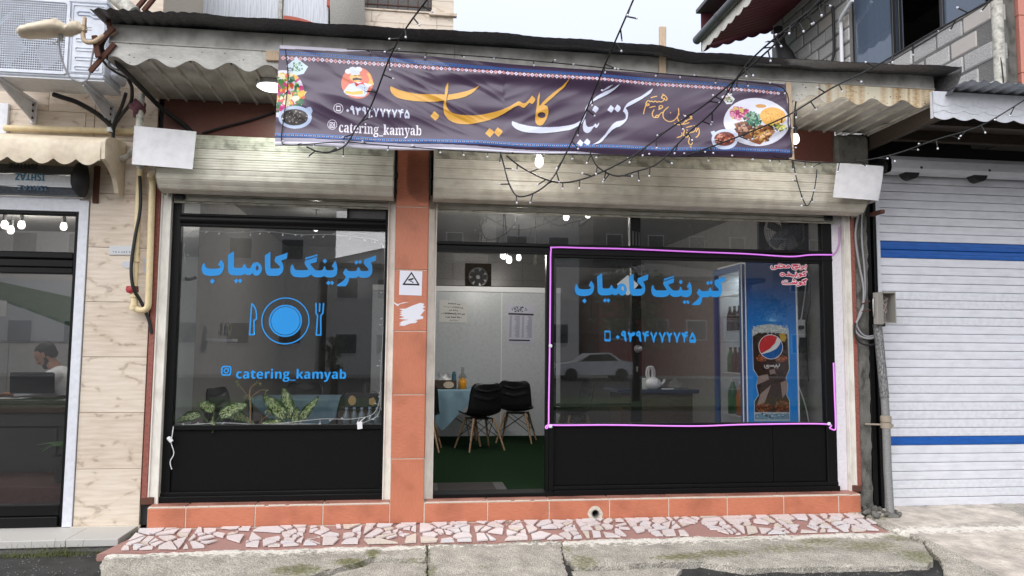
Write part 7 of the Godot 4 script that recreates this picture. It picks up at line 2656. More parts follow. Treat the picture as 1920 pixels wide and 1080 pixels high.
	t = thing("sugar_bowl", "glass bowl with a lid at the right of the counter", "bowl", Vector3(2.98, 1.04, -1.62))
	s = st()
	lathe(s, [Vector2(0.02, 0), Vector2(0.075, 0.0), Vector2(0.085, 0.04), Vector2(0.07, 0.05)], 18, Transform3D(Basis(), Vector3(2.98, 1.04, -1.62)))
	lathe(s, [Vector2(0.075, 0.05), Vector2(0.06, 0.08), Vector2(0.02, 0.10), Vector2(0.012, 0.125), Vector2(0, 0.13)], 18, Transform3D(Basis(), Vector3(2.98, 1.04, -1.62)))
	obj("glass", s, glass(0.25, Color(0.6, 0.62, 0.6)), t)
	s = st()
	box(s, Vector3(2.83, 1.047, -1.45), Vector3(0.14, 0.012, 0.03), 0.004, Basis(Vector3.UP, 0.1))
	one("white_knife", s, m.plastic_white, "white handled knife lying on the counter's front edge", "knife")
	# things along the left sill
	s = st()
	b2(s, Vector3(-2.0, 0.2, -0.42), Vector3(-0.25, 0.74, -0.11), 0.006)
	one("sill_bench", s, m.dark_wood, "dark bench under the sill carrying the plants in the left window", "bench")
	var lm := leaf_picture()
	plant(Vector3(-1.72, 0.74, -0.26), [[Vector3(-0.10, 0.14, 0.02), Vector3(-0.8, 0.06, 0.15), 0.23, 0.06, 0.07], [Vector3(0.0, 0.17, 0.0), Vector3(-0.35, 0.35, 0.1), 0.20, 0.07, 0.05], [Vector3(0.05, 0.12, 0.03), Vector3(0.8, 0.62, 0.05), 0.34, 0.085, 0.07], [Vector3(0.0, 0.10, 0.06), Vector3(0.2, 0.1, 0.6), 0.22, 0.07, 0.12], [Vector3(0.08, 0.12, -0.05), Vector3(0.9, 0.2, -0.3), 0.30, 0.075, 0.14]], lm, "variegated big leaved plant at the left end of the sill")
	plant(Vector3(-1.06, 0.74, -0.24), [[Vector3(-0.04, 0.10, 0.0), Vector3(-0.65, 0.85, 0.12), 0.36, 0.085, 0.04], [Vector3(0.0, 0.10, 0.0), Vector3(-0.25, 1.0, -0.1), 0.36, 0.075, 0.03], [Vector3(0.05, 0.06, 0.0), Vector3(0.65, 0.85, 0.05), 0.34, 0.055, 0.0], [Vector3(0.03, 0.06, 0.02), Vector3(0.15, 0.8, 0.2), 0.20, 0.05, 0.02], [Vector3(-0.05, 0.06, 0.03), Vector3(-0.8, 0.25, 0.2), 0.28, 0.06, 0.10]], lm, "variegated big leaved plant right of the thin twiggy one")
	t = thing("twiggy_plant", "thin twiggy plant with small pale leaves between the variegated plants", "house plant", Vector3(-1.40, 0.74, -0.2))
	s = st()
	var o := Vector3(-1.40, 0.74, -0.2)
	tube(s, cm([o, o + Vector3(0.0, 0.2, 0), o + Vector3(-0.01, 0.36, 0.0), o + Vector3(0.04, 0.42, 0)], 4), 0.008, 6)
	tube(s, cm([o + Vector3(0, 0.26, 0), o + Vector3(-0.06, 0.36, 0.02), o + Vector3(-0.11, 0.42, 0.02)], 4), 0.004, 6)
	tube(s, cm([o + Vector3(0, 0.30, 0), o + Vector3(0.08, 0.36, 0.02), o + Vector3(0.13, 0.36, 0.02)], 4), 0.004, 6)
	tube(s, cm([o + Vector3(0.04, 0, 0), o + Vector3(0.1, 0.10, 0.02), o + Vector3(0.18, 0.16, 0.02)], 4), 0.004, 6)
	obj("stem", s, m.beech, t)
	s = st()
	for q in [Vector3(-0.12, 0.43, 0.02), Vector3(-0.10, 0.40, 0.03), Vector3(0.05, 0.43, 0.01), Vector3(0.08, 0.41, 0.02), Vector3(0.13, 0.37, 0.02), Vector3(0.12, 0.33, 0.03), Vector3(-0.02, 0.33, 0.03), Vector3(0.02, 0.28, 0.03), Vector3(0.06, 0.31, 0.03), Vector3(-0.05, 0.30, 0.02), Vector3(0.15, 0.18, 0.03), Vector3(0.17, 0.14, 0.03)]:
		leafy(s, o + q, Vector3(0.022, 0.02, 0.015), 7, 0.018)
	obj("leaves", s, mat(lin(0.34, 0.38, 0.18), 0.5), t)
	s = st()
	for i in 60:
		var c := Vector3(-1.42 + rng.randf_range(-0.10, 0.12), 0.75 + rng.randf() * 0.03, -0.16 + rng.randf_range(-0.05, 0.04))
		lathe(s, [Vector2(0, 0.014), Vector2(0.012, 0.006), Vector2(0.012, -0.006), Vector2(0, -0.014)], 6, Transform3D(Basis.from_euler(Vector3(rng.randf() * 3, 0, rng.randf() * 3)), c))
	var pb := one("white_pebbles", s, grainy(lin(0.4, 0.4, 0.36), lin(0.75, 0.75, 0.70), Vector3(20, 20, 20), 0.6, 92), "heap of white pebbles on the sill below the twiggy plant", "pebbles")
	pb.set_meta("kind", "stuff")
	# water bottles and picture box at the right of the sill
	var pet := mat(lin(0.13, 0.17, 0.18), 0.15)
	for i in 5:
		bottle(Vector3(-0.58 + i * 0.068, 0.745, -0.25 - 0.03 * (i % 2)), 0.20, 0.032, pet, mat(lin(0.25, 0.35, 0.55), 0.4), "%s water bottle from the left in the row at the sill's right end" % ["first", "second", "third", "fourth", "fifth"][i], "water bottle", "water bottles on the left window sill")
	s = st()
	b2(s, Vector3(-0.60, 0.93, -0.50), Vector3(-0.32, 1.06, -0.36), 0.006)
	t = thing("food_box", "dark food box with a round picture behind the water bottles", "box", Vector3(-0.46, 0.93, -0.43))
	obj("case", s, m.dark, t)
	s = st()
	prism(s, ring(-0.54, 1.0, 0.035, 0.045, 16), -0.36, -0.356)
	prism(s, ring(-0.36, 0.99, 0.035, 0.04, 5), -0.36, -0.356)
	obj("print", s, mat(lin(0.40, 0.26, 0.10), 0.5), t)
	s = st()
	b2(s, Vector3(-0.66, 0.2, -0.6), Vector3(-0.28, 0.93, -0.33), 0.006)
	one("side_cabinet", s, m.dark_wood, "narrow dark cabinet under the food box by the pillar", "cabinet")
	s = st()
	lathe(s, [Vector2(0, 0), Vector2(0.035, 0), Vector2(0.03, 0.10), Vector2(0, 0.10)], 14, Transform3D(Basis(), Vector3(-0.42, 1.06, -0.45)), true)
	one("dark_cup", s, m.dark, "dark cup standing on the food box", "cup")
	# picture strips and switch on the far walls
	t = thing("wall_socket", "white double socket with plugs on the wall beside the fridge", "socket", Vector3(3.94, 1.70, -0.5))
	s = st()
	b2(s, Vector3(3.88, 1.62, -0.56), Vector3(3.96, 1.80, -0.50), 0.006)
	obj("plate", s, m.plastic_white, t)
	s = st()
	lathe(s, [Vector2(0, 0.05), Vector2(0.02, 0.05), Vector2(0.022, 0.0)], 10, Transform3D(Basis(Vector3.RIGHT, PI / 2), Vector3(3.90, 1.72, -0.5)), true)
	tube(s, [Vector3(3.86, 1.70, -0.48), Vector3(3.80, 1.69, -0.48)], 0.02, 8)
	obj("plug", s, m.rubber, t)
	s = st()
	b2(s, Vector3(3.80, 0.2, -0.66), Vector3(4.02, 3.1, -0.60))
	one("tiled_return", s, grainy(lin(0.10, 0.10, 0.095), lin(0.16, 0.16, 0.15), Vector3(1, 1, 1), 0.4, 93), "grey tiled wall return beside the blue fridge", "wall")
	# pale lozenge sticker on the glass and white cloth thing
	s = st()
	prism(s, PackedVector2Array([Vector2(1.862, 2.085), Vector2(1.868, 2.09), Vector2(1.961, 2.168), Vector2(1.971, 2.168), Vector2(2.062, 2.09), Vector2(2.066, 2.08), Vector2(1.972, 1.985), Vector2(1.955, 1.985)]), -0.0505, -0.0497)
	one("lozenge_sticker", s, mat(lin(0.36, 0.40, 0.40), 0.4), "pale grey lozenge sticker on the right window behind the blue lettering", "sticker")
	# reel and paper pad on the left room's wall shelf
	t = thing("wire_reel", "pale reel standing on a small white shelf inside the left window", "reel", Vector3(-1.92, 1.62, -1.6))
	s = st()
	for dx in [-0.04, 0.0, 0.04]:
		lathe(s, [Vector2(0.02, -0.008), Vector2(0.075, -0.008), Vector2(0.075, 0.008), Vector2(0.02, 0.008)], 18, Transform3D(Basis(Vector3.BACK, PI / 2), Vector3(-1.93 + dx, 1.66, -1.4)), true)
	obj("spool", s, m.pvc, t)
	s = st()
	b2(s, Vector3(-2.08, 1.53, -1.5), Vector3(-1.82, 1.56, -1.28), 0.003)
	one("small_shelf", s, m.plastic_white, "small white shelf under the pale reel", "shelf")

func fridge_picture() -> Image:
	var w := 512
	var h := 1490
	var img := Image.create(w, h, false, Image.FORMAT_RGB8)
	# printed blue field: deep at the top, bright behind the bottle
	for y in h:
		var k := clampf((y - 100.0) / 620.0, 0.0, 1.0)
		var c := Color(0.10, 0.26, 0.50).lerp(Color(0.04, 0.52, 0.86), k)
		if y > 1380:
			c = c.lerp(Color(0.08, 0.55, 0.85), (y - 1380) / 110.0)
		img.fill_rect(Rect2i(0, y, w, 1), c)
	for i in 500:
		var a := rng.randf() * TAU
		var d := rng.randf() * rng.randf() * 150.0
		var p := Vector2(256, 560) + Vector2(cos(a) * d * 1.2, -absf(sin(a)) * d)
		fill(img, [ring(p.x, p.y, 2, 2, 6)], Color(0.55, 0.78, 0.92))
	var bx := func(a: Array) -> PackedVector2Array:   # zoomed photograph units to picture units
		var r := PackedVector2Array()
		for i in a.size() / 2:
			r.append(Vector2((a[i * 2] - 82.0) / 486.0 * w, (a[i * 2 + 1] - 1035.0) / 1580.0 * h + h))
		return r
	fill(img, [bx.call([132, 130, 160, 112, 230, 85, 310, 75, 400, 90, 470, 118, 485, 135, 485, 520, 450, 600, 468, 680, 452, 770, 480, 820, 478, 1020, 138, 1020, 140, 830, 180, 770, 160, 680, 182, 600, 135, 520])], Color(0.70, 0.74, 0.74))
	fill(img, [bx.call([138, 200, 190, 165, 330, 158, 470, 175, 478, 515, 444, 600, 460, 680, 446, 770, 473, 822, 472, 935, 146, 935, 147, 832, 188, 770, 168, 680, 190, 600, 142, 515])], Color(0.19, 0.11, 0.085))
	var browns := [Color(0.10, 0.05, 0.04), Color(0.30, 0.16, 0.11), Color(0.42, 0.24, 0.16), Color(0.16, 0.09, 0.07)]
	for i in 900:
		var p: PackedVector2Array = bx.call([rng.randf_range(190, 440), rng.randf_range(170, 930)])
		fill(img, [ring(p[0].x, p[0].y, rng.randf_range(2, 9), rng.randf_range(2, 7), 6)], browns[rng.randi() % 4])
	for g in [[185, 585, 275, 565, 285, 620, 170, 670], [200, 760, 305, 670, 240, 840, 165, 870], [395, 650, 455, 620, 462, 690, 440, 760, 410, 800], [290, 525, 340, 515, 350, 560, 295, 570], [215, 790, 260, 750, 230, 850, 170, 860]]:
		fill(img, [bx.call(g)], Color(0.58, 0.50, 0.47))
	for q in [[230, 890, 80, 45], [405, 880, 70, 70], [410, 415, 60, 30], [220, 410, 50, 35]]:
		for i in 150:
			var a := rng.randf() * TAU
			var d := sqrt(rng.randf())
			var p: PackedVector2Array = bx.call([q[0] + cos(a) * q[2] * d, q[1] + sin(a) * q[3] * d])
			fill(img, [ring(p[0].x, p[0].y, 4, 4, 6)], [Color(0.62, 0.22, 0.14), Color(0.85, 0.55, 0.32), Color(0.42, 0.12, 0.10)][rng.randi() % 3])
	for i in 240:
		var p: PackedVector2Array = bx.call([rng.randf_range(140, 475), rng.randf_range(90, 175)])
		fill(img, [ring(p[0].x, p[0].y, rng.randf_range(2, 7), rng.randf_range(2, 6), 6)], [Color(0.82, 0.86, 0.84), Color(0.55, 0.58, 0.55), Color(0.90, 0.92, 0.9)][rng.randi() % 3])
	fill(img, [bx.call([390, 170, 440, 165, 462, 205, 440, 250, 405, 235])], Color(0.74, 0.60, 0.16))
	fill(img, [bx.call([150, 950, 470, 950, 474, 1005, 144, 1005])], Color(0.42, 0.56, 0.64))
	for i in 60:
		var p: PackedVector2Array = bx.call([rng.randf_range(150, 470), rng.randf_range(940, 1000)])
		fill(img, [ring(p[0].x, p[0].y, rng.randf_range(3, 12), rng.randf_range(2, 5), 7)], [Color(0.10, 0.13, 0.16), Color(0.75, 0.85, 0.9), Color(0.3, 0.45, 0.55)][rng.randi() % 3])
	# round globe badge and the white word under it
	var circ := func(k: float) -> PackedVector2Array:
		var a := []
		for i in 48:
			a.append(308 + cos(TAU * i / 48) * 117 * k)
			a.append(300 + sin(TAU * i / 48) * 122 * k)
		return bx.call(a)
	fill(img, [circ.call(1.0)], Color(0.88, 0.88, 0.88))
	var disc: PackedVector2Array = circ.call(0.945)
	var red: PackedVector2Array = bx.call([100, 100, 372, 100, 372, 205, 350, 262, 300, 318, 225, 362, 150, 380, 100, 380])
	for p in Geometry2D.intersect_polygons(disc, red):
		fill(img, [p], Color(0.80, 0.17, 0.20))
	var blu: PackedVector2Array = bx.call([150, 378, 230, 372, 300, 350, 360, 320, 395, 275, 405, 245, 520, 240, 520, 520, 150, 520])
	for p in Geometry2D.intersect_polygons(disc, blu):
		fill(img, [p], Color(0.0, 0.36, 0.66))
	for sk in [[388, 466, 386, 487, 362, 490, 358, 472, 356, 488, 334, 490, 328, 476, 324, 489, 314, 489, 308, 478, 302, 489, 290, 489, 284, 478, 268, 480, 262, 490, 284, 496, 282, 506, 262, 510, 246, 500, 244, 478], [374, 499, 374, 500], [364, 499, 364, 500], [369, 507, 369, 508], [348, 499, 348, 500], [338, 499, 338, 500], [343, 507, 343, 508]]:
		stroke(img, bx.call(sk), 7.0, Color(0.86, 0.85, 0.84))
	return img

func fridge() -> void:
	var t := thing("drinks_fridge", "tall drinks fridge whose blue side shows a cola glass with a globe badge", "fridge", Vector3(3.5, 0.2, -0.7))
	var s := st()
	b2(s, Vector3(3.262, 0.2, -1.05), Vector3(3.792, 2.37, -1.0), 0.004)
	b2(s, Vector3(3.262, 0.2, -1.0), Vector3(3.792, 0.45, -0.362), 0.004)
	b2(s, Vector3(3.262, 2.30, -1.0), Vector3(3.792, 2.37, -0.362), 0.004)
	b2(s, Vector3(3.75, 0.45, -1.0), Vector3(3.792, 2.30, -0.362))
	b2(s, Vector3(3.262, 0.45, -0.385), Vector3(3.75, 2.30, -0.362))
	obj("cabinet", s, m.plastic_white, t)
	s = st()
	card(s, Vector3(3.262, 2.372, -0.3585), Vector3(3.794, 2.372, -0.3585), Vector3(3.794, 0.78, -0.3585), Vector3(3.262, 0.78, -0.3585))
	obj("side_print", s, picture(fridge_picture(), 0.35), t)
	s = st()
	b2(s, Vector3(3.782, 0.4, -0.36), Vector3(3.798, 2.37, -0.354))
	obj("edge_trim", s, m.plastic_white, t)
	# glass door with bright aluminium stiles
	s = st()
	b2(s, Vector3(3.205, 0.42, -0.40), Vector3(3.258, 2.34, -0.358), 0.004)
	b2(s, Vector3(3.205, 0.42, -1.04), Vector3(3.258, 2.34, -1.0), 0.004)
	b2(s, Vector3(3.205, 0.42, -1.0), Vector3(3.258, 0.50, -0.40), 0.004)
	b2(s, Vector3(3.205, 2.28, -1.0), Vector3(3.258, 2.34, -0.40), 0.004)
	var d := obj("door", s, mat(lin(0.03, 0.08, 0.22), 0.4), t)
	for x in [3.215, 3.255]:
		s = st()
		b2(s, Vector3(x - 0.008, 0.43, -0.357), Vector3(x + 0.004, 2.335, -0.349), 0.002)
		obj("stile", s, mat(lin(0.84, 0.85, 0.86), 0.25), d)
	s = st()
	b2(s, Vector3(3.228, 0.5, -1.0), Vector3(3.234, 2.28, -0.40))
	obj("pane", s, m.glass, d)
	for y in [0.82, 1.25, 1.68, 2.05]:
		s = st()
		for k in 12:
			tube(s, [Vector3(3.27, y, -0.42 - k * 0.05), Vector3(3.74, y, -0.42 - k * 0.05)], 0.003, 4)
		tube(s, [Vector3(3.27, y, -0.99), Vector3(3.27, y, -0.40)], 0.005, 6)
		obj("shelf", s, m.plastic_white, t)
	s = st()
	b2(s, Vector3(3.5, 2.285, -0.95), Vector3(3.56, 2.298, -0.45))
	obj("tube_lamp", s, glow(Color(0.9, 0.97, 1.0), 1.5), t)
	var l := AreaLight3D.new()
	l.name = "tube_light"
	l.area_size = Vector2(0.06, 0.5)
	l.light_energy = 0.06
	l.light_color = Color(0.9, 0.97, 1.0)
	l.shadow_enabled = true
	t.add_child(l)
	l.position = Vector3(0.03, 2.08, 0.0)
	l.rotation_degrees = Vector3(-90, 0, 0)
	var gr := mat(lin(0.02, 0.16, 0.05), 0.15)
	var og := mat(lin(0.55, 0.16, 0.02), 0.15)
	var br := mat(lin(0.05, 0.02, 0.015), 0.15)
	var lab := ["green drink bottle nearest the fridge's glass door", "orange drink bottle behind the green one in the fridge"]
	bottle(Vector3(3.33, 0.826, -0.86), 0.36, 0.05, gr, m.plastic_white, lab[0])
	bottle(Vector3(3.33, 0.826, -0.66), 0.34, 0.05, og, m.plastic_white, lab[1])
	for y in [1.256, 1.686]:
		for k in 5:
			bottle(Vector3(3.34, y, -0.46 - k * 0.115), 0.26, 0.036, [br, gr, og, br, br][(k + int(y * 10)) % 5], m.rubber, "%s drink bottle from the glass side's front on the fridge's %s shelf" % [["first", "second", "third", "fourth", "fifth"][k], "middle" if y < 1.5 else "upper"], "bottle", "bottles on the fridge's %s shelf" % ("middle" if y < 1.5 else "upper"))

# smooth union of tapered capsules, meshed as surface nets
func body_mesh(s: SurfaceTool, caps: Array, cell: float, blend: float) -> void:
	var lo := Vector3.ONE * 1e9
	var hi := -lo
	for c in caps:
		for k in 2:
			var r := Vector3.ONE * ((c[2 + k] as float) + blend + cell)
			lo = lo.min(c[k] - r)
			hi = hi.max(c[k] + r)
	var n := Vector3i(((hi - lo) / cell).ceil()) + Vector3i.ONE
	var f := PackedFloat32Array()
	f.resize(n.x * n.y * n.z)
	f.fill(0.0)
	# exponential blend: sum of exp(-d/k)
	var kk := blend * 0.35
	for c in caps:
		var a: Vector3 = c[0]
		var b: Vector3 = c[1]
		var ra: float = c[2]
		var rb: float = c[3]
		var sc: Vector3 = c[4] if c.size() > 4 else Vector3.ONE
		var rm := maxf(ra, rb) + blend * 1.6 + cell
		var p0 := Vector3i(((a.min(b) - Vector3.ONE * rm - lo) / cell).floor()).clamp(Vector3i.ZERO, n - Vector3i.ONE)
		var p1 := Vector3i(((a.max(b) + Vector3.ONE * rm - lo) / cell).ceil()).clamp(Vector3i.ZERO, n - Vector3i.ONE)
		var ab := b - a
		var l2 := maxf(ab.length_squared(), 1e-9)
		for z in range(p0.z, p1.z + 1):
			for y in range(p0.y, p1.y + 1):
				var i := (z * n.y + y) * n.x
				for x in range(p0.x, p1.x + 1):
					var p := lo + Vector3(x, y, z) * cell
					var t := clampf((p - a).dot(ab) / l2, 0.0, 1.0)
					var d := ((p - a - ab * t) / sc).length() - lerpf(ra, rb, t)
					if d < blend * 1.6:
						f[i + x] += exp(-d / kk)
	# inside where the sum is above one
	var idx := {}
	var pts := PackedVector3Array()
	var at := func(x: int, y: int, z: int) -> float:
		return log(maxf(f[(z * n.y + y) * n.x + x], 1e-6))
	for z in n.z - 1:
		for y in n.y - 1:
			for x in n.x - 1:
				var base := (z * n.y + y) * n.x + x
				var m8 := 0
				for c in 8:
					if f[base + (c & 1) + ((c >> 1) & 1) * n.x + (c >> 2) * n.x * n.y] > 1.0:
						m8 |= 1 << c
				if m8 == 0 or m8 == 255:
					continue
				var sum := Vector3()
				var cnt := 0
				for e in [[0, 1], [2, 3], [4, 5], [6, 7], [0, 2], [1, 3], [4, 6], [5, 7], [0, 4], [1, 5], [2, 6], [3, 7]]:
					var ca: int = e[0]
					var cb: int = e[1]
					if ((m8 >> ca) & 1) == ((m8 >> cb) & 1):
						continue
					var va: float = at.call(x + (ca & 1), y + ((ca >> 1) & 1), z + (ca >> 2))
					var vb: float = at.call(x + (cb & 1), y + ((cb >> 1) & 1), z + (cb >> 2))
					var t := clampf(va / (va - vb), 0.0, 1.0)
					sum += Vector3(ca & 1, (ca >> 1) & 1, ca >> 2).lerp(Vector3(cb & 1, (cb >> 1) & 1, cb >> 2), t)
					cnt += 1
				idx[base] = pts.size()
				pts.append(lo + (Vector3(x, y, z) + sum / cnt) * cell)
	s.set_smooth_group(0)
	var st_ := [1, n.x, n.x * n.y]
	for base in idx:
		var x: int = base % n.x
		var y: int = (base / n.x) % n.y
		var z: int = base / (n.x * n.y)
		for ax in 3:
			var q := [x, y, z]
			var u := (ax + 1) % 3
			var v := (ax + 2) % 3
			if q[u] == 0 or q[v] == 0:
				continue
			var a_in := f[base] > 1.0
			var b_in := f[base + st_[ax]] > 1.0
			if a_in == b_in:
				continue
			var i0 = idx.get(base)
			var i1 = idx.get(base - st_[u])
			var i2 = idx.get(base - st_[u] - st_[v])
			var i3 = idx.get(base - st_[v])
			if i0 == null or i1 == null or i2 == null or i3 == null:
				continue
			var out := Vector3()
			out[ax] = 1.0 if a_in else -1.0
			face(s, [pts[i0], pts[i1], pts[i2], pts[i3]], out)
	s.set_smooth_group(-1)

func office() -> void:
	# the room behind the left glass front
	var t := thing("office_room", "pale walled office room behind the left glass front", "room", Vector3(-4.5, 0, -2))
	var pale := grainy(lin(0.26, 0.265, 0.27), lin(0.32, 0.325, 0.33), Vector3(1, 1, 1), 0.5, 94)
	var s := st()
	b2(s, Vector3(-6.4, 0.0, -3.4), Vector3(-2.81, 3.0, -3.3))
	b2(s, Vector3(-6.5, 0.0, -3.4), Vector3(-6.4, 3.0, -0.1))
	obj("wall", s, pale, t)
	s = st()
	b2(s, Vector3(-6.4, 1.505, -3.298), Vector3(-2.81, 1.513, -3.294))
	b2(s, Vector3(-6.4, 2.36, -3.298), Vector3(-2.81, 2.368, -3.294))
	b2(s, Vector3(-4.93, 0.1, -3.298), Vector3(-4.925, 1.505, -3.295))
	obj("panel_joint", s, m.mortar, t)
	s = st()
	b2(s, Vector3(-6.4, -0.05, -3.3), Vector3(-2.81, 0.12, -0.125))
	obj("floor", s, m.wall_tile, t)
	s = st()
	b2(s, Vector3(-6.4, 2.9, -3.3), Vector3(-2.81, 2.98, -0.125))
	obj("ceiling", s, m.plaster, t)
	for q in [[Vector3(-4.33, 2.75, -1.85), "lit bulb left of the office's lamp cluster"], [Vector3(-4.16, 2.755, -1.85), "lit bulb right of the office's lamp cluster"], [Vector3(-4.24, 2.69, -1.8), "lit bulb lowest of the office's lamp cluster"], [Vector3(-3.74, 2.75, -1.85), "single lit lamp at the right of the office's top light"]]:
		bulb_lamp(q[0], q[1], 0.10, [q[0] + Vector3(0, 0.11, 0), q[0] + Vector3(0, 0.15, 0)])
	# map pinned on the wall: a green diagonal strip of plots
	var img := Image.create(512, 320, false, Image.FORMAT_RGB8)
	img.fill(Color(0.55, 0.57, 0.60))
	fill(img, [PackedVector2Array([Vector2(20, 40), Vector2(60, 12), Vector2(512, 150), Vector2(512, 310), Vector2(400, 300), Vector2(80, 110), Vector2(10, 70)])], Color(0.30, 0.36, 0.30))
	for i in 420:
		var u := rng.randf()
		var p := Vector2(40 + u * 460, lerpf(45, 165, u) + rng.randf_range(-0.0, 1.0) * lerpf(20, 130, u))
		img.fill_rect(Rect2i(int(p.x), int(p.y), rng.randi_range(3, 10), rng.randi_range(2, 7)), Color(0.38, 0.42, 0.36).lerp(Color(0.24, 0.32, 0.25), rng.randf()))
	for k in 5:
		fill(img, [PackedVector2Array([Vector2(100 + k * 60, 125 + k * 33), Vector2(108 + k * 60, 116 + k * 33), Vector2(150 + k * 60, 138 + k * 33), Vector2(145 + k * 60, 152 + k * 33)])], Color(0.16, 0.30, 0.20))
	fill(img, [PackedVector2Array([Vector2(410, 200), Vector2(490, 205), Vector2(480, 290), Vector2(400, 270)])], Color(0.42, 0.50, 0.55))
	s = st()
	card(s, Vector3(-5.35, 2.30, -3.288), Vector3(-3.45, 2.26, -3.288), Vector3(-3.45, 1.52, -3.288), Vector3(-5.35, 1.53, -3.288))
	one("wall_map", s, picture(img), "wall map with a dark green diagonal strip behind the desk", "map")
	s = st()
	b2(s, Vector3(-5.12, 1.83, -3.29), Vector3(-4.98, 2.02, -3.284))
	one("wall_note", s, mat(lin(0.45, 0.45, 0.47), 0.5), "small blank note on the office wall left of the map", "notice")
	s = st()
	b2(s, Vector3(-5.22, 1.55, -3.29), Vector3(-5.05, 1.75, -3.284))
	var cal := one("wall_calendar", s, mat(lin(0.36, 0.37, 0.39), 0.5), "small framed card with a gold badge low on the office wall", "picture")
	s = st()
	b2(s, Vector3(-5.20, 1.60, -3.284), Vector3(-5.12, 1.64, -3.281))
	obj("badge", s, mat(lin(0.25, 0.18, 0.05), 0.4), cal)
	# desk
	t = thing("desk", "dark office desk with a glossy top behind the left glass front", "desk", Vector3(-4.2, 0.12, -1.3))
	s = st()
	b2(s, Vector3(-5.6, 0.925, -1.78), Vector3(-2.95, 0.955, -0.98), 0.005)
	obj("desktop", s, mat(lin(0.03, 0.027, 0.027), 0.2), t)
	s = st()
	b2(s, Vector3(-5.5, 0.84, -1.05), Vector3(-3.0, 0.92, -1.01), 0.004)
	obj("apron", s, grainy(lin(0.05, 0.028, 0.025), lin(0.085, 0.05, 0.042), Vector3(0.5, 4, 4), 0.4, 95), t)
	s = st()
	b2(s, Vector3(-4.1, 0.12, -1.09), Vector3(-3.1, 0.84, -1.06), 0.003)
	b2(s, Vector3(-5.5, 0.12, -1.09), Vector3(-4.15, 0.84, -1.06), 0.003)
	obj("front_panel", s, mat(lin(0.022, 0.02, 0.02), 0.35), t)
	for x in [-4.12, -3.36]:
		s = st()
		b2(s, Vector3(x, 0.12, -1.055), Vector3(x + 0.02, 0.70, -1.045), 0.002)
		b2(s, Vector3(-4.12, 0.70, -1.055), Vector3(-3.34, 0.712, -1.045), 0.002)
		obj("beading", s, m.sill_metal, t)
	s = st()
	b2(s, Vector3(-5.2, 0.0, -0.95), Vector3(-2.86, 0.30, -0.16), 0.004)
	one("low_plinth", s, grainy(lin(0.045, 0.018, 0.015), lin(0.075, 0.03, 0.024), Vector3(1, 1, 1), 0.5, 96), "low dark red plinth inside the left glass front", "plinth")
	# laptop seen from behind its lid
	t = thing("laptop", "open black laptop with its lid back to the street on the desk", "laptop", Vector3(-3.66, 0.955, -1.3))
	s = st()
	b2(s, Vector3(-3.855, 0.957, -1.52), Vector3(-3.47, 0.975, -1.27), 0.004)
	obj("keyboard", s, m.dark, t)
	s = st()
	var lid := PackedVector2Array()
	for q in rounded(-3.865, 0.972, -3.462, 1.180, 0.02):
		lid.append(q)
	prism(s, lid, -1.258, -1.248, Transform3D(Basis(Vector3.RIGHT, 0.08), Vector3(0, -0.06, -0.05)))
	obj("lid", s, mat(lin(0.012, 0.013, 0.015), 0.35), t)
	s = st()
	box(s, Vector3(-4.15, 1.01, -1.4), Vector3(0.16, 0.11, 0.012), 0.003, Basis(Vector3.RIGHT, -0.3))
	one("desk_card", s, mat(lin(0.10, 0.14, 0.22), 0.4), "small dark blue card standing on the desk left of the laptop", "card")
	s = st()
	for i in 9:
		var c := Vector3(-4.5 + i * 0.09 + rng.randf() * 0.05, 0.957 + i * 0.0012, -1.15 + rng.randf_range(-0.1, 0.12))
		box(s, c, Vector3(0.16, 0.001, 0.10), 0.0, Basis(Vector3.UP, rng.randf() * 2.0))
	one("desk_papers", s, m.plastic_white, "loose papers scattered on the desk left of the laptop", "papers")
	s = st()
	for i in 5:
		box(s, Vector3(-3.30 + rng.randf() * 0.12, 0.957 + i * 0.0015, -1.25 + rng.randf_range(-0.08, 0.08)), Vector3(0.19, 0.001, 0.13), 0.0, Basis(Vector3.UP, rng.randf() * 2.0))
	one("desk_papers", s, m.plastic_white, "stack of white papers on the desk right of the laptop", "papers")
	# fern by the glass
	t = thing("fern", "green fern hanging low beside the left glass front's right jamb", "house plant", Vector3(-2.98, 0.3, -0.45))
	s = st()
	lathe(s, [Vector2(0, 0), Vector2(0.09, 0), Vector2(0.12, 0.22), Vector2(0.10, 0.22), Vector2(0.09, 0.19), Vector2(0, 0.19)], 16, Transform3D(Basis(), Vector3(-2.98, 0.30, -0.45)), true)
	obj("pot", s, m.dark, t)
	s = st()
	for k in 14:
		var a := k * 2.4
		var d := Vector3(cos(a), 0, sin(a) * 0.5)
		var pp := cm([Vector3(-2.98, 0.5, -0.45), Vector3(-2.98, 0.62, -0.45) + d * 0.10, Vector3(-2.98, 0.62 - 0.05 * (k % 3), -0.45) + d * 0.24], 7)
		tube(s, pp, 0.002, 4)
		for i in range(2, pp.size()):
			var w := 0.06 * sin(PI * float(i) / pp.size()) + 0.008
			var tdir: Vector3 = (pp[i] - pp[i - 1]).normalized()
			var sd := tdir.cross(Vector3.UP).normalized()
			for sg in [-1.0, 1.0]:
				face(s, [pp[i], pp[i] + sd * sg * w * 0.5 + tdir * 0.014, pp[i] + sd * sg * w + tdir * 0.01, pp[i] + sd * sg * w * 0.5], Vector3.UP)
	obj("fronds", s, mat(lin(0.04, 0.12, 0.025), 0.5), t)
	# office chair
	t = thing("office_chair", "dark office chair under the man at the desk", "chair", Vector3(-3.30, 0.12, -1.9))
	s = st()
	b2(s, Vector3(-3.55, 0.52, -2.12), Vector3(-3.07, 0.59, -1.66), 0.025)
	obj("seat", s, m.shell, t)
	s = st()
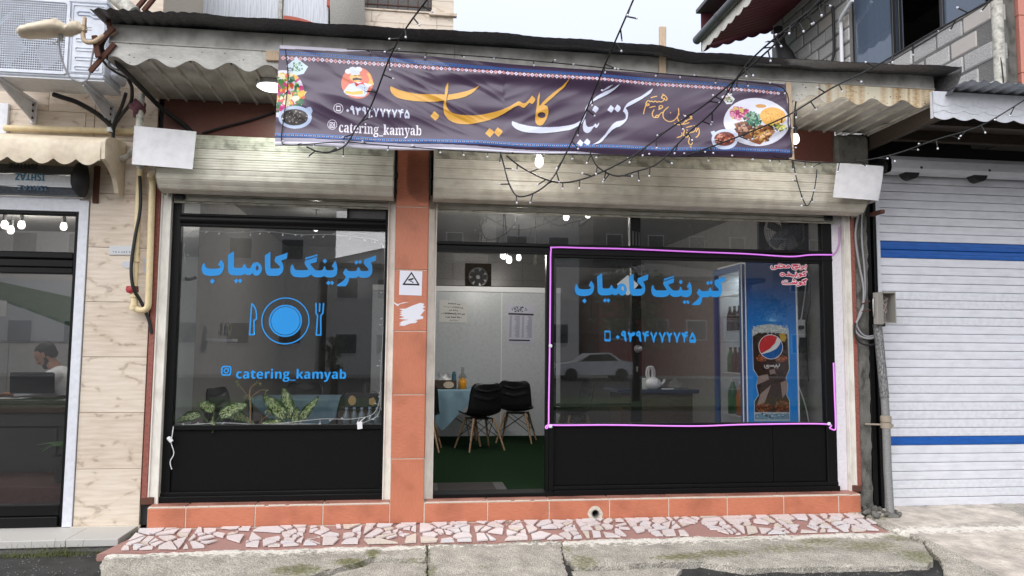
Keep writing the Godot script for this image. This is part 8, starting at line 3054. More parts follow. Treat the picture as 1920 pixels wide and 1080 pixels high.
	box(s, Vector3(-3.04, 0.92, -1.89), Vector3(0.05, 0.55, 0.42), 0.02, Basis(Vector3.BACK, -0.1))
	obj("backrest", s, m.shell, t)
	s = st()
	tube(s, [Vector3(-3.30, 0.52, -1.89), Vector3(-3.30, 0.20, -1.89)], 0.03, 10)
	for k in 5:
		tube(s, [Vector3(-3.30, 0.22, -1.89), Vector3(-3.30 + cos(TAU * k / 5) * 0.28, 0.15, -1.89 + sin(TAU * k / 5) * 0.28)], 0.02, 8)
	obj("base", s, m.rubber, t)
	t.position += Vector3(-0.22, 0.0, 0.0)
	person()

func person() -> void:
	# seated man, turned left, bent over the desk with his head lowered
	var t := thing("person", "balding dark haired man in a white shirt bent over the desk, seen side on", "person", Vector3(-3.32, 0.12, -1.9))
	var z := -1.88
	var skin := mat(lin(0.36, 0.19, 0.12), 0.5)
	skin.subsurf_scatter_enabled = true
	skin.subsurf_scatter_strength = 0.1
	var hip := Vector3(-3.28, 0.68, z)
	var waist := Vector3(-3.33, 0.86, z)
	var chest := Vector3(-3.42, 1.06, z)
	var neck := Vector3(-3.535, 1.235, z)
	var shirt := [[hip, waist, 0.145, 0.135, Vector3(0.85, 1, 1.15)], [waist, chest, 0.135, 0.15, Vector3(0.85, 1, 1.2)], [chest, Vector3(-3.48, 1.16, z), 0.15, 0.10, Vector3(0.85, 0.9, 1.35)]]
	var arms := []
	var hands := []
	for sg in [-1.0, 1.0]:
		var sh := Vector3(-3.475, 1.145, z + sg * 0.185)
		var el := Vector3(-3.60, 0.985 if sg < 0.0 else 0.975, z + sg * 0.27 + (0.06 if sg > 0.0 else 0.0))
		var wr := Vector3(-3.80, 0.985, z + sg * 0.12 + (0.16 if sg > 0.0 else 0.0))
		shirt.append([Vector3(-3.46, 1.13, z + sg * 0.10), sh, 0.085, 0.078])
		shirt.append([sh, el, 0.072, 0.056])
		shirt.append([el, el.lerp(wr, 0.72), 0.054, 0.042])
		arms.append([el, wr, 0.040, 0.027])
		var dir := (wr - el).normalized()
		hands.append([wr, wr + dir * 0.075 + Vector3(0, -0.006, 0), 0.024, 0.030, Vector3(1, 0.65, 1.15)])
		for fi in 4:
			var side := (fi - 1.5) * 0.019
			var k0 := wr + dir * 0.085 + Vector3(0, -0.004, side)
			var ln: float = [0.038, 0.043, 0.040, 0.030][fi]
			var k1 := k0 + (dir + Vector3(0, -0.25, 0)).normalized() * ln
			var k2 := k1 + (dir + Vector3(0, -0.9, 0)).normalized() * ln * 0.55
			hands.append([k0, k1, 0.009, 0.0085])
			hands.append([k1, k2, 0.0085, 0.0072])
		var th0 := wr + dir * 0.03 + Vector3(0, 0, -sg * 0.026)
		var th1 := th0 + (dir * 0.6 + Vector3(0, -0.1, -sg * 0.6)).normalized() * 0.042
		hands.append([th0, th1, 0.012, 0.0095])
		hands.append([th1, th1 + (dir + Vector3(0, -0.25, 0)).normalized() * 0.028, 0.0095, 0.008])
	# collar
	shirt.append([Vector3(-3.49, 1.185, z), Vector3(-3.52, 1.205, z), 0.078, 0.066])
	var bs := st()
	body_mesh(bs, arms, 0.008, 0.02)
	body_mesh(bs, hands, 0.004, 0.007)
	body_mesh(bs, [[Vector3(-3.48, 1.18, z), Vector3(-3.575, 1.29, z), 0.062, 0.058]], 0.006, 0.02)
	# head: tilted forward and down; x towards the face
	var hb := Basis(Vector3.BACK, 0.62) 
	var hc := Vector3(-3.635, 1.375, z)
	var h := func(x: float, y: float, dz := 0.0) -> Vector3: return hc + hb * Vector3(-x, y, dz)
	var head := [[h.call(-0.028, 0.030), h.call(0.022, 0.034), 0.083, 0.078, Vector3(1, 1, 0.9)], [h.call(0.03, -0.035), h.call(0.052, -0.085), 0.060, 0.036, Vector3(1, 1, 0.9)], [h.call(0.0, -0.05), h.call(0.03, -0.085), 0.055, 0.04, Vector3(1, 1, 0.95)],
		[h.call(0.098, 0.012), h.call(0.116, -0.022), 0.010, 0.016], [h.call(0.085, 0.028, -0.03), h.call(0.085, 0.028, 0.03), 0.014, 0.014],
		[h.call(0.088, -0.058, -0.012), h.call(0.088, -0.058, 0.012), 0.012, 0.012]]
	for sg in [-1.0, 1.0]:
		head.append([h.call(-0.012, 0.012, sg * 0.080), h.call(-0.004, -0.028, sg * 0.078), 0.016, 0.010, Vector3(1, 1, 0.6)])
	body_mesh(bs, head, 0.005, 0.014)
	obj("body", bs, skin, t)
	var es := st()
	for sg in [-1.0, 1.0]:
		lathe(es, [Vector2(0, -0.010), Vector2(0.008, -0.006), Vector2(0.010, 0.0), Vector2(0.008, 0.006), Vector2(0, 0.010)], 10, Transform3D(Basis(), h.call(0.082, 0.008, sg * 0.030)))
	obj("eyes", es, mat(lin(0.03, 0.02, 0.015), 0.2), t)
	var ss := st()
	body_mesh(ss, shirt, 0.012, 0.045)
	obj("shirt", ss, grainy(lin(0.55, 0.57, 0.60), lin(0.66, 0.68, 0.71), Vector3(6, 6, 6), 0.8, 97), t)
	# dark hair round the sides and back, bald on top; short beard
	var hs := st()
	body_mesh(hs, [[h.call(-0.040, 0.052), h.call(-0.005, 0.062), 0.080, 0.070, Vector3(1, 1, 0.92)], [h.call(-0.055, 0.045), h.call(-0.060, -0.02), 0.066, 0.055, Vector3(1, 1, 1.08)], [h.call(-0.02, 0.055, -0.052), h.call(-0.02, 0.005, -0.055), 0.036, 0.028], [h.call(-0.02, 0.055, 0.052), h.call(-0.02, 0.005, 0.055), 0.036, 0.028], [h.call(0.02, 0.085, -0.03), h.call(-0.04, 0.095, -0.03), 0.028, 0.034], [h.call(0.03, 0.082, 0.03), h.call(-0.04, 0.095, 0.03), 0.030, 0.034]], 0.006, 0.016)
	obj("hair", hs, mat(lin(0.012, 0.010, 0.009), 0.7), t)
	var bd := st()
	body_mesh(bd, [[h.call(0.062, -0.100), h.call(0.015, -0.075, -0.046), 0.032, 0.022], [h.call(0.062, -0.100), h.call(0.015, -0.075, 0.046), 0.032, 0.022], [h.call(0.015, -0.075, 0.050), h.call(0.0, -0.02, 0.062), 0.018, 0.012], [h.call(0.015, -0.075, -0.050), h.call(0.0, -0.02, -0.062), 0.018, 0.012], [h.call(0.095, -0.042, -0.018), h.call(0.095, -0.042, 0.018), 0.010, 0.010]], 0.005, 0.012)
	obj("beard", bd, mat(lin(0.025, 0.02, 0.018), 0.8), t)
	var tr := st()
	var legs := []
	for sg in [-1.0, 1.0]:
		var hp := Vector3(-3.27, 0.64, z + sg * 0.09)
		var kn := Vector3(-3.70, 0.63, z + sg * 0.12)
		var an := Vector3(-3.66, 0.20, z + sg * 0.12)
		legs.append([hp, kn, 0.088, 0.062])
		legs.append([kn, an, 0.058, 0.042])
	legs.append([hip + Vector3(0, -0.02, 0), hip, 0.14, 0.14, Vector3(0.9, 0.8, 1.15)])
	body_mesh(tr, legs, 0.014, 0.03)
	obj("trousers", tr, mat(lin(0.02, 0.022, 0.03), 0.85), t)
	var sh2 := st()
	for sg in [-1.0, 1.0]:
		body_mesh(sh2, [[Vector3(-3.64, 0.165, z + sg * 0.12), Vector3(-3.80, 0.155, z + sg * 0.13), 0.042, 0.034]], 0.010, 0.02)
	obj("shoes", sh2, m.rubber, t)
	t.position += Vector3(-0.22, 0.0, 0.0)

func small_things() -> void:
	# weeds along the granite step
	var s := st()
	for i in 420:
		var x := rng.randf_range(-3.2, -2.18)
		if i % 2 == 0:
			x = -2.62 + rng.randfn() * 0.10
		elif i % 5 == 0:
			x = -2.9 + rng.randfn() * 0.08
		var z := 0.44 + absf(rng.randfn()) * 0.035
		var h := rng.randf_range(0.02, 0.06) * (2.3 if i % 9 == 0 else 1.0)
		var b := Vector3(x, -0.11, z)
		var l := Vector3(rng.randf_range(-1, 1), 0, rng.randf_range(-0.2, 0.8)) * h * 0.9
		var w := Vector3(0.0022, 0, 0.001)
		face(s, [b - w, b + w, b + l * 0.4 + Vector3(0, h * 0.75, 0) + w * 0.8, b + l * 0.4 + Vector3(0, h * 0.75, 0) - w * 0.8], Vector3(0, 0, 1))
		face(s, [b + l * 0.4 + Vector3(0, h * 0.75, 0) + w * 0.8, b + l * 0.4 + Vector3(0, h * 0.75, 0) - w * 0.8, b + l + Vector3(0, h, 0)], Vector3(0, 0, 1))
	for i in 60:
		leafy(s, Vector3(-2.9 + rng.randfn() * 0.18, -0.10, 0.46 + rng.randf() * 0.05), Vector3(0.02, 0.012, 0.015), 5, 0.009)
	var g := obj("weeds", s, grainy(lin(0.03, 0.06, 0.012), lin(0.14, 0.16, 0.05), Vector3(9, 9, 9), 0.7, 98))
	tag(g, "weeds and grass tufts growing under the granite step", "weeds")
	g.set_meta("kind", "stuff")
	s = st()
	for i in 500:
		var q: Array = [[-2.17, 0.16, 0.05, 0.05], [4.17, 0.16, 0.06, 0.06], [1.9, 0.63, 1.2, 0.012], [0.2, 0.63, 0.5, 0.010], [0.14, 0.85, 0.02, 0.2], [2.6, 1.385, 0.5, 0.02]][i % 6]
		var x: float = q[0] + rng.randf_range(-1, 1) * q[2]
		var z: float = q[1] + rng.randf_range(-1, 1) * q[3]
		leafy(s, Vector3(x, slab_height(x, z) + 0.004 if x < 4.0 else 0.008, z), Vector3(0.008, 0.004, 0.008), 3, 0.005)
	g = obj("moss", s, grainy(lin(0.03, 0.05, 0.01), lin(0.10, 0.12, 0.03), Vector3(20, 20, 20), 0.9, 99))
	tag(g, "small moss tufts in the paving and concrete cracks", "moss")
	g.set_meta("kind", "stuff")
	s = st()
	sheet(s, 6, 4, func(u, v): return Vector3(-2.30 + 0.05 * u, -0.098 + 0.008 * sin(u * 3.0), 0.62 + 0.03 * v * sin(u * PI)))
	one("fallen_leaf", s, mat(lin(0.55, 0.20, 0.04), 0.6), "orange fallen leaf on the asphalt by the paving's left end", "leaf")
	# rubble where the step meets the right hand wall
	s = st()
	for i in 26:
		var c := Vector3(rng.randf_range(4.12, 4.42), 0.012 + rng.randf() * 0.012, rng.randf_range(0.0, 0.30))
		var k := rng.randf_range(0.008, 0.03)
		lathe(s, [Vector2(0, -k), Vector2(k, -k * 0.4), Vector2(k * 1.1, k * 0.3), Vector2(k * 0.5, k * 0.8), Vector2(0, k * 0.9)], 7, Transform3D(Basis.from_euler(Vector3(rng.randf() * 3, rng.randf() * 3, rng.randf() * 3)), c), true)
	g = obj("rubble", s, m.rough_wall)
	tag(g, "crumbs of broken mortar between the step and the pole", "rubble")
	g.set_meta("kind", "stuff")
# lettering outlines, traced by hand: each is [outline, hole]
func blue_words() -> Array:
	var a := []
	a.append([[-711,76,-715,71,-720,63,-724,54,-727,45,-728,34,-729,23,-728,12,-725,1,-722,-9,-717,-17,-710,-23,-703,-29,-694,-33,-684,-35,-672,-37,-660,-38,-646,-38,-632,-37,-618,-36,-605,-34,-592,-31,-582,-27,-572,-21,-565,-14,-558,-5,-553,6,-550,16,-547,26,-545,36,-544,46,-545,55,-546,65,-550,75,-557,87,-566,99,-572,108,-596,59,-590,55,-582,49,-576,44,-576,40,-579,36,-583,33,-586,31,-591,29,-598,28,-612,26,-628,25,-643,25,-655,25,-665,25,-675,27,-683,29,-689,33,-694,37,-698,43,-700,50,-702,57,-706,64,-709,71], []])
	a.append([[-637,-61,-615,-84,-635,-108,-658,-84], []])
	a.append([[-468,182,-515,148,-514,111,-512,61,-510,21,-509,4,-507,-2,-504,-6,-499,-13,-493,-18,-487,-23,-481,-26,-474,-28,-463,-29,-443,-29,-418,-28,-398,-26,-389,-25,-385,-24,-382,-22,-378,-18,-374,-14,-372,-11,-369,-13,-366,-17,-361,-20,-355,-22,-349,-24,-342,-24,-335,-24,-328,-23,-321,-21,-315,-16,-309,-10,-305,-6,-302,-11,-298,-17,-293,-22,-287,-25,-280,-27,-272,-28,-265,-27,-257,-24,-250,-20,-244,-14,-239,-7,-234,2,-231,11,-227,21,-226,32,-227,42,-230,52,-234,61,-239,69,-245,76,-251,82,-259,86,-268,88,-276,89,-285,88,-293,85,-300,82,-305,77,-309,72,-312,66,-315,59,-317,51,-320,44,-322,41,-325,38,-329,37,-335,36,-342,36,-348,37,-353,39,-357,42,-360,46,-363,52,-365,59,-367,65,-369,68,-372,70,-375,71,-378,69,-381,66,-383,62,-385,57,-387,52,-389,47,-391,44,-395,41,-399,38,-404,37,-409,36,-417,36,-427,36,-440,36,-449,36,-455,37,-458,39,-460,41,-461,40,-462,39,-463,52,-464,91,-466,144], [-254,39,-256,25,-262,17,-269,16,-276,25,-279,38,-277,52,-271,60,-263,60,-257,52]])
	a.append([[-439,-56,-419,-75,-438,-98,-458,-76], []])
	a.append([[-407,-55,-387,-74,-406,-97,-424,-75], []])
	a.append([[-160,183,-207,151,-205,121,-203,79,-201,45,-200,29,-199,22,-197,15,-194,5,-190,-6,-185,-14,-179,-20,-172,-24,-164,-27,-153,-28,-141,-27,-129,-27,-118,-27,-107,-26,-96,-25,-87,-23,-79,-19,-72,-14,-65,-9,-59,-2,-54,6,-50,15,-48,25,-46,36,-46,47,-48,59,-49,70,-51,78,-54,85,-57,91,-61,97,-65,103,-69,107,-20,128,-13,181,-116,141,-124,102,-112,90,-94,74,-81,61,-76,56,-75,54,-76,52,-77,49,-79,45,-82,42,-84,41,-88,40,-94,39,-108,38,-126,37,-139,37,-146,37,-149,38,-152,40,-154,39,-155,39,-156,52,-158,92,-159,145], []])
	a.append([[32,79,28,76,23,70,18,63,16,52,15,40,14,28,15,19,16,11,18,3,21,-5,26,-12,31,-18,37,-23,44,-27,52,-31,62,-33,73,-34,85,-35,100,-35,117,-35,131,-34,142,-33,151,-31,160,-28,168,-25,174,-21,180,-17,185,-13,189,-9,192,-6,195,-9,200,-14,205,-19,211,-23,218,-27,226,-31,235,-32,245,-32,255,-32,265,-31,275,-30,285,-28,293,-24,302,-20,307,-17,311,-20,316,-25,322,-29,330,-30,338,-31,347,-31,357,-32,367,-31,376,-29,385,-26,394,-21,401,-15,407,-8,411,1,414,11,415,24,416,37,415,50,415,60,413,70,410,80,406,93,400,108,396,118,365,68,370,65,377,61,383,56,385,51,385,45,384,41,381,38,376,36,371,34,363,33,354,32,346,31,338,32,330,33,325,34,321,37,318,40,316,44,314,49,313,55,311,61,309,64,307,66,304,67,301,66,299,63,297,59,295,54,295,48,293,43,291,39,288,35,283,32,276,30,267,30,258,29,249,29,241,30,233,31,227,33,221,37,216,41,210,47,205,53,199,60,192,69,185,79,181,86,237,104,240,149,136,112,134,85,142,71,154,53,163,39,168,34,169,32,162,31,140,29,108,28,84,28,71,28,66,28,61,30,55,33,50,37,47,42,44,47,42,53,40,59,37,66,34,74], []])
	a.append([[241,171,241,159,139,121,140,141], []])
	a.append([[307,136,327,114,305,91,287,114], []])
	a.append([[342,-60,361,-79,343,-100,321,-80], []])
	a.append([[373,-59,392,-79,374,-99,356,-79], []])
	a.append([[487,54,464,8,470,2,477,-6,483,-13,487,-19,491,-24,493,-28,488,-34,481,-43,473,-52,465,-60,455,-69,445,-76,434,-84,423,-92,415,-97,422,-107,492,-106,495,-100,501,-92,506,-84,509,-76,512,-68,515,-60,517,-50,518,-39,518,-32,536,-31,560,-30,578,-29,585,-28,587,-27,589,-25,592,-21,596,-15,599,-12,602,-15,607,-20,612,-23,616,-26,621,-27,629,-27,640,-28,654,-28,667,-27,676,-25,684,-22,692,-17,700,-11,707,-4,713,5,716,14,718,24,720,35,720,48,719,62,717,74,716,83,713,90,711,96,708,101,705,106,703,109,749,129,750,175,647,135,643,96,651,87,663,75,673,64,679,57,683,52,685,47,686,43,685,39,682,36,678,35,673,34,665,33,653,33,639,32,627,33,621,34,617,36,614,39,612,44,610,51,608,56,604,61,600,65,597,66,594,64,591,61,589,56,587,50,586,44,585,39,583,35,581,33,575,32,560,30,541,29,526,29,518,29,514,30,509,33,501,39,493,48], []])
	a.append([[581,129,599,111,577,86,560,109], []])
	a.append([[610,133,629,115,611,93,594,110], []])
	return a
func digit_shapes() -> Array:
	var a := []
	a.append([[-311,15,-291,-4,-311,-24,-331,-4], []])
	a.append([[-243,52,-252,55,-262,55,-269,48,-275,39,-278,28,-279,18,-276,12,-270,7,-262,6,-255,3,-252,-11,-249,-27,-242,-39,-236,-46,-232,-43,-228,-37,-228,-27,-230,-14,-232,-1,-234,14,-234,27,-235,39,-238,47], [-252,29,-252,27,-254,25,-256,24,-259,24,-262,24,-264,25,-266,27,-266,29,-266,31,-264,32,-262,33,-259,34,-256,33,-254,32,-252,31]])
	a.append([[-212,51,-215,41,-217,29,-212,19,-206,9,-203,-1,-200,-12,-200,-28,-199,-42,-196,-46,-192,-46,-189,-46,-186,-42,-183,-28,-181,-11,-180,-2,-176,5,-168,7,-159,9,-151,17,-146,27,-146,41,-148,53,-151,45,-155,37,-158,37,-161,40,-164,46,-167,51,-169,44,-174,36,-180,33,-188,34,-195,36,-201,40,-207,45], []])
	a.append([[-102,51,-110,54,-120,54,-128,47,-133,38,-137,27,-138,17,-134,11,-128,6,-121,5,-113,2,-110,-12,-107,-29,-100,-40,-94,-47,-90,-44,-86,-39,-87,-28,-89,-16,-91,-2,-92,13,-93,26,-94,38,-97,46], [-110,28,-111,26,-112,24,-115,23,-118,22,-120,23,-123,24,-124,26,-125,28,-124,29,-123,31,-120,32,-118,33,-115,32,-112,31,-111,30]])
	a.append([[-70,51,-75,42,-78,31,-72,22,-65,13,-61,2,-58,-10,-58,-27,-57,-41,-55,-46,-52,-46,-49,-45,-46,-41,-44,-27,-43,-13,-42,-3,-40,4,-32,6,-22,8,-16,15,-12,22,-21,24,-32,26,-38,28,-41,31,-38,33,-32,35,-23,36,-16,36,-16,42,-18,49,-24,53,-31,55,-39,54,-45,50,-49,43,-52,37,-56,36,-61,38,-66,45], []])
	a.append([[7,51,1,41,-2,29,4,19,13,6,19,-21,24,-45,27,-51,30,-50,33,-51,37,-45,41,-24,47,1,57,18,64,32,61,44,56,52,49,41,40,27,34,9,31,-5,27,9,21,26,14,41], []])
	a.append([[89,51,84,41,80,29,87,19,96,6,102,-21,106,-46,110,-52,112,-51,116,-51,119,-45,124,-24,129,1,139,18,147,32,144,44,139,51,131,41,123,27,117,9,113,-5,110,9,104,26,96,41], []])
	a.append([[161,53,157,43,155,30,161,21,168,13,171,3,173,-8,174,-27,176,-44,179,-49,182,-49,185,-49,188,-44,190,-27,191,-8,192,3,195,10,200,18,206,26,207,40,208,52,202,44,195,36,188,34,182,34,176,37,171,41,166,47], []])
	a.append([[231,52,225,42,222,30,229,20,238,7,243,-20,248,-45,251,-51,254,-50,258,-51,261,-45,266,-23,271,2,281,19,289,33,286,45,281,52,273,42,265,27,259,10,255,-5,251,10,246,27,238,42], []])
	a.append([[307,51,302,42,299,30,305,22,312,13,316,2,319,-11,319,-27,320,-42,322,-46,325,-47,328,-46,331,-41,333,-28,335,-13,335,-3,338,4,346,6,355,8,362,15,366,22,357,23,346,26,339,28,336,31,340,33,346,35,355,36,362,36,362,42,360,49,354,53,346,55,339,54,333,50,329,43,326,37,321,36,316,38,311,45], []])
	a.append([[403,54,408,46,416,36,424,24,431,10,436,-6,438,-21,439,-33,436,-42,429,-48,420,-51,412,-48,407,-44,399,-48,390,-51,383,-49,377,-42,374,-32,374,-19,379,-3,386,15,395,36], [403,15,412,1,420,-13,420,-20,416,-22,409,-20,403,-16,397,-20,391,-22,387,-20,386,-14,394,1]])
	return a
func banner_words() -> Array:
	var a := []
	a.append([0, [422,138,421,140,420,144,420,148,421,153,422,158,424,162,427,167,430,170,434,174,439,177,444,180,451,183,460,185,471,187,483,189,496,190,510,191,524,191,539,191,554,191,569,191,584,190,598,189,613,187,628,185,644,181,659,178,671,175,682,172,693,168,704,164,714,159,723,153,732,147,739,141,746,134,753,125,760,116,764,110,758,114,749,120,739,125,729,130,717,136,705,140,693,144,682,148,670,151,659,154,649,156,636,158,618,159,597,160,578,161,562,161,547,161,533,161,517,160,501,158,487,156,475,154,465,152,455,150,443,146,431,141], []])
	a.append([0, [590,228,595,232,602,238,606,243,608,247,607,251,605,255,601,259,597,264,593,267,575,249], []])
	a.append([0, [642,106,640,110,637,115,634,122,632,131,631,142,630,152,629,162,627,172,627,182,626,193,625,203,625,212,625,220,626,226,627,232,629,237,631,242,634,246,638,251,642,256,648,261,654,264,662,268,671,271,681,273,693,274,705,274,716,274,727,273,740,271,756,267,775,261,793,255,809,248,825,241,839,234,852,226,864,219,875,211,886,203,896,195,905,189,911,186,915,184,919,184,926,186,932,190,938,191,943,189,947,184,950,180,954,176,957,171,961,168,965,169,970,171,973,173,977,168,983,159,985,152,982,145,976,140,972,136,968,142,963,150,957,157,953,162,949,166,946,169,942,171,938,171,934,171,929,169,924,166,920,165,916,166,913,167,908,171,901,176,892,183,882,190,869,197,855,204,840,211,824,216,809,221,793,226,777,230,761,234,747,236,736,238,726,238,717,238,705,238,693,238,682,237,672,235,662,232,654,228,648,224,644,219,641,214,638,209,636,203,635,197,635,189,636,180,637,172,638,164,640,155,641,147,642,136,643,125,643,117,643,111,643,108], []])
	a.append([0, [803,287,808,290,815,294,820,298,822,301,822,303,820,307,816,313,810,320,806,326,787,310], []])
	a.append([0, [836,280,841,284,849,289,854,294,855,297,855,300,853,303,849,309,843,316,839,321,821,304], []])
	a.append([0, [1002,118,1000,125,997,134,994,145,993,156,992,168,990,182,988,198,986,215,985,229,985,238,986,244,987,250,989,254,991,257,994,260,998,261,1002,262,1006,261,1010,260,1014,257,1018,253,1022,247,1026,240,1030,232,1033,223,1036,214,1038,205,1038,197,1037,190,1035,184,1034,180,1031,177,1028,175,1025,174,1022,173,1020,172,1025,168,1032,161,1041,152,1052,141,1065,128,1077,115,1088,105,1098,96,1106,87,1112,76,1117,66,1120,58,1112,67,1101,79,1089,91,1077,101,1065,112,1053,122,1043,132,1033,141,1024,151,1015,161,1007,172,1001,179,1001,172,1001,163,1001,155,1002,147,1003,140,1004,134,1003,127,1002,122], [1027,216,1025,221,1021,225,1014,228,1007,228,1001,226,996,222,995,217,996,212,1001,208,1007,205,1015,205,1021,207,1025,211]])
	a.append([1, [1051,266,1042,267,1029,267,1015,268,1004,268,992,268,980,267,968,266,956,265,945,263,935,261,925,259,917,257,908,254,899,251,893,249,893,252,892,257,892,262,893,266,895,270,898,274,902,278,908,282,914,285,922,288,930,291,940,293,949,294,960,295,970,295,981,295,992,295,1003,295,1016,294,1028,293,1041,291,1055,289,1069,287,1079,285,1123,277,1130,274,1140,269,1149,264,1157,259,1164,254,1170,249,1174,243,1177,238,1179,232,1182,226,1185,219,1188,211,1189,204,1191,198,1192,191,1193,184,1195,178,1198,171,1203,165,1209,158,1216,151,1224,145,1233,140,1243,133,1256,126,1270,118,1283,110,1294,102,1305,93,1313,85,1320,78,1325,70,1328,65,1323,70,1315,76,1305,83,1294,89,1282,95,1270,100,1261,106,1252,111,1244,117,1234,124,1225,132,1217,140,1210,147,1203,154,1198,161,1194,167,1191,173,1188,179,1186,186,1185,193,1184,200,1183,206,1182,212,1181,218,1178,223,1175,228,1170,233,1164,238,1157,242,1149,247,1140,251,1129,254,1118,257,1106,259,1093,261,1084,263], []])
	a.append([1, [1300,72,1280,89,1258,101,1260,95,1281,80], []])
	a.append([1, [1186,226,1184,230,1181,237,1178,244,1177,252,1176,262,1177,270,1178,276,1180,281,1182,284,1186,287,1190,289,1194,290,1198,289,1203,286,1207,283,1210,279,1213,274,1215,270,1218,266,1220,262,1222,261,1224,262,1227,265,1230,266,1232,266,1234,264,1236,261,1238,258,1240,254,1242,249,1242,246,1243,242,1243,240,1242,242,1240,245,1238,248,1236,250,1234,252,1233,253,1231,251,1229,248,1227,246,1225,249,1223,253,1219,256,1216,259,1212,260,1209,261,1205,262,1202,263,1198,263,1195,261,1193,258,1191,255,1189,251,1189,246,1188,241,1187,235,1187,230], []])
	a.append([1, [1225,167,1230,169,1235,173,1240,176,1241,179,1241,181,1239,184,1236,189,1232,195,1229,199,1214,188], []])
	a.append([1, [1291,161,1295,165,1301,170,1304,175,1301,183,1296,191,1292,196,1276,184], []])
	a.append([1, [1318,157,1322,160,1328,164,1331,169,1332,174,1330,179,1328,183,1325,187,1321,190,1318,192,1305,178], []])
	a.append([1, [1470,71,1465,75,1458,80,1449,87,1439,96,1428,105,1416,114,1402,122,1388,130,1375,138,1366,144,1359,150,1354,157,1348,167,1344,178,1341,185,1343,188,1347,192,1350,196,1352,200,1353,204,1353,208,1353,212,1352,217,1349,220,1346,223,1341,226,1336,228,1329,230,1321,232,1314,234,1309,238,1303,242,1298,247,1294,252,1290,258,1285,265,1279,274,1272,285,1266,295,1258,304,1251,312,1244,320,1238,326,1231,331,1226,335,1220,339,1215,341,1211,343,1216,343,1223,342,1231,340,1238,337,1245,333,1252,328,1258,321,1264,312,1271,304,1277,295,1283,287,1290,280,1295,274,1300,270,1306,266,1312,262,1320,259,1327,256,1334,250,1340,244,1346,238,1351,232,1355,226,1358,220,1361,213,1362,206,1363,199,1363,192,1361,186,1360,181,1357,177,1354,173,1352,171,1357,167,1365,162,1375,156,1386,149,1398,141,1410,133,1423,124,1435,114,1446,106,1453,100,1458,95,1462,89,1466,83,1468,76], []])
	a.append([1, [1164,318,1177,335,1165,354,1149,339], []])
	a.append([1, [1192,314,1196,318,1201,322,1204,327,1205,331,1203,336,1201,340,1198,344,1194,347,1191,349,1177,335], []])
	a.append([1, [262,238,269,245,262,251,256,245], []])
	a.append([1, [283,227,280,225,277,225,275,228,273,231,272,234,272,238,273,240,275,241,277,242,280,243,281,247,282,253,284,257,286,259,287,258,289,256,288,253,288,249,287,244,286,239,286,235,285,231,285,228], [280,234,280,235,278,236,277,235,276,234,276,233,278,233,280,233]])
	a.append([1, [293,227,292,230,291,234,293,238,295,241,296,244,297,248,297,253,298,258,299,259,300,259,301,259,302,258,302,253,303,248,303,245,304,242,307,242,310,241,312,238,313,235,313,230,313,227,312,229,311,232,310,232,309,231,308,229,307,227,306,230,305,232,303,233,300,233,298,232,296,231,294,229], []])
	a.append([1, [327,227,324,226,321,226,319,228,317,232,316,235,316,238,317,241,319,242,322,243,324,244,325,248,326,254,328,258,330,260,332,259,333,257,333,254,332,250,331,245,330,240,330,236,330,232,329,229], [325,235,324,236,322,237,321,236,320,235,321,234,322,233,324,234]])
	a.append([1, [337,227,336,230,335,234,337,237,339,240,340,244,341,248,342,253,342,258,343,260,344,260,344,260,345,258,346,254,346,249,346,245,347,243,349,242,352,242,354,240,356,237,353,237,349,236,347,235,346,234,347,234,349,233,352,233,354,232,354,230,353,228,351,227,349,226,347,226,345,228,344,230,343,232,341,232,340,232,338,229], []])
	a.append([1, [361,228,359,231,358,235,361,238,363,243,366,252,367,260,368,262,369,262,370,262,371,260,372,253,374,245,377,239,379,234,378,230,376,228,374,231,372,236,370,242,369,247,368,242,366,236,363,231], []])
	a.append([1, [387,228,385,231,384,235,386,239,389,243,391,252,393,260,394,262,395,262,396,262,397,260,398,253,400,245,403,239,405,235,404,231,402,228,400,231,397,236,396,242,395,247,394,242,392,236,389,231], []])
	a.append([1, [409,228,408,231,407,235,409,238,412,241,413,244,413,248,414,254,415,260,415,262,417,262,418,262,419,260,419,254,419,248,419,245,420,242,422,240,423,237,424,232,424,228,422,231,420,233,418,234,416,234,414,233,412,232,411,229], []])
	a.append([1, [431,228,429,231,428,236,430,239,433,243,435,252,437,261,438,263,439,262,440,263,441,261,442,253,444,245,447,239,449,235,448,231,447,228,444,232,442,236,440,242,439,247,438,242,436,236,433,232], []])
	a.append([1, [455,229,453,232,452,236,454,239,457,242,458,245,459,249,459,255,459,260,460,262,461,262,462,262,463,260,463,255,464,250,464,247,465,245,467,244,470,243,472,241,473,239,470,238,467,237,465,236,464,236,465,235,467,234,470,234,472,234,472,232,471,229,469,228,467,227,465,228,463,229,461,231,461,233,459,234,458,233,456,231], []])
	a.append([1, [485,228,486,231,489,234,491,238,494,243,495,248,496,253,496,257,496,260,493,263,491,264,488,263,486,261,484,263,481,264,479,263,477,260,476,257,476,253,477,247,479,241,482,234], [485,241,490,251,489,254,485,252,481,254,480,251]])
	return a
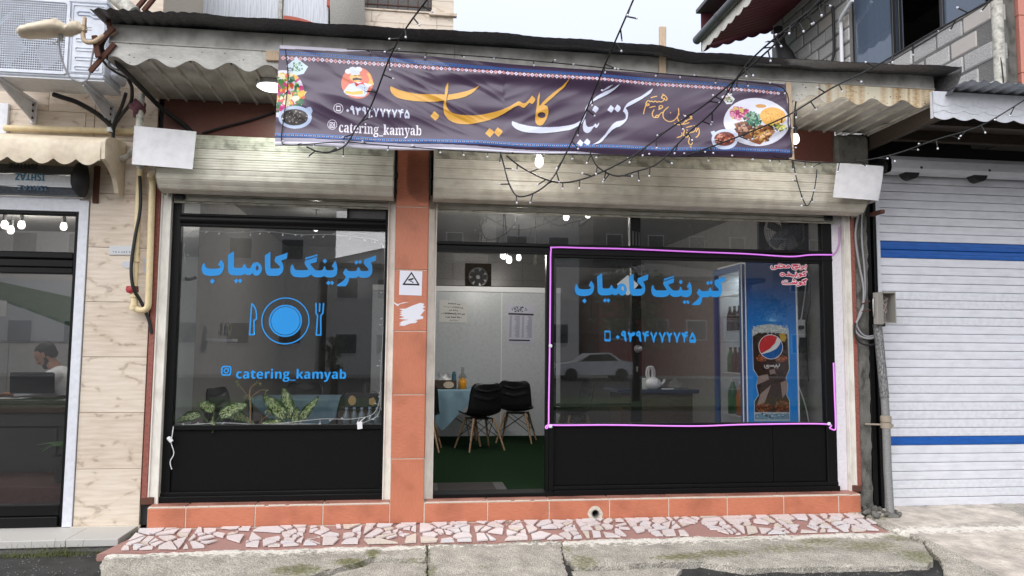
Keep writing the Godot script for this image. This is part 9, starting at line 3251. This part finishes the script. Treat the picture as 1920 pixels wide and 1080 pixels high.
func banner_strokes() -> Array:
	var a := []
	a.append([1508,97,1511,98,1514,101,1517,103,1521,107,1524,111,1526,116,1526,120,1524,124,1521,126,1518,125,1515,122,1511,119,1508,118,1505,117,1503,116,1503,113,1505,109,1507,106,1510,104,1514,104,1517,103])
	a.append([1516,116,1514,120,1512,125,1509,130,1505,132,1502,134,1498,135,1496,134,1493,133,1491,132,1489,134,1486,136,1483,137,1481,136,1479,133,1476,132,1474,133,1471,135,1469,137,1466,136,1464,134,1461,133,1459,134,1456,135,1454,136,1452,135,1450,132,1448,131,1445,132,1442,135,1440,138,1438,142,1437,145,1436,148,1437,151,1439,154,1441,155,1444,155,1447,153,1450,152,1450,150,1449,147,1447,146,1445,147,1441,148,1438,151,1436,155,1434,161,1432,167,1430,176,1428,185,1427,192])
	a.append([1459,117,1461,117,1463,116,1467,114,1472,112,1479,110,1483,109])
	a.append([1452,163,1455,162,1459,160,1463,159,1467,158,1472,156,1475,156])
	a.append([1470,172,1468,176,1465,181,1463,187,1463,193,1464,199,1466,204,1469,206,1473,206,1476,206,1480,206,1484,205,1487,204,1489,202,1489,199,1489,197,1487,196,1484,196,1481,196,1479,198,1477,201,1475,204])
	a.append([1489,197,1491,194,1494,190,1497,187,1500,184,1504,182,1507,181])
	a.append([1490,167,1492,167,1495,166,1499,164,1502,162,1505,160,1506,158,1506,155,1505,153,1503,151,1500,151,1497,152,1494,153,1492,155,1491,158,1491,160,1493,162,1496,163,1497,164,1496,166,1492,168,1490,169])
	a.append([1530,156,1526,160,1520,165,1515,170,1511,176,1508,183,1507,190,1507,197,1508,204,1511,210,1515,214,1520,218,1525,220,1531,222,1537,222,1542,221,1549,218,1555,214,1560,209,1565,202,1570,194,1572,186,1573,177,1573,168,1572,161])
	a.append([1538,181,1538,182,1539,183,1539,183])
	a.append([1575,186,1573,189,1570,193,1568,198,1568,204,1570,210,1571,215,1574,219,1577,222,1580,223,1582,220,1584,215,1585,211])
	a.append([1604,213,1601,217,1596,223,1592,228,1588,231,1584,233,1579,234,1575,235,1570,235,1566,234,1561,233,1557,231,1555,230])
	a.append([1629,206,1626,203,1623,199,1621,196,1623,195,1626,194,1628,195,1628,198,1625,203,1623,206,1620,208,1616,209,1613,210,1609,213,1606,216,1604,219])
	a.append([1594,189,1594,190,1595,191,1595,191])
	a.append([1592,232,1595,232,1600,230,1604,229,1609,227,1613,225,1616,224])
	a.append([1644,267,1647,261,1651,252,1654,248,1655,250,1657,256,1657,262,1656,269,1655,276,1652,282,1648,287,1644,292,1640,294])
	a.append([1633,252,1636,249,1639,246,1641,244,1643,246,1644,250,1643,254,1641,259,1637,264,1633,267,1629,269,1624,269,1620,270,1617,272,1613,274,1610,276,1607,274,1604,271,1603,270,1605,274,1609,279,1611,284,1609,288,1606,292,1602,293,1597,292,1593,290,1590,285,1590,277,1593,267,1594,259])
	a.append([1583,273,1583,276,1584,281,1582,286,1576,290,1568,294,1562,296])
	a.append([1637,236,1637,237,1637,238,1637,238])
	a.append([1605,258,1605,259,1606,260,1607,260])
	a.append([1604,247,1607,246,1612,244,1616,243,1621,241,1625,240,1628,239])
	a.append([1615,294,1613,298,1611,304,1609,310,1608,315,1609,320,1611,324,1613,327,1615,329,1618,330,1620,327,1623,323,1624,319])
	a.append([1615,338,1615,339,1616,340,1616,341])
	return a
func red_strokes() -> Array:
	var a := []
	a.append([352,167,357,151,356,133,334,124,309,119,295,122,287,127])
	a.append([287,134,291,124,292,111,283,99,269,90,253,84,239,81])
	a.append([339,90,341,89,344,87])
	a.append([227,151,229,136,226,120,205,115,182,114,165,114,154,114])
	a.append([78,161,114,163,155,163,184,157,193,151,163,148,122,144,94,131,77,117,73,103,82,91,107,82,137,79,159,84,175,90])
	a.append([199,189,201,187,203,185])
	a.append([138,115,140,113,142,111])
	a.append([19,136,6,144,-11,149,-26,138,-33,125,-17,117,5,114,16,123,22,134])
	a.append([-33,114,-56,111,-83,113,-102,133,-121,154,-145,157,-164,156])
	a.append([-77,145,-84,132,-99,118,-132,110,-166,106,-183,100,-193,105,-195,147,-194,189])
	a.append([-209,105,-227,118,-247,130,-265,130,-275,124,-258,113,-242,99,-254,88,-276,80,-304,75,-331,76,-345,88,-352,102,-350,114,-346,123])
	a.append([362,34,320,25,284,11,304,-4,333,-19,337,-31,327,-40,296,-42,266,-41])
	a.append([255,-41,236,-37,217,-32,209,-25,209,-19,217,-12,228,-10,241,-15,250,-26,252,-41,244,-57,210,-69,177,-77])
	a.append([143,8,152,-6,159,-23,156,-35,139,-44,94,-47,51,-46,40,-34,40,-25,43,-34,34,-46,-13,-46,-59,-44])
	a.append([-3,11,4,-4,7,-21,0,-33,-15,-42,-38,-42,-59,-40])
	a.append([136,-63,139,-65,141,-67])
	a.append([59,-59,62,-61,64,-63])
	a.append([92,-60,95,-63,97,-65])
	a.append([-92,-25,-98,-34,-109,-44,-125,-48,-142,-47,-157,-40,-166,-29,-160,-18,-146,-8,-130,-5,-113,-7,-100,-16,-92,-25])
	a.append([347,-128,310,-138,280,-151,301,-166,329,-181,330,-193,317,-202,286,-204,257,-203])
	a.append([358,-112,319,-124,280,-135])
	a.append([246,-203,230,-198,213,-191,205,-186,205,-181,213,-175,224,-172,237,-174,246,-183,248,-198,240,-214,206,-226,173,-235])
	a.append([147,-158,154,-173,158,-189,145,-200,130,-203,121,-188,114,-175,106,-188,97,-202,84,-189,73,-176,74,-187,58,-202,-18,-207,-96,-207,-122,-201,-128,-190,-127,-176,-122,-164])
	a.append([91,-116,93,-118,95,-120])
	a.append([80,-138,82,-139,84,-141])
	a.append([113,-137,115,-139,117,-140])
	a.append([-75,-146,-72,-148,-70,-149])
	a.append([-42,-146,-39,-147,-37,-149])
	return a
func paths() -> Dictionary:
	var d := {}
	d.festoon_a = [2410,3606,2600,2351,3512,2000,2137,3316,1500,1896,3156,1250,1670,2983,1160,1342,2812,1120,1075,2757,1100,826,2847,1100,682,2948,1100]
	d.festoon_b = [2434,3608,2600,2291,3499,1900,2198,3278,1500,2047,3128,1300,1854,2923,1180,1675,2854,1140,1532,2820,1120,1389,2894,1100,1326,3018,1100]
	d.festoon_c = [1359,3723,2200,1324,3512,1600,1258,3275,1300,1127,2963,1150,1030,2780,1120,910,2676,1100,774,2638,1100,704,2730,1100,662,2873,1100,632,2975,1100]
	d.festoon_d = [60,3630,2200,-89,3588,1800,-201,3499,1500,-340,3246,1200,-446,3105,1120,-522,2978,1100,-629,2921,1100,-725,2921,1100,-803,2953,1100]
	d.festoon_e = [3739,3797,2400,3658,3771,1900,3464,3657,1500,3231,3547,1300,2955,3369,1140,2611,3212,1100,2254,3066,1100,2099,3008,1100]
	d.festoon_f = [4653,3435,1600,4427,3274,1400,4107,3172,1300,3827,3073,1200,3566,3026,1100,3253,3005,1080,2999,3015,1085,2841,3044,1085]
	d.festoon_g = [3008,3007,1085,3048,2846,1070,3118,2663,1060,3164,2687,1060,3204,2810,1060,3232,2954,1050]
	d.border = [-980,3687,1090,-953,3453,1090,-972,3189,1090,-985,3000,1090,-919,2963,1090,-555,3003,1090,-321,2994,1090,75,2982,1090,642,2970,1090,1307,2986,1090,1950,3005,1090,2613,3024,1090,2965,3034,1090,2971,3320,1090,2946,3592,1090,2624,3640,1090,1738,3673,1090,885,3709,1090,63,3722,1090,-534,3714,1090]
	d.window_string = [-1971,799,-90,-1897,812,-90,-1460,809,-90,-970,816,-90,-539,805,-90,-379,841,-90,-279,929,-90,-277,1256,-90,-263,1680,-90,-263,2109,-90,-264,2388,-90]
	d.window_string_b = [-1922,811,-100,-1595,827,-100,-1240,812,-100,-792,856,-100,-495,859,-100,-307,937,-100,-264,1302,-100,-255,1538,-100,-243,1823,-100,-242,2207,-100]
	d.window_string_top = [-1964,2204,-90,-1983,2352,-90,-1939,2461,-90,-1811,2483,-90,-1565,2476,-90,-1295,2494,-90,-1020,2473,-90,-744,2481,-90,-416,2456,-90,-298,2421,-90,-263,2325,-90]
	d.cable_thick = [-2249,3765,1020,-2306,3645,980,-2220,3570,800,-2174,3520,500,-2138,3480,200,-1982,3370,60,-1846,3250,60]
	d.cable_loop = [-2352,3646,900,-2331,3594,850,-2288,3557,800,-2253,3570,600,-2200,3562,500]
	d.cable_loop_b = [-2244,3661,1000,-2253,3620,900,-2285,3569,900,-2269,3556,850,-2250,3564,800]
	d.cable_drop = [-2253,3566,600,-2258,3528,500,-2316,3458,350,-2419,3382,250,-2514,3307,140,-2533,3208,100,-2531,3080,100]
	d.cable_drop_b = [-2338,3515,400,-2403,3434,300,-2485,3349,200,-2534,3293,120]
	d.cable_hose = [-2929,3509,300,-2868,3490,300,-2765,3467,250,-2654,3412,160,-2561,3333,120,-2532,3269,110]
	d.cable_lamp = [-2550,3719,1100,-2553,3574,1050,-2504,3430,1020,-2431,3386,1000,-2375,3425,1000,-2363,3546,1000,-2346,3655,1000]
	d.cable_wall = [-2303,2904,110,-2290,2634,100,-2314,2382,120,-2328,2135,130,-2307,1959,120,-2257,1851,80,-2197,1697,50,-2174,1586,40]
	d.cable_meter = [4225,2816,50,4185,2598,50,4210,2341,50,4251,2086,50,4234,1882,50,4170,1755,50,4157,1679,50,4220,1619,50,4329,1610,50,4396,1671,50]
	d.cable_meter_b = [4265,2819,40,4256,2550,40,4274,2241,40,4266,1985,40,4206,1832,40,4181,1720,40,4260,1629,40,4386,1641,40]
	d.cable_meter_c = [4153,1754,60,4144,1653,60,4190,1568,60,4298,1544,60,4409,1580,60]
	d.cable_red_wall = [-1832,3304,70,-1650,3369,70,-1431,3440,70,-1232,3521,70]
	d.conduit = [-2241,3536,340,-2244,3429,340,-2237,3325,360,-2223,3234,400]
	d.conduit_b = [-2565,3088,100,-2496,3047,110,-2409,3052,140,-2331,3094,200,-2266,3146,300]
	d.led_rope = [3989,2406,-15,3760,2400,-15,3543,2379,-15,3115,2394,-15,2589,2401,-15,1971,2411,-15,1567,2410,-15,1268,2408,-15,1234,2377,-15,1230,2133,-15,1227,1551,-15,1220,836,-15,1240,803,-15,1814,800,-15,2570,786,-15,3086,798,-15,3852,799,-15,3910,759,-15,3958,744,-15,3970,793,-15,3967,1073,-15,3965,1374,-15]
	d.led_rope_tail = [3986,2405,-10,4032,2458,-10,4056,2541,-10,4060,2681,-10]
	d.plug_cord = [-1978,808,0,-1984,742,0,-1990,676,0,-1965,588,0,-1991,518,0,-1976,456,0]
	d.inner_cord = [-2026,2278,-250,-2054,2182,-250,-2042,2111,-250,-1986,2070,-250,-1915,2090,-250]
	d.fridge_cord = [3981,2234,-500,3952,2015,-500,3912,1797,-500,3878,1580,-500,3841,1257,-500,3937,936,-500,3972,750,-500]
	d.fridge_cord_b = [4004,2235,-500,4022,2016,-500,3968,1743,-500,3970,1365,-500,3977,1177,-500]
	return d
